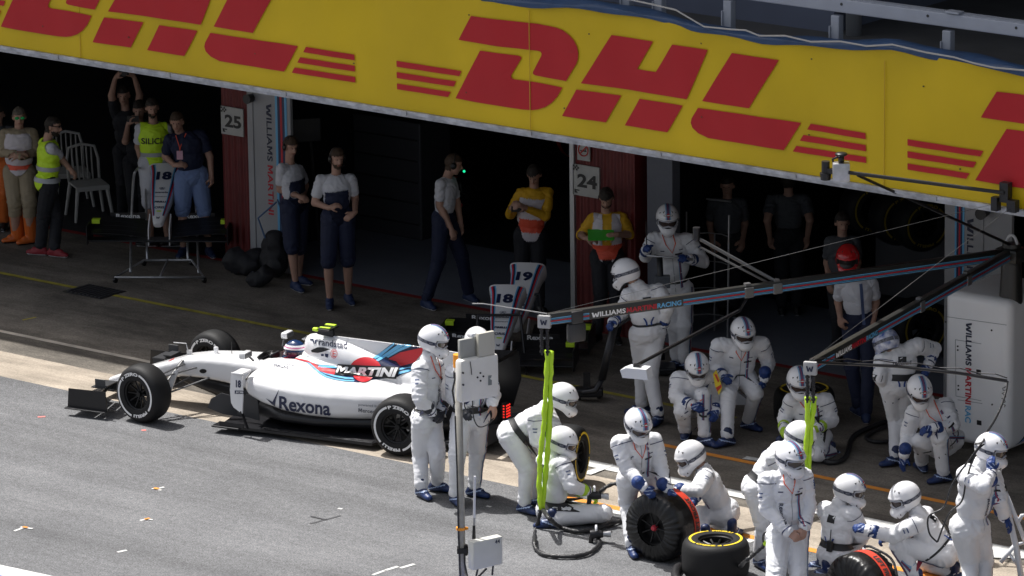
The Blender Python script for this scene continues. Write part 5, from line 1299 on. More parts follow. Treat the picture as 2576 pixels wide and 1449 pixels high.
# ============================================================ GARAGE STAFF AND OFFICIALS
M_SHW = mat('shirt_white', (.62, .63, .68), .75, var=.08, vscale=5); M_SHN = mat('cloth_navy', (.010, .016, .05), .75, var=.2, vscale=8)
M_DK = mat('cloth_dark', (.012, .013, .018), .8); M_HIV = mat('hi_vis', (.62, .92, .03), .6); M_REF = mat('reflective', (.42, .44, .46), .35)
M_JAK = mat('jacket_yellow', (.72, .40, .015), .7, var=.15, vscale=6); M_BIB = mat('bib_white', (.60, .56, .60), .65); M_BIBR = mat('bib_red', (.75, .10, .05), .6)
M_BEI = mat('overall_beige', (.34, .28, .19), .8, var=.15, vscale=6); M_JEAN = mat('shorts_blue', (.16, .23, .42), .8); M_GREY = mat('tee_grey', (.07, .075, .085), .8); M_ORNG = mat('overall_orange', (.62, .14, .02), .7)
TO = ('torso', 'neck0'); SH = ('torso', 'uarm1'); LS = ('torso', 'uarm1', 'uarm2', 'farm')
TR = ('pelvis', 'thigh', 'shank')
def ring_band(P_, h, wd, m, name, off=.012):
    c = P_['Pv']+P_['up']*h; smp = []
    for i in range(28):
        t = 2*PI*i/28; d = P_['hs']*math.cos(t)+P_['fw']*math.sin(t); smp.append((c, d, P_['up']*wd))
    return ribbon(P_['bvh'], smp, m, P_['root'], name, off, True)
def patch_on(P_, h0, h1, x0, x1, m, name, off=.01, s=1, n=6):
    smp = [(P_['Pv']+P_['up']*(h0+(h1-h0)*i/n)+P_['hs']*(x0+x1)/2, P_['fw']*s, P_['hs']*(x1-x0)/2) for i in range(n+1)]
    return ribbon(P_['bvh'], smp, m, P_['root'], name, off)
def front_piece(P_, name, m, h0, h1, x0, x1, off=.016, tg=('torso', 'pelvis')):
    Pv, up, hs, fw = P_['Pv'], P_['up'], P_['hs'], P_['fw']
    def cond(v):
        r = Vector(v)-Pv; return h0 < r.dot(up) < h1 and x0 < r.dot(hs) < x1 and r.dot(fw) > -.01
    return P_['cloth'](name, tg, m, off, cond)
def torso_text(P_, txt, h, wd, m, s=1, x=0, vertical=False, size=None):
    up, hs, fw = P_['up'], P_['hs'], P_['fw']*s; X = up.cross(fw).normalized()
    if vertical: X, Y = -up, X
    else: Y = up
    c = P_['Pv']+up*h+X*0+(hs*x)
    T = frame(X, Y, fw, c+fw*.5); vs, fs, w0, h0 = text_polys(txt, 1., .02); sc = wd/w0
    return decal([([(a*sc, b*sc) for a, b in vs], fs)], P_['bvh'], T, m, P_['root'], 'lettering', .008, .05, .3)
shirt_cut = {'shirt': (SH, M_SHW), 'trousers': (TR, M_SHN)}
PPL[24] = person('marshal in yellow jacket and bib writing on a green clipboard at pillar 24', 'C', (800, 1360), dict(H=(818, 455, .04), N=(812, 530, 0), P=(822, 830, 0), Sa=(730, 590, 0), Sb=(915, 580, 0), Ea=(655, 690, .02), Wa=(680, 712, .22), Eb=(965, 690, 0), Wb=(885, 690, .24), Da=(760, 720, .25), Db=(820, 700, .27),
   Ka=(780, 1090, 0), Aa=(755, 1330), Ta=(735, 1378), Kb=(880, 1090, 0), Ab=(880, 1330), Tb=(890, 1378)), (-5, 34), 'staff', helm=None, shoe='shoe_k', clothes={'jacket': (('torso', 'uarm1', 'uarm2'), M_JAK, .010), 'trousers': (TR, M_DK)}, extras=('beard',), bulk=1.08)
front_piece(PPL[24], 'bib', M_BIB, -.03, .5, -.15, -.05, .022); front_piece(PPL[24], 'bib', M_BIB, -.03, .5, .05, .15, .022); front_piece(PPL[24], 'bib_panel', M_BIBR, .0, .17, -.15, .15, .026)
a = PPL[24]; q = a['handT']['a'][0].translation; q2 = a['handT']['b'][0].translation; c = (q+q2)/2+Vector((0, 0, .02))
mb = MB(); mb.box((0, 0, 0), (.30, .22, .012), T=look_frame(c, TC+Vector((0, 0, -.35)), (0, 0, 1))); o = mb.build('clipboard', mat('green_board', (.06, .55, .05), .4)); tag(o, 'bright green clipboard held by the marshal at pillar 24', 'clipboard')
PPL[23] = person('marshal in yellow jacket and bib looking down at a phone before the dark garage', 'C', (330, 1168), dict(H=(350, 305, .03), N=(350, 375, 0), P=(325, 690, 0), Sa=(265, 425, 0), Sb=(440, 420, 0), Ea=(195, 560, .02), Wa=(200, 525, .24), Eb=(425, 570, .02), Wb=(300, 520, .25), Da=(220, 490, .28), Db=(260, 500, .3),
   Ka=(270, 930, 0), Aa=(265, 1150), Ta=(250, 1190), Kb=(380, 930, 0), Ab=(385, 1150), Tb=(395, 1190)), (-12, 30), 'staff', helm=None, shoe='shoe_k', clothes={'jacket': (LS, M_JAK, .010), 'trousers': (TR, M_DK)}, bulk=1.08)
front_piece(PPL[23], 'bib', M_BIB, -.04, .46, -.16, .16, .022); front_piece(PPL[23], 'bib_panel', M_BIBR, .05, .22, -.13, .13, .028)
a = PPL[23]['handT']['a'][0].translation; mb = MB(); mb.box((0, 0, 0), (.15, .02, .075), T=look_frame(a+RC*.07+TC*.05, TC, (0, 0, 1)), bev=.006); o = mb.build('phone', M_BLK); tag(o, 'dark phone held by the marshal left of pillar 24', 'phone')
PPL[25] = person('team member with headset in white and navy shirt, standing well forward of the garage', 'B', (655, 1375), dict(H=(640, 535, .03), N=(635, 605, 0), P=(645, 860, 0), Sa=(545, 655, 0), Sb=(720, 650, -.03), Ea=(515, 785, .0), Wa=(595, 815, .2), Da=(660, 790, .25), Eb=(742, 765, -.02), Wb=(742, 840, .14), Db=(700, 870, .2),
   Ka=(590, 1120, 0), Aa=(598, 1330), Ta=(597, 1388), Kb=(700, 1110, 0), Ab=(705, 1305), Tb=(748, 1372)), (22, 8), 'staff', helm=None, shoe='shoe_n', group='team members with headsets', clothes={'shirt': (SH, M_SHW, .007), 'shorts': (('pelvis', 'thigh'), M_SHN, .016)}, extras=('headset', 'beard'), hair=M_HAIRB)
front_piece(PPL[25], 'navy_panel', M_SHN, -.1, .32, -.13, .13)
PPL[26] = person('team member with headset standing against the white team panel, body turned right', 'B', (415, 1275), dict(H=(378, 468, .02), N=(372, 545, 0), P=(400, 800, 0), Sa=(325, 590, .10), Sb=(425, 600, -.12), Ea=(318, 710, .1), Wa=(415, 745, .14), Eb=(460, 690, -.12), Wb=(452, 742, .0),
   Ka=(385, 1040, .04), Aa=(405, 1235), Ta=(455, 1290), Kb=(425, 1040, -.06), Ab=(425, 1200), Tb=(480, 1240)), (32, 14), 'staff', helm=None, shoe='shoe_n', group='team members with headsets', clothes={'shirt': (SH, M_SHW, .007), 'shorts': (('pelvis', 'thigh'), M_SHN, .016)}, extras=('headset',), hair=M_HAIRB)
front_piece(PPL[26], 'navy_panel', M_SHN, -.1, .32, -.12, .2)
PPL[27] = person('team member with green-tipped microphone walking right in white shirt and navy trousers', 'B', (1280, 1375), dict(H=(1300, 570, 0), N=(1268, 630, 0), P=(1245, 880, 0), Sa=(1225, 680, .14), Sb=(1285, 660, -.16), Ea=(1222, 800, .15), Wa=(1285, 930, .16), Da=(1305, 990, .18), Eb=(1320, 790, -.16), Wb=(1340, 900, -.14),
   Ka=(1215, 1110, .05), Aa=(1145, 1335), Ta=(1215, 1392), Kb=(1345, 1090, -.05), Ab=(1385, 1295), Tb=(1440, 1345)), (92, 14), 'staff', helm=None, shoe='shoe_n', group='team members with headsets', clothes={'shirt': (SH, M_SHW, .007), 'trousers': (TR, M_SHN, .010)}, extras=('headset',), hair=M_HAIRB)
p = PPL[27]['hF'] @ Vector((-.02, .14, -.055)); mb = MB(); mb.ball(p, .016, 10); mb.build('microphone_tip', mat('mic_green', (.02, .7, .35), .4, emit=(.02, 1, .45, .8)), PPL[27]['root'])
PPL[19] = person('team member in open red helmet and white short sleeved shirt behind the near boom', 'D', (805, 1830), dict(H=(722, 845, .04), N=(740, 935, 0), P=(795, 1240, -.02), Sa=(675, 1010, 0), Sb=(880, 1000, 0), Ea=(662, 1130, 0), Wa=(672, 1215, .08), Da=(680, 1280, .1), Eb=(905, 1130, 0), Wb=(885, 1265, .08), Db=(870, 1330, .1),
   Ka=(750, 1550, .02), Aa=('Q', 915, 710), Ta=('Q', 870, 745), Kb=(860, 1550, .02), Ab=('Q', 985, 780), Tb=('Q', 975, 815)), (-8, 14), 'staff', helm='r', shoe='shoe_n', clothes={'shirt': (SH, M_SHW, .007), 'trousers': (TR, M_SHN, .010)}, extras=('beard',))
patch_on(PPL[19], -.02, .44, .028, .062, M_NVS, 'shirt_stripe', .008)
PPL[28] = person('photographer in dark clothes holding a camera overhead inside the left garage', 'A', (830, 985), dict(H=(800, 205, 0), N=(810, 270, 0), P=(825, 560, 0), Sa=(745, 330, 0), Sb=(885, 330, 0), Ea=(722, 200, .05), Wa=(745, 95, .12), Da=(775, 55, .13), Eb=(905, 200, .05), Wb=(870, 85, .12), Db=(845, 50, .13),
   Ka=(790, 770, 0), Aa=(790, 955), Ta=(785, 1000), Kb=(860, 770, 0), Ab=(865, 955), Tb=(870, 1000)), (0, 5), 'staff', helm=None, shoe='shoe_k', clothes={'shirt': (SH, M_DK), 'trousers': (TR, M_DK)})
c = (PPL[28]['handT']['a'][0].translation+PPL[28]['handT']['b'][0].translation)/2; cm = thing('camera', 'camera held overhead by the dark clothed photographer', 'camera', c)
mb = MB(); mb.box((0, 0, .06), (.14, .07, .09), T=look_frame(c, TC), bev=.01); mb.build('body', M_BLK, cm); mb = MB(); mb.cyl((0, .03, .06), (0, .11, .06), .034, n=14, T=look_frame(c, TC)); mb.build('lens', M_BLK, cm)
PPL[30] = person('onlooker photographing with a phone behind the man in the SILICIA vest', 'A', (890, 1060), dict(H=(903, 300, 0), N=(900, 360, 0), P=(890, 640, 0), Sa=(845, 420, 0), Sb=(965, 420, 0), Ea=(812, 500, .06), Wa=(828, 395, .14), Da=(845, 350, .16), Eb=(975, 540, 0), Wb=(960, 620, .05),
   Ka=(860, 850, 0), Aa=(865, 1030), Ta=(860, 1075), Kb=(925, 850, 0), Ab=(930, 1030), Tb=(935, 1075)), (-5, 8), 'staff', helm=None, shoe='shoe_k', clothes={'shirt': (SH, M_DK), 'trousers': (TR, M_DK)})
a = PPL[30]['handT']['a'][0].translation; mb = MB(); mb.box((0, 0, 0), (.15, .012, .075), T=look_frame(a+RC*.06+Vector((0, 0, .07))+TC*.04, TC, (0, 0, 1))); o = mb.build('phone', M_BLK); tag(o, 'phone held up sideways beside the SILICIA vest', 'phone')
PPL[29] = person('man in lime vest lettered SILICIA standing behind the nose cone stand', 'A', (1000, 1165), dict(H=(985, 285, 0), N=(990, 355, 0), P=(1000, 640, 0), Sa=(905, 415, 0), Sb=(1080, 415, -.05), Ea=(895, 540, -.08), Wa=(915, 640, -.05), Eb=(1095, 540, -.08), Wb=(1080, 650, -.05),
   Ka=(965, 900, 0), Aa=(975, 1130), Ta=(960, 1165), Kb=(1060, 900, 0), Ab=(1085, 1130), Tb=(1100, 1165)), (12, 8), 'staff', helm=None, shoe='shoe_k', clothes={'shirt': (SH, M_SHW, .008), 'shorts': (('pelvis', 'thigh'), M_SHW, .012), 'vest': (('torso', 'pelvis'), M_HIV, .020)}, extras=('beard',), bulk=1.05)
ring_band(PPL[29], .12, .026, M_REF, 'reflective_band', .010); torso_text(PPL[29], 'SILICIA', .30, .33, M_SINK)
PPL[31] = person('man in navy shirt and blue shorts with a red lanyard and pass', 'A', (1270, 1240), dict(H=(1145, 375, .04), N=(1160, 445, 0), P=(1240, 730, 0), Sa=(1100, 490, .04), Sb=(1300, 460, -.04), Ea=(1070, 600, .04), Wa=(1130, 655, .18), Da=(1180, 650, .2), Eb=(1358, 600, -.02), Wb=(1368, 720, .02), Db=(1372, 790, .03),
   Ka=(1180, 950, 0), Aa=(1185, 1190), Ta=(1165, 1238), Kb=(1320, 950, 0), Ab=(1355, 1190), Tb=(1375, 1240)), (-5, 12), 'staff', helm=None, shoe='shoe_n', clothes={'shirt': (SH, M_SHN, .012), 'shorts': (('pelvis', 'thigh'), M_JEAN, .016)}, bulk=1.15, hair=M_HAIRB)
P_ = PPL[31]; u, v = zz('A', 1163, 590); cp = PD(u, v, depth(P_['mid'])-.17)
mb = MB(); mb.tube([P_['j']['N']-P_['hs']*.06+P_['fw']*.1, cp+Vector((-.0, 0, .1)), cp+Vector((0, 0, .04)), cp+Vector((0, 0, .1))+P_['hs']*.01, P_['j']['N']+P_['hs']*.07+P_['fw']*.1], .006, 6); mb.build('lanyard', M_BIBR, P_['root'])
mb = MB(); mb.box((0, 0, 0), (.075, .006, .11), T=look_frame(cp, TC)); mb.build('pass', mat('pass_pink', (.6, .35, .45), .5), P_['root'])
PPL[32] = person('marshal in beige overalls, white bib and orange boots with folded arms', 'A', (130, 1140), dict(H=(125, 345, 0), N=(122, 415, 0), P=(125, 700, 0), Sa=(35, 455, 0), Sb=(205, 450, 0), Ea=(15, 570, .0), Wa=(105, 585, .2), Da=(160, 575, .17), Eb=(232, 565, 0), Wb=(130, 600, .22), Db=(60, 590, .18),
   Ka=(95, 900, 0), Aa=(105, 1100), Ta=(60, 1140), Kb=(190, 900, 0), Ab=(195, 1110), Tb=(150, 1152)), (8, 6), 'staff', helm=None, shoe='wellie_o', clothes={'overalls': (LS+TR, M_BEI, .018, lambda v: v[2] > .36)}, hair=mat('hair_grey', (.12, .10, .08), .8, bump=.6, bscale=60), bulk=1.05, hr_len=1.5)
front_piece(PPL[32], 'bib', M_BIB, .0, .5, -.15, .15, .028); front_piece(PPL[32], 'bib_panel', M_BIBR, .05, .12, -.13, .13, .034); front_piece(PPL[32], 'bib_panel', M_BIBR, .26, .31, -.12, .12, .034)
mb = MB(); hF = PPL[32]['hF']
for s_ in (1, -1): mb.ball((s_*.034, .090, .018), (.030, .010, .020), 10, hF)
mb.build('mirrored_goggles', mat('lens_green', (.02, .45, .12), .15), PPL[32]['root'])
PPL[33] = person('official in bright lime hi-vis vest and black trousers facing right in sunglasses', 'A', (320, 1225), dict(H=(345, 405, 0), N=(310, 470, 0), P=(310, 770, 0), Sa=(330, 545, .14), Sb=(290, 510, -.16), Ea=(400, 615, .13), Wa=(455, 680, .08), Da=(490, 720, .06), Eb=(370, 600, -.16), Wb=(440, 660, -.1),
   Ka=(280, 990, .03), Aa=(262, 1185), Ta=(228, 1218), Kb=(365, 1000, -.03), Ab=(352, 1195), Tb=(440, 1240)), (75, 8), 'staff', helm=None, shoe='shoe_r', clothes={'shirt': (SH, M_SHW, .008), 'trousers': (TR, M_DK, .012), 'vest': (('torso', 'pelvis'), M_HIV, .022)}, extras=('beard', 'shades'), bulk=1.05)
ring_band(PPL[33], .20, .028, M_REF, 'reflective_band', .010); ring_band(PPL[33], .06, .028, M_REF, 'reflective_band', .012)
for i_, h_, x_, s_ in ((7, .27, .10, 1), (1, .25, .02, 1), (11, .25, .02, 1)):
    P0 = PPL[i_]; ss = P0['hs']; up_ = P0['up']; T0 = frame(-up_, up_.cross(P0['fw']), P0['fw'], P0['Pv']+up_*h_+(-ss if i_ == 7 else ss*0)*x_+P0['fw']*.5)
    T0 = frame(-up_, (P0['fw'].cross(-up_)), P0['fw'], T0.translation); vs, fs, w0, h0 = text_polys('Rexona', 1., .02)
    decal([([(a*.17/w0, b*.17/w0) for a, b in vs], fs)], P0['bvh'], T0, M_INK, P0['root'], 'lettering', .008, .05, .4)
P0 = PPL[17]; T0 = frame(P0['up'].cross(-P0['fw']), P0['up'], -P0['fw'], P0['Pv']+P0['up']*.28-P0['fw']*.5); vs, fs, w0, h0 = text_polys('randstad', 1., .02)
decal([([(a*.20/w0, b*.20/w0) for a, b in vs], fs)], P0['bvh'], T0, M_INK, P0['root'], 'lettering', .008, .05, .4)
# dim figures deep in the garages
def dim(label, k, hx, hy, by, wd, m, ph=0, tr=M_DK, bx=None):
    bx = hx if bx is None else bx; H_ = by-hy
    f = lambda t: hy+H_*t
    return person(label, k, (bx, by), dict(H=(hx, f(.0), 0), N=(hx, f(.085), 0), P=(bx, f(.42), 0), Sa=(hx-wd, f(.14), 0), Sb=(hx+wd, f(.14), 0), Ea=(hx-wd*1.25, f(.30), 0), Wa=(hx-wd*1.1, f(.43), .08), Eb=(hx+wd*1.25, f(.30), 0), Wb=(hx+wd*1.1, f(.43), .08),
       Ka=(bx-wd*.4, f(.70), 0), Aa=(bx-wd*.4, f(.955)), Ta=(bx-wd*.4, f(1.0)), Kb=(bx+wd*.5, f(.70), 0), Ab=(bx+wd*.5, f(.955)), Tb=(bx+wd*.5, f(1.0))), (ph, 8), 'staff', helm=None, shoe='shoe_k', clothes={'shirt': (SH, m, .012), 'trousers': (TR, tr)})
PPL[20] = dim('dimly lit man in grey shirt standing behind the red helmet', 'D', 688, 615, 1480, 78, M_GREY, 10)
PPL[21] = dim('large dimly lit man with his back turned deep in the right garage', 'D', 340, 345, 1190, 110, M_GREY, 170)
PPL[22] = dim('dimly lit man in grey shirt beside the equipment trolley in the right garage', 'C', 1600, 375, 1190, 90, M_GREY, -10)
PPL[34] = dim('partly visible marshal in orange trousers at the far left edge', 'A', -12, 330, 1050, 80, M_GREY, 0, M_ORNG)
# driver
def car_pt(x, y, z): return TCAR @ Vector((x, y, z))
dr = thing('person', 'racing driver in blue and white helmet seated in the cockpit', 'person', car_pt(1.72, 0, .15))
mb = MB(); cap_mb(mb, car_pt(1.74, 0, .42), car_pt(1.72, 0, .50), .15, .15); cap_mb(mb, car_pt(1.74, .14, .52), car_pt(1.74, -.14, .52), .07, .07); cap_mb(mb, car_pt(1.72, 0, .55), car_pt(1.73, 0, .70), .07, .07); mb.ball(car_pt(1.74, 0, .77), .10, 14)
for s in (1, -1): cap_mb(mb, car_pt(1.74, s*.16, .52), car_pt(1.86, s*.17, .5), .05, .045); cap_mb(mb, car_pt(1.86, s*.17, .5), car_pt(1.97, s*.08, .62), .045, .04)
V, F = remesh(mb, .014, 4); from_arrays('body', V, F, mat('driver_suit', (.6, .6, .62), .7), dr)
HELM['d'] = helmet_meshes(mat('helmet_driver', (.012, .035, .11), .2, coat=.5), False, 'd')
Hd = look_frame(car_pt(1.72, 0, .765), _h, (0, 0, 1)); place(HELM['d'], Hd @ Matrix.Scale(.80, 4), dr)
bh = MB(); bh.add([Hd @ (v.co*.80) for v in HELM['d'][0][1].vertices], [tuple(p.vertices) for p in HELM['d'][0][1].polygons]); bhd = BVHTree.FromPolygons(bh.v, bh.f)
for el_, m, wd in ((30, M_HELM, .012), (24, mat('helmet_pink', (.6, .12, .3), .3), .006), (18, M_HELM, .008)):
    smp = []
    for i in range(40):
        az = 2*PI*i/40; d = (Hd.to_3x3() @ Vector((math.sin(az), math.cos(az), 0))).normalized(); smp.append((Hd.translation+Vector((0, 0, .14*math.sin(math.radians(el_)))), d, Vector((0, 0, wd))))
    ribbon(bhd, smp, m, dr, 'helmet_band', .003, True)

# ============================================================ EQUIPMENT
M_GMET = mat('gun_metal', (.032, .032, .035), .4, .6); M_ALU = mat('aluminium', (.55, .56, .58), .35, .7, var=.2, vscale=20); M_LGT = mat('light_grey_box', (.62, .62, .57), .5, var=.08, vscale=5)
M_BOOM = mat('boom_black', (.03, .03, .028), .3, spec=.5); M_HOSE = mat('hose_black', (.018, .018, .02), .4, bump=.8, bscale=60); M_LIMEH = mat('hose_lime', (.46, .72, .02), .5, bump=.6, bscale=30)
M_WTUBE = mat('white_tube', (.68, .69, .72), .4); M_OCL = mat('clamp_orange', (.85, .32, .02), .5); M_BLKT = mat('blanket_black', (.005, .005, .0055), .36, bump=.5, bscale=25); M_REDT = mat('blanket_red', (.58, .045, .02), .55)
Zv = Vector((0, 0, 1))
J0 = Vector((10.39, -1.51, 2.2)); W1 = G(1376, 806, 2.2); W2 = G(2042, 922, 2.2)
def on_vplane(u, v, P0, n):
    d = ray(u, v); n = np.array(n); t = np.dot(np.array(P0)-CAM, n)/np.dot(d, n); return Vector((CAM+d*t).tolist())
gb = thing('overhead_gantry', 'black overhead gantry with two striped booms over the pit box', 'gantry', J0)
def boom(A_, B_, uv0, uv1, name):
    d = (B_-A_); L = d.length; d.normalize(); n = d.cross(Zv).normalized()
    if n.dot(TC) < 0: n = -n
    e = bpy.data.objects
    mb = MB(); X = d; T = frame(X, n, Zv, A_)
    if X.cross(n).dot(Zv) < 0: T = frame(X, n, Zv, A_)
    mb.box((L/2, 0, .012), (L, .075, .125), T=T, bev=.02); bo = mb.build('boom', M_BOOM, gb, auto=40)
    T2 = frame(d, Zv, n, A_+n*.0385)
    s0 = (on_vplane(*uv0, A_, n)-A_).dot(d); s1 = (on_vplane(*uv1, A_, n)-A_).dot(d)
    def lp(m, a, b, z0, z1):
        mb = MB(); mb.add([(a, z0, .004), (b, z0, .004), (b, z1, .004), (a, z1, .004)], [(0, 1, 2, 3)], 0, T2); mb.build('boom_stripe', m, bo)
    for a, b in ((.02, s0-.02), (s1+.02, L-.1)):
        lp(M_LB, a, b, .020, .028); lp(M_LB, a, b, .010, .014); lp(M_RD, a, b, -.009, .004); lp(M_LB, a, b, -.020, -.015); lp(M_LB, a, b, -.034, -.027)
    W_ = s1-s0; c = s0
    for t, m, f in (('WILLIAMS', M_WHT, .385), ('MARTINI', M_RD, .34), ('RACING', M_LB, .275)):
        wd = W_*f; flat_text(t, T2 @ Matrix.Translation((c+wd/2, 0, 0)), m, bo, width=wd*.97, height=.052, bold=.03, off=.005); c += wd
    return bo, d, n, T
M_LB2 = M_LB
b1, d1, n1, T1 = boom(W1, J0, (1482, 795), (1710, 768), 'a'); b2, d2, n2, T2_ = boom(W2, J0, (2092, 893), (2198, 838), 'b')
def at_boom(A_, d, n, u, v): p = on_vplane(u, v, A_, n); return A_+d*(p-A_).dot(d)
for A_, d, n, lst in ((W1, d1, n1, ((1880, 735), (1952, 722))), (W2, d2, n2, ((2312, 790), (2430, 700)))):
    for u, v in lst:
        p = at_boom(A_, d, n, u, v); mb = MB(); mb.box((0, 0, 0), (.11, .10, .11), T=frame(d, n, Zv, p), bev=.01); mb.box((0, 0, .07), (.06, .05, .05), T=frame(d, n, Zv, p)); mb.build('clamp', mat('clamp_grey', (.16, .16, .16), .45, .4), gb)
for A_, d, n in ((W1, d1, n1), (W2, d2, n2)):
    face = (TC*.8-RC*.25).normalized(); T = frame(face.cross(Zv).normalized()*-1, Zv, face, A_+TC*.02)
    T = frame(Zv.cross(face).normalized(), Zv, face, A_-d*.03)
    mb = MB(); mb.box((0, -.01, 0), (.135, .135, .05), T=T, bev=.012); pl = mb.build('end_box', mat('end_box_grey', (.38, .38, .38), .5), gb, auto=40)
    flat_text('W', T @ Matrix.Translation((0, -.01, .026)), M_INK, pl, width=.075, height=.055, bold=.03)
    for sx in (-.03, .03):
        mb = MB()
        for i in range(9): mb.cyl(A_-d*.03+T.to_3x3() @ Vector((sx, 0, 0))+Vector((0, 0, -.09-i*.028)), A_-d*.03+T.to_3x3() @ Vector((sx, 0, 0))+Vector((0, 0, -.11-i*.028)), .016 if i % 2 else .022, n=8)
        mb.tube([A_-d*.03+T.to_3x3() @ Vector((sx, 0, 0))+Vector((0, 0, -.08)), A_-d*.03+T.to_3x3() @ Vector((sx, 0, 0))+Vector((0, 0, -.36))], .012, 6)
        mb.build('hose_fitting', M_GMET, gb)
mb = MB(); mb.cyl(J0+Vector((0, 0, .12)), Vector((J0.x, J0.y, 1.6)), .10, .13, 20); mb.box(J0, (.28, .26, .16), bev=.03); mb.build('gantry_head', M_BOOM, gb, auto=40)
mb = MB(); mb.tube([J0+Vector((.07*math.cos(t)*1, 0, .08+.13*math.sin(t))) for t in [PI*i/10 for i in range(11)]], .016, 8); mb.build('white_hoop', M_WTUBE, gb)
# reversing lamp box under boom 1
p = at_boom(W1, d1, n1, 1447, 800); mb = MB(); mb.box((0, .01, .0), (.13, .10, .13), T=frame(d1, n1, Zv, p), bev=.008); mb.box((0, .02, -.16), (.20, .09, .20), T=frame(d1, n1, Zv, p), bev=.03); mb.build('lamp_box', mat('lamp_box_black', (.03, .03, .032), .45), gb, auto=40)
# stay with cylinder, arm with white lamp
pc = at_boom(W1, d1, n1, 1952, 718)+Vector((0, 0, .07)); D_ = depth(pc)
e1 = PD(1757, 600, D_); mb = MB(); mb.tube([pc, e1], .018, 8); mb.tube([pc+Vector((-.1, 0, -.03)), PD(1762, 622, D_)], .012, 6); mb.build('stay', mat('stay_grey', (.14, .14, .14), .4, .3), gb)
mb = MB(); mb.cyl(PD(1752, 572, D_), PD(1752, 604, D_), .038, n=14); mb.build('stay_cap', M_GMET, gb, auto=40)
pa = at_boom(W1, d1, n1, 1880, 742)+Vector((0, 0, -.06)); pe = G(1603, 918, 1.95); pm = PD(1862, 780, depth(pa)+(depth(pe)-depth(pa))*.08)
mb = MB(); mb.tube([pa, pm], .014, 6); mb.tube([pm, pe], .018, 8); mb.build('lamp_arm', M_GMET, gb)
lm = thing('hanging_lamp', 'white angular lamp head hanging from the arm below the long boom', 'lamp', pe)
T = look_frame(pe+Vector((0, 0, -.07)), TC-RC*.4); mb = MB(); mb.prism([(-.14, -.055), (.13, -.055), (.155, .02), (.09, .05), (-.12, .05)], .15, T @ Matrix.Rotation(PI/2, 4, 'X') @ Matrix.Translation((0, 0, -.075))); mb.build('housing', M_WTUBE, lm)
mb = MB(); mb.box((0, 0, .055), (.07, .05, .05), T=T); mb.build('bracket', M_GMET, lm)
# rod and wires
mb = MB(); mb.tube([PD(1188, 764, depth(W1)), PD(1215, 764, depth(W1)), W1+Vector((0, 0, .07))], .006, 6); mb.build('sensor_rod', mat('rod_grey', (.30, .30, .30), .4), gb)
def wire(label, pts, r=.005, m=None, name='cable', cat='cable'):
    mb = MB(); mb.tube(pts, r, 6); o = mb.build(name, m or M_HOSE, None, smooth=True); tag(o, label, cat); return o
hk1 = PY(*zz('N', 1745, 490), -4.1); hk2 = PY(*zz('N', 1885, 510), -4.1)
wire('thin stay wire from the left boom end up to the hoarding', [W1+Vector((0, 0, .07)), hk1], .002, mat('wire_grey', (.09, .09, .09), .5), 'stay_wire', 'wire')
wire('thin stay wire from the right boom end up to the hoarding', [W2+Vector((0, 0, .07)), hk2], .002, MATS['wire_grey'], 'stay_wire', 'wire')
mb = MB(); mb.box(hk1, (.07, .08, .14)); o = mb.build('wire_hook', M_GMET, ban); mb = MB(); mb.box(hk2, (.1, .08, .12)); mb.build('wire_hook', M_GMET, ban)
# camera on its arm in front of the hoarding
ca = thing('arm_camera', 'silver camera unit on a long black arm in front of the yellow hoarding', 'camera', PY(2115, 440, -4.8))
br = PY(2530, 483, -4.07); cv = PY(2135, 434, -4.8); mb = MB(); mb.box(br, (.1, .08, .2)); mb.tube([br+Vector((0, -.04, 0)), cv], .020, 8); mb.build('arm', M_BLK, ca)
mb = MB(); mb.tube([PY(2158, 441, -4.76), J0+Vector((0, 0, .1))], .016, 8); mb.build('brace', M_BLK, ca)
q = PY(2116, 432, -4.8); mb = MB(); mb.box((0, 0, 0), (.17, .12, .19), T=look_frame(q, TC), bev=.012); mb.build('housing', M_ALU, ca, auto=40)
mb = MB(); q2 = PY(2077, 430, -4.8); mb.cyl(q2+Vector((0, 0, .10)), q2-Vector((0, 0, .02)), .042, n=16); mb.cyl(q2-Vector((0, 0, .02)), q2-Vector((0, 0, .09)), .06, .05, 16); mb.box((q2+q)/2, (.14, .05, .05)); mb.build('lens_barrel', M_BLK, ca, auto=40)
mb = MB(); mb.cyl(q+Vector((0, 0, .10)), q+Vector((0, 0, .16)), .03, n=10); mb.ball(q+Vector((0, 0, .18)), (.065, .065, .022), 12); mb.tube([q+Vector((-.08, 0, .02)), q+Vector((-.09, -.02, .12)), q+Vector((-.02, 0, .16))], .012, 6); mb.build('knob', M_BLK, ca, smooth=True)
# lime air hoses hanging from the booms, then black hose on the ground
def crinkle(pts, r, seed=0):
    out = []; rs = []; rr = random.Random(seed)
    for i in range(len(pts)-1):
        a, b = pts[i], pts[i+1]; n = max(2, int((b-a).length/.045))
        for k in range(n): out.append(a.lerp(b, k/n)+Vector((rr.uniform(-1, 1), rr.uniform(-1, 1), 0))*r*.22); rs.append(r*rr.uniform(.78, 1.2))
    out.append(pts[-1]); rs.append(r); return out, rs
def spline(P, n=8):
    out = []
    for i in range(len(P)-1):
        p0 = P[max(i-1, 0)]; p1 = P[i]; p2 = P[i+1]; p3 = P[min(i+2, len(P)-1)]
        for k in range(n):
            t = k/n; out.append(.5*((2*p1)+(p2-p0)*t+(2*p0-5*p1+4*p2-p3)*t*t+(3*p1-p0-3*p2+p3)*t**3))
    out.append(P[-1]); return out
def gpz(k, x, y, z=.03): return G(*zz(k, x, y), z)
h1 = thing('air_hose', 'lime air hose hanging from the left boom end to a black loop on the ground', 'hose', gpz('H', 1110, 1100, 0))
Dw = depth(W1); zb = [PD(*zz('G', x, y), Dw) for x, y in ((955, 300), (945, 560), (928, 800), (905, 1010), (900, 1180), (915, 1330))]
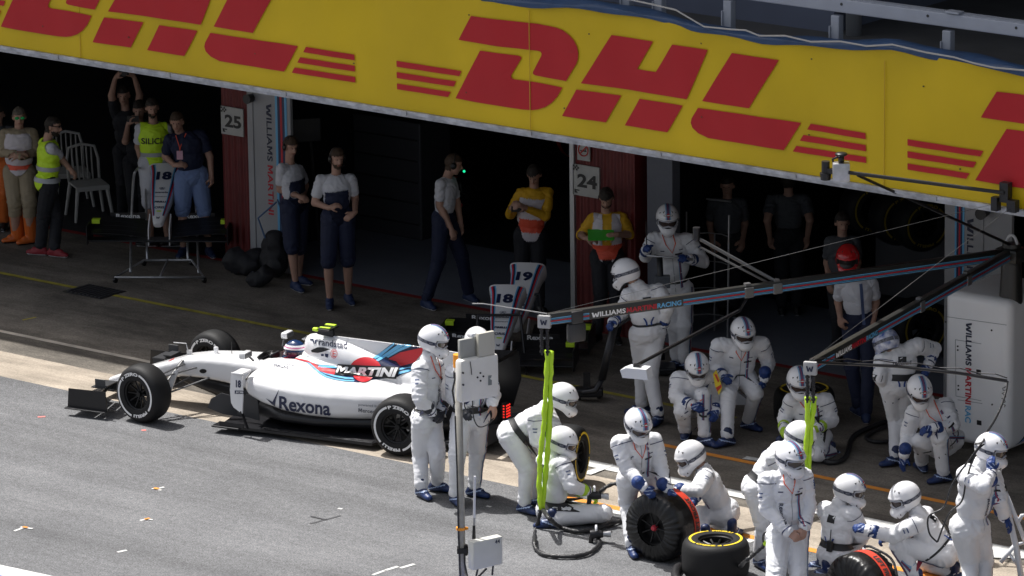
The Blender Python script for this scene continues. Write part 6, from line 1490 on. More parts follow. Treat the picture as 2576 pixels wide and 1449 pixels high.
zb2 = [PD(*zz('G', x, y), Dw) for x, y in ((978, 305), (972, 560), (965, 800), (950, 1010), (935, 1180), (922, 1330))]
for sd, q in ((1, zb), (2, zb2)):
    a, rs = crinkle(q, .021, sd); mb = MB(); mb.tube(a, rs, 8, flat=1.5); mb.build('lime_sleeve', M_LIMEH, h1, smooth=True)
pts = [PD(*zz('H', 1130, 850), Dw), PD(*zz('H', 1112, 930), Dw), PD(*zz('H', 1082, 1040), Dw), gpz('H', 1072, 1130, .06)]+[gpz('H', x, y) for x, y in ((1085, 1200), (1150, 1250), (1300, 1272), (1450, 1268), (1570, 1238), (1645, 1180), (1655, 1120), (1640, 1080))]
a, rs = crinkle(spline(pts, 4), .022, 5); mb = MB(); mb.tube(a, rs, 8); mb.build('ground_hose', M_HOSE, h1, smooth=True)
pts = [PD(*zz('H', 1150, 850), Dw)]+[gpz('H', x, y, z) for x, y, z in ((1210, 930, .25), (1300, 1000, .05), (1450, 1045, .03), (1600, 1030, .03), (1750, 985, .03), (1860, 945, .03), (1940, 900, .03))]
a, rs = crinkle(spline(pts, 4), .022, 6); mb = MB(); mb.tube(a, rs, 8); mb.build('ground_hose', M_HOSE, h1, smooth=True)
def wheel_gun(T, label):
    g = thing('wheel_gun', label, 'wheel gun', T.translation); T = T @ Matrix.Scale(.78, 4)
    mb = MB(); mb.lathe([(-.02, 0), (-.02, .055), (.04, .062), (.10, .055), (.15, .045), (.15, 0)], 20, T); mb.build('body', M_GMET, g, auto=40)
    mb = MB(); mb.lathe([(.15, 0), (.15, .036), (.19, .036), (.20, .042), (.25, .044), (.25, .032), (.22, .028), (.22, 0)], 20, T); mb.build('nozzle', M_ALU, g, auto=40)
    mb = MB(); mb.tube([T @ Vector(q) for q in ((0, 0, -.03), (-.01, 0, -.10), (-.02, .0, -.17))], [.026, .024, .022], 10); mb.build('handle', M_BLK, g)
    mb = MB(); mb.tube([T @ Vector((.06, .05*math.cos(t), .05*math.sin(t)+.06)) for t in [PI*i/8 for i in range(9)]], .013, 8); mb.build('guard', M_WTUBE, g); return g
gl = gpz('H', 1590, 1070, .09); wheel_gun(frame(RC, -TC, Zv, gl), 'black and silver wheel gun lying on the asphalt by the looped hose')
q = PPL[4]['handT']['b'][0].translation; wheel_gun(frame((RC*.7+Vector((0, 0, -.1))).normalized(), TC, Zv, q+RC*.02+Vector((0, 0, -.03))), 'wheel gun held by the kneeling man in lime cuffs')
pts = [q+RC*.12, q+RC*.28+Vector((0, 0, .08)), q+RC*.42+Vector((0, 0, -.02)), gpz('H', 1870, 830, .12), gpz('H', 1960, 880, .03), gpz('H', 1930, 940, .03)]
a, rs = crinkle(spline(pts, 5), .020, 9); wire_ = MB(); wire_.tube(a, rs, 8); o = wire_.build('hose', M_HOSE, None, smooth=True); tag(o, 'black hose arching from the kneeling man\'s wheel gun to the ground', 'hose')
h2 = thing('air_hose', 'lime wrapped air hose hanging from the right boom end above the striped helmet', 'hose', (W2.x, W2.y, 0)); Dw2 = depth(W2)
for sd, q in ((11, ((398, 615), (400, 760), (405, 900), (385, 1100), (370, 1250), (385, 1420))), (12, ((470, 610), (455, 760), (435, 900), (430, 1010), (412, 1250), (400, 1440)))):
    a, rs = crinkle([PD(*zz('Q', x, y), Dw2) for x, y in q], .021, sd); mb = MB(); mb.tube(a, rs, 8, flat=1.5); mb.build('lime_sleeve', M_LIMEH, h2, smooth=True)
pts = [PD(*zz('Q', 400, 1440), Dw2), PD(*zz('J', 640, 760), Dw2+.3), PD(*zz('J', 560, 980), Dw2+.35), PD(*zz('J', 470, 1090), Dw2+.2)]
a, rs = crinkle(spline(pts, 5), .018, 19); mb = MB(); mb.tube(a, rs, 8); mb.build('lower_hose', M_HOSE, h2, smooth=True)
D7 = depth(G(*zz('J', 540, 1775)))-.05
pts = [PD(*zz('J', x, y), D7+.05) for x, y in ((430, 1105), (340, 1120), (325, 1180), (350, 1215), (410, 1205), (432, 1110))]
mb = MB(); mb.tube(spline(pts, 4), .010, 6); mb.build('hose_handle', M_HOSE, h2)
pts = [PD(*zz('J', x, y), D7+.12) for x, y in ((350, 1195), (310, 1240), (250, 1290), (195, 1335))]+[gpz('J', 130, 1400), gpz('J', 60, 1480)]
a, rs = crinkle(spline(pts, 4), .020, 20); mb = MB(); mb.tube(a, rs, 8); mb.build('lower_hose', M_HOSE, h2, smooth=True)
mb = MB(); mb.ball(PD(*zz('J', 345, 1203), D7+.05), .028, 10); mb.build('lime_joint', M_LIMEH, h2)
# black hoses lying in the shade
pts = [gpz('Q', x, y) for x, y in ((1190, 860), (1050, 910), (900, 980), (830, 1060), (800, 1180), (720, 1260), (600, 1270), (520, 1230))]
mb = MB(); mb.tube(spline(pts, 6), .028, 8); o = mb.build('hose', M_HOSE, None, smooth=True); tag(o, 'thick black hose curving over the dark apron behind the kneeling men', 'hose')
pts = [gpz('Q', x, y) for x, y in ((1210, 900), (1060, 960), (990, 1020), (1060, 1060), (1200, 1060), (1330, 1030))]
mb = MB(); mb.tube(spline(pts, 6), .022, 8); o = mb.build('hose', M_HOSE, None, smooth=True); tag(o, 'second black hose looped beside the man with his hand on his hip', 'hose')
# cable bundle from the right boom to the man at the tripod
pts = [W2+Vector((.05, 0, .05)), G(*zz('Q', 800, 280), 2.15), G(*zz('Q', 1300, 305), 2.1), G(*zz('Q', 1930, 375), 2.05), G(*zz('K', 762, 410), 2.0)]
mb = MB(); mb.tube(pts, .016, 6); mb.tube([p+Vector((0, 0, .03+.02*(i % 2))) for i, p in enumerate(spline(pts, 3))], .006, 5); mb.build('cable_boom', M_GMET, gb)
D11 = depth(G(*zz('O', 1020, 1690))); kk = G(*zz('K', 762, 410), 2.0); Dk = depth(kk)
dn_ = [PD(*zz('K', x, y), Dk+(D11-.12-Dk)*t) for x, y, t in ((765, 412, 0), (755, 470, .1), (730, 545, .25), (695, 620, .45), (650, 690, .8), (632, 735, 1.), (590, 745, 1.)) ]
cb = thing('cable_bundle', 'black cable bundle drooping from the cable boom to the man at the tripod', 'cable', dn_[-1])
mb = MB(); mb.tube(spline(dn_, 5), .011, 6); mb.build('cable', M_HOSE, cb)
for lst in (((632, 735, 0), (560, 830, 0), (470, 960, 0), (425, 1080, .03), (345, 1130, .03), (348, 1220, .02), (390, 1268, 0)), ((640, 745, 0), (590, 800, 0), (545, 940, 0), (520, 1050, 0), (450, 1120, 0), (392, 1266, 0))):
    mb = MB(); mb.tube(spline([PD(*zz('K', x, y), D11-.28-d) for x, y, d in lst], 5), .009, 6); mb.build('cable', M_HOSE, cb)
mb = MB()
c0 = [PD(*zz('K', 745+12*math.cos(t*2.2), 440+t*9), Dk+.02*math.sin(t*2.2)) for t in range(13)]; mb.tube(c0, .006, 5); mb.build('coil', M_HOSE, cb)
# ---- white equipment cabinet
cx0 = G(*zz('K', 412, 770)).x; cyy = -1.72; cx1 = G(*zz('K', 775, 835)).x
cab = thing('equipment_cabinet', 'tall white equipment cabinet with rounded corners and team lettering at the right edge', 'cabinet', ((cx0+cx1)/2, cyy+.45, 0))
mb = MB(); mb.box(((cx0+cx1)/2, cyy+.5, .92), (cx1-cx0, 1.0, 1.66)); bm = bmesh.new(); vv = [bm.verts.new(v) for v in mb.v]; [bm.faces.new([vv[i] for i in f]) for f in mb.f]
bmesh.ops.recalc_face_normals(bm, faces=bm.faces); bmesh.ops.bevel(bm, geom=bm.edges[:], offset=.10, segments=6, affect='EDGES', profile=.5)
me = bpy.data.meshes.new('shell'); bm.to_mesh(me); bm.free(); me.materials.append(mat('cabinet_white', (.88, .88, .89), .35, coat=.2, var=.05, vscale=2)); me.polygons.foreach_set('use_smooth', [True]*len(me.polygons))
o = bpy.data.objects.new('shell', me); COL.objects.link(o); o.parent = cab; o.matrix_parent_inverse = cab.matrix_basis.inverted()
bvk = BVHTree.FromPolygons([v.co.copy() for v in me.vertices], [tuple(p.vertices) for p in me.polygons])
q0 = PY(*zz('K', 560, 92), cyy); q1 = PY(*zz('K', 556, 640), cyy); Lq = q0.z-q1.z; c = q0.z
for t, m, f in (('WILLIAMS', M_INK, .44), ('MARTINI', M_RD, .37), ('RAC', M_LB, .17)):
    wd = Lq*f; flat_text(t, frame((0, 0, -1), (1, 0, 0), (0, -1, 0), (q0.x, cyy, c-wd/2)), m, cab, width=wd*.95, height=.075, bold=.03, off=.006); c -= wd*1.01
def on_cab(x, y): return PY(*zz('K', x, y), cyy)
mb = MB()
for a_, b_ in (((430, 66), (760, 112)), ((487, 190), (625, 212)), ((487, 190), (490, 490)), ((490, 490), (625, 515)), ((500, 510), (630, 530))):
    p, q = on_cab(*a_), on_cab(*b_); mb.tube([p+Vector((0, -.002, 0)), q+Vector((0, -.002, 0))], .003, 4)
mb.build('panel_gap', mat('gap_grey', (.25, .26, .28), .6), cab)
for x, y in ((435, 95), (680, 140), (683, 535), (500, 225), (500, 245), (503, 435), (503, 455)):
    p = on_cab(x, y); mb = MB(); mb.cyl(p+Vector((0, .002, 0)), p+Vector((0, -.006, 0)), .010, n=8); mb.build('screw', M_GMET, cab)
for x, y in ((611, 362), (614, 632)):
    p = on_cab(x, y); mb = MB(); mb.box(p, (.055, .012, .05)); mb.build('latch', M_GMET, cab)
for k, (m, z0) in enumerate(((M_CNV, 0), (M_LB, .05), (M_CRD, .10), (M_LB, .16), (M_CNV, .20))):
    xs = cx1+.003; vs = []; fs = []
    for i in range(11):
        t = i/10; y = cyy+.12+z0*1.0+.75*t; z = .10+1.1*t*t+.05; vs += [(xs, y, z), (xs, y+.045, z)]
    for i in range(10): fs.append((2*i, 2*i+1, 2*i+3, 2*i+2))
    mb = MB(); mb.add(vs, fs); mb.build('side_stripe', m, cab)
for x in (cx0+.15, cx1-.15):
    mb = MB(); mb.cyl((x-.02, cyy+.12, .045), (x+.02, cyy+.12, .045), .045, n=14); mb.build('castor', M_BLK, cab)
# ---- foreground mast with radio boxes
DP = depth(G(1160, 1700)); bpz = G(1160, 1700)
ms = thing('radio_mast', 'galvanised mast in the foreground carrying grey and white radio boxes', 'mast', bpz)
ptop = PD(*zz('G', 374, 350), DP); pbot = Vector((bpz.x, bpz.y, 0)); pbot = PD(*zz('H', 420, 1449), DP); pdir = (pbot-ptop).normalized(); pend = pbot+pdir*(pbot.z/-pdir.z if pdir.z else 1)
mb = MB(); mb.cyl(ptop, pend, .034, n=20); mb.build('pole', mat('galv_pole', (.36, .345, .31), .55, .0, var=.25, vscale=14), ms, smooth=True)
MX = (RC*.82-TC*.57).normalized(); MN = (TC*.82+RC*.57).normalized()
def mbox(name, k, x, y, wd, ht, dp, m, bev=.01, off=0., parent=ms):
    c = PD(*zz(k, x, y), DP)+TC*off; mb = MB(); mb.box((0, 0, 0), (wd, ht, dp), T=frame(MX, Zv, MX.cross(Zv), c), bev=bev); return mb.build(name, m, parent, auto=40), c
mbox('antenna_panel', 'R', 790, 305, .24, .205, .04, mat('box_grey', (.34, .34, .32), .5), .006, .06); mbox('antenna_panel', 'R', 968, 262, .18, .22, .04, mat('box_beige', (.52, .50, .43), .5), .006, .02)
mbox('antenna_cap', 'R', 862, 165, .16, .05, .09, M_WTUBE, .02, -.02)
rb, rc = mbox('radio_box', 'R', 872, 635, .43, .41, .11, mat('box_white', (.80, .78, .73), .4, var=.1, vscale=6), .035, .05)
Tn = MX.cross(Zv)
if Tn.dot(TC) < 0: Tn = -Tn
for x, y in ((910, 600), (878, 650), (944, 638), (912, 688), (715, 600), (718, 735)):
    p = on_vplane(*zz('R', x, y), rc+Tn*.058, Tn); mb = MB(); mb.cyl(p-Tn*.01, p+Tn*.004, .009, n=8); mb.build('bolt', M_GMET, ms)
ps = [on_vplane(*zz('R', x, y), rc+Tn*.059, Tn) for x, y in ((1000, 630), (1040, 625), (1030, 655), (1015, 665), (1040, 680), (1040, 735), (998, 740))]
mb = MB(); mb.add(ps, [tuple(range(7))]); mb.build('sticker_mark', mat('scuff_grey', (.20, .22, .22), .6), ms)
ps = [on_vplane(*zz('R', x, y), rc+Tn*.066, Tn) for x, y in ((795, 470), (808, 560), (812, 620))]; mb = MB(); mb.tube(ps, .004, 5); mb.build('lead', M_HOSE, ms)
pcl = PD(*zz('R', 655, 460), DP); mb = MB(); mb.cyl(pcl+Vector((0, 0, .06)), pcl-Vector((0, 0, .06)), .045, n=14); mb.cyl(pcl+Vector((0, 0, .04)), pcl+RC*.09+Vector((0, 0, .03)), .02, n=10); mb.cyl(pcl-Vector((0, 0, .02)), pcl+RC*.08-Vector((0, 0, .02)), .018, n=10); mb.build('orange_clamp', M_OCL, ms, auto=40)
pcl = PD(*zz('R', 655, 620), DP); mb = MB(); mb.cyl(pcl+Vector((0, 0, .03)), pcl-Vector((0, 0, .03)), .044, n=14); mb.build('black_clamp', M_BLK, ms)
pcl = PD(*zz('H', 405, 1018), DP); mb = MB(); mb.cyl(pcl+Vector((0, 0, .012)), pcl-Vector((0, 0, .012)), .045, n=14); mb.box(pcl+RC*.05, (.03, .03, .02)); mb.build('orange_clamp', M_OCL, ms)
bb, bc = mbox('junction_box', 'H', 628, 1225, .33, .27, .09, M_LGT, .008, .03)
flat_text('44', frame(MX, Zv, Tn, on_vplane(*zz('H', 735, 1135), bc+Tn*.045, Tn)), M_INK, bb, width=.055, height=.040, bold=.02, off=.005)
a0, a1, a2, a3 = [PD(*zz('H', *q), DP) for q in ((533, 545), (527, 920), (525, 990), (524, 1110))]
mb = MB(); mb.cyl(a0, a1, .011, .012, 10); mb.build('whip_antenna', M_WTUBE, ms); mb = MB(); mb.cyl(a1, a2, .012, n=8); mb.build('whip_sleeve', mat('sleeve_clear', (.35, .35, .34), .4), ms); mb = MB(); mb.cyl(a2, a3, .013, .018, 10); mb.build('whip_base', M_BLK, ms)
mb = MB(); c = PD(*zz('H', 440, 1212), DP); mb.box((0, 0, 0), (.14, .09, .05), T=look_frame(c, TC)); mb.cyl(c+Vector((0, 0, .05)), c-Vector((0, 0, .05)), .03, n=10); mb.build('bracket', M_GMET, ms)
for lst in (((368, 430), (340, 560), (352, 640)), ((560, 1385), (545, 1449)), ((640, 1380), (600, 1420), (560, 1460)), ((700, 1340), (690, 1440))):
    k = 'H' if lst[0][1] > 900 else 'G'; mb = MB(); mb.tube([PD(*zz(k, x, y), DP-.02) for x, y in lst], .010, 6); mb.build('lead', M_HOSE, ms)
for lst in (((355, 0), (372, 500), (385, 1100), (400, 1449)), ((445, 1240), (440, 1330), (465, 1449))):
    mb = MB(); mb.tube([PD(*zz('H', x, y), DP-.03) for x, y in lst], .008, 6); mb.build('lead', M_HOSE, ms)
for lst in (((735, 880), (730, 960), (745, 1010)), ((820, 870), (830, 1080), (870, 1190), (930, 1210), (1010, 1170), (1060, 1110)), ((930, 860), (940, 920), (890, 985), (800, 975)), ((890, 870), (900, 850))):
    mb = MB(); mb.tube(spline([PD(*zz('R', x, y), DP-.04) for x, y in lst], 4), .006, 5); mb.build('lead', M_HOSE, ms)
# ---- white tripod
tr = thing('tripod', 'white tubular tripod stand at the lower right edge', 'tripod', G(*zz('O', 1400, 1640)))
DT = depth(G(*zz('O', 1400, 1640)))
def tub(k, pts, r, name, m=M_WTUBE, par=tr, D=DT):
    mb = MB(); mb.tube([PD(*zz(k, p[0], p[1]), D-(p[2] if len(p) > 2 else 0)) for p in pts], r, 10); return mb.build(name, m, par, smooth=True)
tub('O', [(1235, 600), (1300, 850), (1380, 1200), (1440, 1560, .1)], .030, 'leg'); tub('O', [(1280, 690), (1350, 860), (1430, 1060), (1560, 1400, -.3)], .022, 'leg'); tub('O', [(1240, 1325), (1370, 1165)], .022, 'brace'); tub('O', [(1310, 1235), (1440, 1430)], .014, 'brace'); tub('O', [(1370, 1165), (1449, 1150)], .016, 'brace'); tub('O', [(1395, 960), (1430, 900), (1460, 900)], .02, 'brace')
tub('O', [(1205, 560), (1215, 610), (1250, 650), (1290, 640)], .034, 'head', M_BLK)
# ---- tyres
def tyre_thing(label, T, R=.325, w=.33, col=M_YELT, group=None, ang=1.2):
    t = thing('tyre', label, 'tyre', T.translation, group); wheel_parts(T, R, w, t, col, ang); return t
def blanket_thing(label, T, R=.335, w=.36, txt=True, a_txt=1.0, xb=-.10, fl_=1):
    t = thing('blanketed_tyre', label, 'tyre', T.translation); h = w/2
    prof = [(-h, .17), (-h-.006, .25), (-h+.02, R-.02), (-h+.05, R), (-.06, R+.004), (.06, R+.004), (h-.05, R), (h-.02, R-.02), (h+.006, .25), (h, .17)]
    n = 120; vs = []; fs = []
    for i, (x, r) in enumerate(prof):
        for k in range(n):
            a = 2*PI*k/n; f = noise.noise(Vector((math.cos(a)*9, math.sin(a)*9, 1)))*.5+math.sin(a*31+5*noise.noise(Vector((math.cos(a)*3, math.sin(a)*3, i*.3))))*.5
            am = .021 if i in (1, 8) else (.012 if i in (0, 2, 7, 9) else .003); dx = am*f*(1 if x > 0 else -1) if i in (0, 1, 2, 7, 8, 9) else 0
            rr_ = r+(am*f if i not in (0, 9) else 0); vs.append((x+dx, rr_*math.cos(a), rr_*math.sin(a)))
    for i in range(len(prof)-1):
        for k in range(n): fs.append((i*n+k, i*n+(k+1) % n, (i+1)*n+(k+1) % n, (i+1)*n+k))
    mb = MB(); mb.add(vs, fs, 0, T); mb.build('blanket', M_BLKT, t, smooth=True)
    mb = MB(); mb.lathe([(h-.02, .172), (h-.02, .160), (h-.09, .150), (-h+.05, .15), (-h+.02, .172)], 32, T)
    for k in range(7):
        a = 2*PI*k/7; mb.tube([T @ Vector((h-.06, .03*math.cos(a), .03*math.sin(a))), T @ Vector((h-.045, .155*math.cos(a), .155*math.sin(a)))], .010, 6)
    mb.lathe([(h-.10, .0), (h-.10, .15)], 24, T); mb.build('rim', M_RIM, t, auto=40)
    mb = MB(); mb.lathe([(h-.03, 0), (h-.03, .022), (h-.05, .032), (h-.08, .032)], 18, T); mb.build('wheel_nut', mat('nut_red', (.45, .03, .05), .4), t)
    mb = MB(); mb.lathe([(xb-.045, R+.008), (xb+.045, R+.008)], 80, T); mb.build('red_band', M_REDT, t, smooth=True)
    if txt:
        vs_, fs_, wd, ht = text_polys(txt, 1., .04); sc = .055/ht; bm = bmesh.new(); vv = [bm.verts.new((a*sc, b*sc, 0)) for a, b in vs_]
        for f in fs_:
            try: bm.faces.new([vv[i] for i in f])
            except ValueError: pass
        for v in bm.verts: aa = a_txt+fl_*v.co.x/R; v.co = T @ Vector((xb+fl_*v.co.y, (R+.012)*math.cos(aa), (R+.012)*math.sin(aa)))
        me = bpy.data.meshes.new('lettering'); bm.to_mesh(me); bm.free(); me.materials.append(M_SINK); o = bpy.data.objects.new('lettering', me); COL.objects.link(o); o.parent = t; o.matrix_parent_inverse = t.matrix_basis.inverted()
    return t
def upright(c, ax):
    ax = Vector(ax).normalized(); y = Zv.cross(ax).normalized(); return frame(ax, Zv, ax.cross(Zv), c) if False else frame(ax, y, ax.cross(y), c)
pb = G(*zz('I', 470, 1325)); cB = Vector((pb.x, pb.y, .345))-TC*.05+RC*.08
tb1 = blanket_thing('tyre in a wrinkled black blanket with a red band, steadied by two crew members', upright(cB, TC*.78-RC*.62), .345, .37, 'LEFT FRONT', PI*.12, -.12)
cd_ = G(*zz('S', 1620, 1449+520)); cD = Vector((cd_.x, cd_.y, .36)); cD = G(2170, 1572); cD.z = .36
tb2 = blanket_thing('tyre in a black blanket with a red strip lettered LEFT at the bottom edge', upright(cD, TC*.62-RC*.78+Vector((0, 0, .0))), .36, .38, 'LEFT FRONT', PI*.22, -.04, -1)
mb = MB(); T = upright(cD, TC*.62-RC*.78); mb.tube([T @ Vector((-.15+.02*math.sin(i), .385*math.cos(t), .385*math.sin(t))) for i, t in enumerate([.2+i*.16 for i in range(12)])], .013, 8); mb.build('strap_cable', M_HOSE, tb2)
ct = G(*zz('V', 1405, 1068), .40); T = frame(Zv, (Vector((0, 0, 1)).cross(RC)).normalized(), RC*-1, Vector((ct.x, ct.y, .21)))
yk = Vector((0, 1, 0)); T = frame(Zv, Vector((1, 0, 0)), Vector((0, 1, 0)), Vector((ct.x, ct.y, .205)))
tyre_thing('upright stacked yellow marked tyre lying flat in front of the broad crew member', T, .335, .385, M_YELT, 'yellow marked tyres', math.atan2(TC.y, TC.x)-.35)
ct = G(*zz('Q', 365, 520), .40); T = frame(Zv, Vector((1, 0, 0)), Vector((0, 1, 0)), Vector((ct.x, ct.y, .205)))
tyre_thing('yellow marked tyre lying flat behind the kneeling man in lime cuffs', T, .335, .385, M_YELT, 'yellow marked tyres', 0)
pb = G(*zz('G', 1085, 1175)); tyre_thing('yellow marked tyre held upright by the man bending forward', upright(Vector((pb.x, pb.y, .33)), RC*.93+TC*.30), .33, .33, M_YELT, 'yellow marked tyres', 2.4)
pts = [gpz('V', x, y, .05) for x, y in ((1075, 1340), (1020, 1370), (1000, 1420), (1010, 1480), (1060, 1530))]
mb = MB(); mb.tube(spline(pts, 5), .045, 8); o = mb.build('hose', M_HOSE, None, smooth=True); tag(o, 'thick black hose end at the bottom edge left of the flat yellow marked tyre', 'hose')
# tyres in the garages
for i, (x, y, z) in enumerate([(-.75, 2.9, .34), (-.3, 2.95, .34), (.15, 3.0, .34), (.6, 3.0, .34), (1.05, 3.05, .34), (-.6, 3.0, 1.0), (-.1, 3.05, 1.0), (.4, 3.1, 1.0)]):
    if i == 0: t0 = blanket_thing('dark blanketed tyre in the garage rack behind the headset crew', upright(Vector((x, y, z)), (1, -.25, 0)), .335, .34, None, 0, 0); src = t0
    else: t0 = copy_tree(src); t0.location = (x, y, z)
    t0['group'] = 'blanketed tyres racked in the middle garage'; t0['label'] = 'dark blanketed tyre in the %s row of the garage rack, %s from the left' % (('lower', ('first', 'second', 'third', 'fourth', 'fifth')[i]) if i < 5 else ('upper', ('first', 'second', 'third')[i-5]))
PPX = [('N', 930, 600, 'yellow marked tyre hung in the right garage rack, nearest the red helmet'), ('N', 690, 520, 'yellow marked tyre in the rack left of the largest yellow ring'), ('N', 1120, 650, 'yellow marked tyre in the rack beside the white divider panel'), ('D', 1180, 1280, 'yellow marked tyre standing low behind the near boom in the right garage')]
for k, x, y, lb in PPX:
    c = PY(*zz(k, x, y), 2.6 if k == 'N' else 1.2); t0 = tyre_thing(lb, upright(c, (.95, -.5, 0)), .33, .34, mat('tyre_yellow_shaded', (.30, .22, .01), .6), None, 1.5)  # same yellow marks darkened, the garage shade is in the colour
# ---- nose cones
M_NOSE = M_CARW
def nose_cone(label, kx, base, tip, num, stand=False, L=.95, yaw=0.):
    b0 = G(*zz(kx, *base)); D0 = depth(b0); tp = PD(*zz(kx, *tip), D0)
    X = (RC*math.cos(yaw)+TC*math.sin(yaw)).normalized(); A = Zv.cross(X).normalized()     # A = away, along the nose
    t = thing('nose_cone', label, 'nose cone', (b0.x, b0.y, 0)); ti = math.radians(27)
    Y = (A*math.cos(ti)+Zv*math.sin(ti)).normalized(); Zn = X.cross(Y).normalized(); T = frame(X, Y, Zn, tp)
    secs = [(0, .03, -.03, .045), (.03, .05, -.05, .07), (.15, .06, -.06, .095), (.35, .075, -.08, .14), (.6, .09, -.11, .175), (.85, .10, -.15, .205), (.93, .105, -.16, .235), (.97, .105, -.16, .245)]
    secs = [(q[0]*1.1, q[1], q[2], q[3]*.88) for q in secs]
    mb = MB(); TT = frame(Y, X, Zn, tp); loft(secs, 24, 4.5, TT, mb); bo = mb.build('nose', M_NOSE, t, auto=50); bv = bvh_of(bo)
    top = T @ Matrix.Translation((0, 0, .5))
    def strip_(m, f0, f1):
        hw = lambda y: float(np.interp(y, [q[0] for q in secs], [q[3] for q in secs]))*1.0
        for s in (1, -1):
            poly = [(s*hw(y)*f0, y) for y in np.linspace(.12, 1.04, 12)]+[(s*hw(y)*f1, y) for y in np.linspace(1.04, .12, 12)]
            decal([poly], bv, top, m, t, 'nose_stripe', .004, .08, .6)
    strip_(M_LB, .60, .68); strip_(M_CNV, .68, .78); strip_(M_CRD, .78, .88); strip_(M_LB, .88, .94)
    def tx(s, y, wd, ht, m=M_CNV, bold=.02):
        vs, fs, w0, h0 = text_polys(s, 1., bold); decal([([(a*wd/w0, y+b*ht/h0) for a, b in vs], fs)], bv, top, m, t, 'lettering', .006, .08, .6)
    tx(num, .83, .19, .15, M_CNV, .05); tx('avanade', .53, .16, .032); tx('Financial.org', .45, .15, .022); tx('PIRELLI', .36, .14, .030, M_CNV, .06); tx('ORIS', .26, .12, .040)
    mb = MB(); c = Vector((0, .59, 0)); 
    for k in range(3):
        a = 2*PI*k/3+.5; pts = [top @ Vector((.016*math.cos(a)+.022*math.cos(u), .60+.010*math.sin(a)+.015*math.sin(u), 0)) for u in [2*PI*i/10 for i in range(10)]]; pp = []
        for p in pts:
            h = bv.ray_cast(p, -Zn); pp.append((h[0] or p)+Zn*.004)
        mb.tube(pp, .0022, 4, closed=True)
    mb.build('swirl_mark', M_CNV, t)
    decal([[(-.03, .185), (.03, .185), (.03, .205), (-.03, .205)]], bv, top, M_LIME, t, 'lime_sticker', .006, .08, .6); tx('W', .08, .045, .035)
    for s in (1, -1):
        mb = MB(); mb.prism([(.22, .0), (.0, -.06), (-.10, -.24), (-.02, -.26), (.14, -.18), (.26, -.06)], .014, frame(Y, Zn, Y.cross(Zn), tp+X*s*.13)); mb.build('pillar', M_NOSE, t)
    wc = tp+Zn*-.20+Y*-.03
    wc.z = max(wc.z, .12); TW = frame(X, A, Zv, wc)
    mb = MB(); mb.box((0, 0, 0), (1.74, .22, .018), T=TW, bev=.005); mb.build('main_plane', M_CARB, t)
    for s in (1, -1):
        for k in range(4):
            vs = []; fs = []
            for i in range(7):
                u = i/6; x = s*(.16+.68*u); yy = .08+.075*k; zz_ = .03+.035*k+.05*math.sin(u*PI*.6); vs += [(x, yy-.04, zz_-.015), (x, yy+.04, zz_+.02), (x, yy+.04, zz_+.012), (x, yy-.04, zz_-.023)]
            for i in range(6):
                for j in range(4): fs.append((i*4+j, i*4+(j+1) % 4, (i+1)*4+(j+1) % 4, (i+1)*4+j))
            fs += [(0, 1, 2, 3), (24, 25, 26, 27)]; mb = MB(); mb.add(vs, fs, 0, TW); fl = mb.build('flap', M_CARB, t)
            if k == 3: bf = bvh_of(fl)
            if k == 2: bf2 = bvh_of(fl)
        mb = MB(); mb.box((s*.87, .10, .08), (.014, .52, .24), T=TW, bev=.004); mb.build('endplate', M_CARB, t)
        mb = MB(); mb.box((s*.80, .20, .205), (.10, .09, .012), T=TW); mb.box((s*.80, .155, .185), (.10, .01, .05), T=TW); mb.build('lime_tab', M_LIME, t)
        vs, fs, w0, h0 = text_polys('Rexona', 1., .03); c = s*.43
        mb = MB(); mb.box((c, .40, .20), (.44, .012, .085), T=TW @ Matrix.Rotation(-.0, 4, 'X')); mb.build('cascade', M_CARB, t)
        mb = MB(); mb.add([(c+a*.30/w0, .393, .20+b*.055/h0) for a, b in vs], fs, 0, TW); mb.build('lettering', M_WHT, t)
    return t, TW, wc
nA, TWA, wcA = nose_cone('nose cone numbered 18 with front wing on the wheeled stand by the left garage', 'A', (1040, 1300), (1020, 1045), '18', yaw=.07)
nose_cone('nose cone numbered 18 with front wing on the apron behind the grey radio panels', 'M', (575, 1210), (535, 985), '18', yaw=.13)
nose_cone('nose cone numbered 19 with front wing standing behind the nose numbered 18', 'M', (780, 1010), (715, 735), '19', yaw=.18)
# wheeled stand
st = thing('nose_stand', 'steel wheeled stand carrying the nose cone by the left garage', 'stand', (wcA.x, wcA.y, 0)); DS = depth(wcA)
def sp(x, y, dd=0): return PD(*zz('A', x, y), DS+dd)
g1_, g2_, g3_, g4_ = gpz('A', 745, 1380, .07), gpz('A', 1320, 1380, .07), gpz('A', 1240, 1268, .07), gpz('A', 930, 1270, .07)
mb = MB(); mb.tube([g1_, g2_, g3_, g4_], .016, 8, closed=True); mb.tube([(g1_+g2_)/2, (g3_+g4_)/2], .012, 6); mb.build('base_frame', M_ALU, st, smooth=True)
for a_, xs in ((g1_, ((845, 1290), (848, 1090), (862, 760), (880, 690), (905, 672), (935, 690), (942, 760), (952, 1250))), (g3_, ((1285, 1290), (1275, 1090), (1258, 760), (1245, 690), (1222, 670), (1200, 690), (1205, 760), (1215, 1260)))):
    mb = MB(); P8 = [PD(*zz('A', x, y), DS+(.35 if i < 4 else .95)) for i, (x, y) in enumerate(xs)]; P8[0] = gpz('A', xs[0][0], 1345 if xs[0][0] < 1000 else 1350, .07); P8[-1] = gpz('A', xs[-1][0], 1268, .07); mb.tube(spline(P8, 4), .016, 8); mb.build('hoop', M_ALU, st, smooth=True)
mb = MB(); mb.tube([PD(*zz('A', 945, 735), DS+.95), PD(*zz('A', 1200, 735), DS+.95)], .014, 8); mb.build('cross_bar', M_ALU, st)
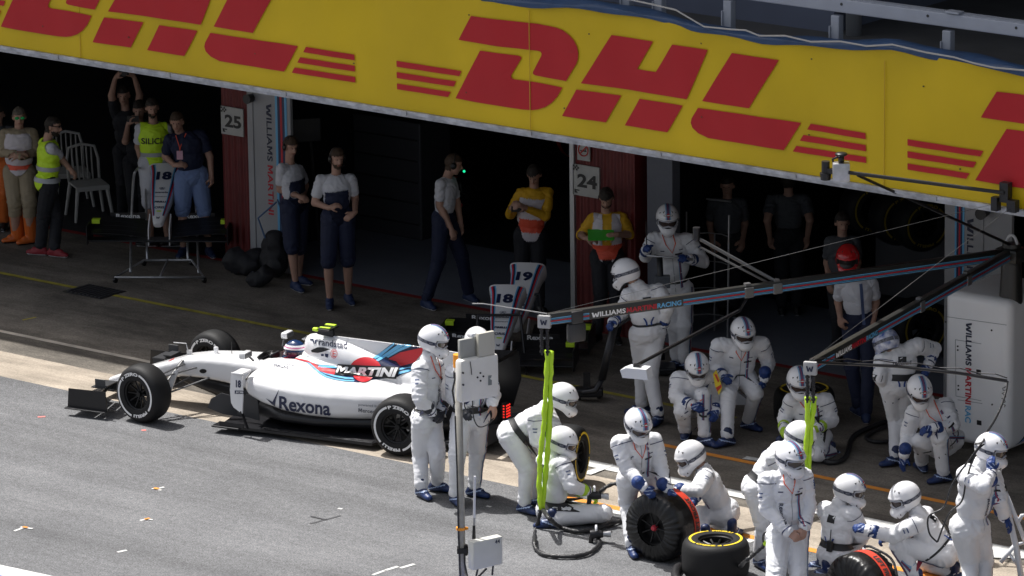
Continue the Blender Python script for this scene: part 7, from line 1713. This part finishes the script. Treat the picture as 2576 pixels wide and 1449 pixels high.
for g_ in (g1_, g2_, g3_, g4_): mb = MB(); mb.cyl((g_.x-.015, g_.y, .035), (g_.x+.015, g_.y, .035), .034, n=14); mb.build('castor', M_BLK, st)
for (kx, bs, lb) in (('M', (560, 1180), 'low black stand under the nose cone behind the radio mast'), ('M', (770, 950), 'low black stand under the nose cone numbered 19')):
    g_ = G(*zz(kx, *bs)); s_ = thing('nose_stand', lb, 'stand', g_)
    mb = MB()
    for dx in (-.3, .3): mb.tube([g_+RC*dx+Vector((0, 0, .03)), g_+RC*dx*.8-TC*.25+Vector((0, 0, .6))], .016, 8); mb.tube([g_+RC*dx+TC*.2+Vector((0, 0, .03)), g_+RC*dx-TC*.5+Vector((0, 0, .03))], .016, 8)
    mb.tube([g_-RC*.24-TC*.25+Vector((0, 0, .6)), g_+RC*.24-TC*.25+Vector((0, 0, .6))], .016, 8); mb.build('frame', M_GMET, s_)
# ---- plastic chairs
M_PLA = mat('white_plastic', (.50, .50, .48), .45)
def chair(label, k, x, y, yaw):
    g_ = G(*zz(k, x, y)); f = (TC*math.cos(yaw)+RC*math.sin(yaw)).normalized(); T = look_frame(g_, f)
    t = thing('plastic_chair', label, 'chair', g_, 'white plastic garden chairs')
    mb = MB(); mb.box((0, 0, .44), (.44, .42, .025), T=T, bev=.012); mb.box((0, .2, .415), (.44, .02, .05), T=T); mb.build('seat', M_PLA, t)
    mb = MB(); mb.tube([T @ Vector(q) for q in ((-.20, -.20, .44), (-.21, -.26, .70), (-.17, -.29, .86), (0, -.30, .90), (.17, -.29, .86), (.21, -.26, .70), (.20, -.20, .44))], .020, 8)
    for i in range(5): xx = -.12+i*.06; mb.tube([T @ Vector((xx, -.21, .45)), T @ Vector((xx*1.05, -.27, .70)), T @ Vector((xx*1.05, -.295, .885))], .014, 6, flat=.6)
    mb.build('backrest', M_PLA, t, smooth=True)
    for sx in (-1, 1):
        for sy in (-1, 1): mb = MB(); mb.tube([T @ Vector((sx*.19, sy*.18, .44)), T @ Vector((sx*.25, sy*.24, 0))], [.028, .018], 8); mb.build('leg', M_PLA, t)
    return t
chair('white plastic chair nearer the nose cone stand', 'A', 580, 990, .35); chair('white plastic chair nearer the official in the hi-vis vest', 'A', 465, 905, .25)
# ---- bags by the panel
def blob(name, label, cat, k, x, y, shapes, m):
    g_ = G(*zz(k, x, y)); mb = MB()
    for (a_, b_, c_, r) in shapes: mb.ball(g_+RC*a_+TC*b_+Vector((0, 0, c_)), r, 16)
    V, F = remesh(mb, .02, 5); V = np.array([list(Vector(v)+Vector((1, 1, 1))*.035*noise.noise(Vector(v)*9)) for v in V]); V[:, 2] = np.maximum(V[:, 2], .002)
    t = thing(name, label, cat, g_); from_arrays('body', V, F, m, t); return t, g_
M_BAG = mat('bag_black', (.012, .012, .015), .7, bump=.4, bscale=30)
t, g_ = blob('backpack', 'black backpack leaning on the foot of the white team panel', 'backpack', 'B', 285, 1210, [(0, 0, .22, (.20, .14, .22)), (0, 0, .42, (.16, .12, .18)), (.02, .1, .18, (.14, .1, .14))], M_BAG)
mb = MB(); mb.tube([g_+RC*-.1+Vector((0, 0, .5)), g_+RC*-.18+Vector((0, 0, .75)), g_+RC*.05+Vector((0, 0, .95))], .012, 6); mb.tube([g_+RC*.1+Vector((0, 0, .5)), g_+RC*.12+Vector((0, 0, .8)), g_+RC*.06+Vector((0, 0, .98))], .010, 6); mb.build('strap', mat('strap_blue', (.08, .14, .26), .7), t)
blob('holdall', 'low black holdall on the ground left of the backpack', 'bag', 'B', 110, 1190, [(0, 0, .14, (.26, .16, .15)), (-.1, 0, .2, (.14, .14, .14)), (.15, 0, .2, (.14, .14, .13))], M_BAG)
blob('helmet_bag', 'small round black bag in front of the backpack', 'bag', 'B', 190, 1260, [(0, 0, .10, (.14, .12, .10)), (.1, .02, .16, (.09, .1, .12))], M_BAG)
# ---- jacks
jk = thing('front_jack', 'long black front jack sloping down to its wheeled foot', 'jack', gpz('L', 40, 1210, 0))
DJ = depth(G(*zz('L', 330, 1370)))
tub('L', [(135, 800, .1), (60, 1130, .15)], .045, 'mast', M_GMET, jk, DJ); tub('L', [(95, 810, .1), (165, 800, .12)], .02, 'handle', M_GMET, jk, DJ); tub('L', [(230, 760, .05), (120, 830, .1)], .02, 'lever', M_BLK, jk, DJ)
tub('L', [(70, 1110, .12), (20, 1200, .14), (-60, 1215, .15)], .035, 'foot', M_GMET, jk, DJ)
for x, y in ((-80, 1225), (40, 1215), (-40, 1200)):
    g_ = gpz('L', x, y, .06); mb = MB(); mb.cyl(g_-RC*.02, g_+RC*.02, .055, n=16); mb.build('wheel', M_BLK, jk)
g_ = gpz('L', -20, 1205, .12); mb = MB(); mb.box((0, 0, 0), (.32, .16, .10), T=look_frame(g_, TC), bev=.02); mb.box((.02, 0, .12), (.08, .06, .2), T=look_frame(g_, TC)); mb.build('carriage', M_GMET, jk)
rj = thing('rear_jack', 'jack with crossbar handle held upright in the shade', 'jack', G(*zz('L', 470, 1050))); DR = depth(G(*zz('L', 520, 1060)))
tub('L', [(330, 383, .3), (610, 408, .3)], .014, 'crossbar', M_ALU, rj, DR); tub('L', [(408, 392, .3), (415, 540, .3), (420, 900, .25), (425, 1010, .25)], .034, 'post', M_BLK, rj, DR); tub('L', [(325, 168, .3), (330, 330, .3)], .006, 'aerial', M_BLK, rj, DR)
mb = MB(); mb.box((0, 0, 0), (.17, .1, .14), T=look_frame(PD(*zz('L', 425, 540), DR-.3), TC), bev=.01); mb.build('gearbox', mat('jack_grey', (.10, .11, .13), .5), rj)
g_ = PD(*zz('L', 425, 1030), DR-.25); g_.z = .06; mb = MB(); mb.box((0, 0, 0), (.3, .3, .08), T=look_frame(g_, TC), bev=.02); mb.build('foot', M_GMET, rj)
# ---- hi-vis paddle, wheel chock
D12 = depth(G(*zz('L', 620, 1480)))
pv = [PD(*zz('L', x, y), D12-.20) for x, y in ((750, 1076), (770, 1130), (786, 1180), (770, 1215), (765, 1226), (742, 1170), (730, 1100))]
mb = MB(); n_ = len(pv); mb.add(pv+[p-TC*.03 for p in pv], [tuple(range(n_)), tuple(range(2*n_-1, n_-1, -1))]+[(i, (i+1) % n_, n_+(i+1) % n_, n_+i) for i in range(n_)]); pd_ = thing('warning_paddle', 'yellow paddle with red stripes hanging between the crouching and stooping men', 'paddle', pv[0]); mb.build('pad', mat('paddle_yellow', (.80, .62, .03), .5), pd_)
mb = MB(); mb.add([PD(*zz('L', x, y), D12-.205) for x, y in ((738, 1100), (752, 1100), (768, 1140), (760, 1150))], [(0, 1, 2, 3)]); mb.add([PD(*zz('L', x, y), D12-.205) for x, y in ((748, 1180), (782, 1160), (780, 1180), (756, 1205))], [(0, 1, 2, 3)]); mb.build('red_chevrons', M_REDT, pd_)
g_ = gpz('L', 880, 1285, 0); mb = MB(); mb.prism([(-.17, 0), (.17, 0), (.02, .16)], .14, look_frame(g_, TC) @ Matrix.Rotation(PI/2, 4, 'X')); o = mb.build('wheel_chock', M_WTUBE, None); tag(o, 'white wedge shaped chock on the ground behind the stooping man', 'chock')
# ---- things in the garages
mn = thing('monitor', 'dark monitor on a swing arm at the edge of the white team panel', 'monitor', PY(*zz('B', 450, 370), .4))
c = PY(*zz('B', 455, 375), .4); mb = MB(); mb.box((0, 0, 0), (.42, .03, .30), T=look_frame(c, TC+RC*.3), bev=.012); mb.build('screen', M_BLK, mn); mb = MB(); mb.tube([c+Vector((-.2, 0, .12)), c+Vector((-.35, -.05, .14)), PY(*zz('B', 345, 300), .05)], .012, 6); mb.tube([c+Vector((.1, 0, -.14)), c+Vector((.12, 0, -.45)), c+Vector((.1, .1, -1.4))], .018, 6); mb.build('arm', M_GMET, mn)
et = thing('equipment_trolley', 'tubular equipment trolley in the right garage behind the man with the crossbar', 'trolley', PY(*zz('L', 700, 900), .5))
def tubY(pts, r, name, m, par, y):
    mb = MB(); mb.tube([PY(*zz('L', a, b), y+(c if True else 0)) for a, b, c in pts], r, 6); mb.build(name, m, par)
tubY([(570, 120, 0), (570, 240, 0)], .010, 'upright', M_ALU, et, .5); tubY([(828, 140, 0), (822, 560, 0), (818, 900, 0)], .012, 'upright', M_ALU, et, .5); tubY([(740, 250, .3), (738, 900, .3)], .010, 'upright', M_ALU, et, .5)
for yy in (250, 420, 580, 740, 880): tubY([(600, yy+2, 0), (700, yy-4, .2), (780, yy+4, .1), (826, yy+20, 0)], .007, 'shelf_rail', M_ALU, et, .5)
tubY([(690, 42, .5), (840, 58, .5)], .012, 'top_bar', M_ALU, et, .5)
wk = thing('workbench', 'dim grey tool cabinet at the back of the middle garage', 'cabinet', (1.6, 4.0, 0))
mb = MB(); c = PY(*zz('B', 800, 560), 2.2); mb.box((c.x+.1, 2.5, .75), (1.6, .6, 1.5), bev=.02); mb.build('carcass', mat('bench_grey', (.05, .052, .06), .5), wk)
mb = MB()
for i in range(5): mb.box((c.x+.1, 2.19, .2+i*.27), (1.5, .02, .012))
mb.build('drawer_gaps', M_BLK, wk)
mb = MB(); mb.box((6.2, 3.2, .95), (1.8, .5, .05)); mb.box((6.2, 3.4, .45), (1.7, .1, .9)); o = thing('counter', 'dim work counter at the back of the right garage', 'counter', (6.2, 3.2, 0)); mb.build('top', mat('bench_dim', (.12, .12, .13), .6), o)
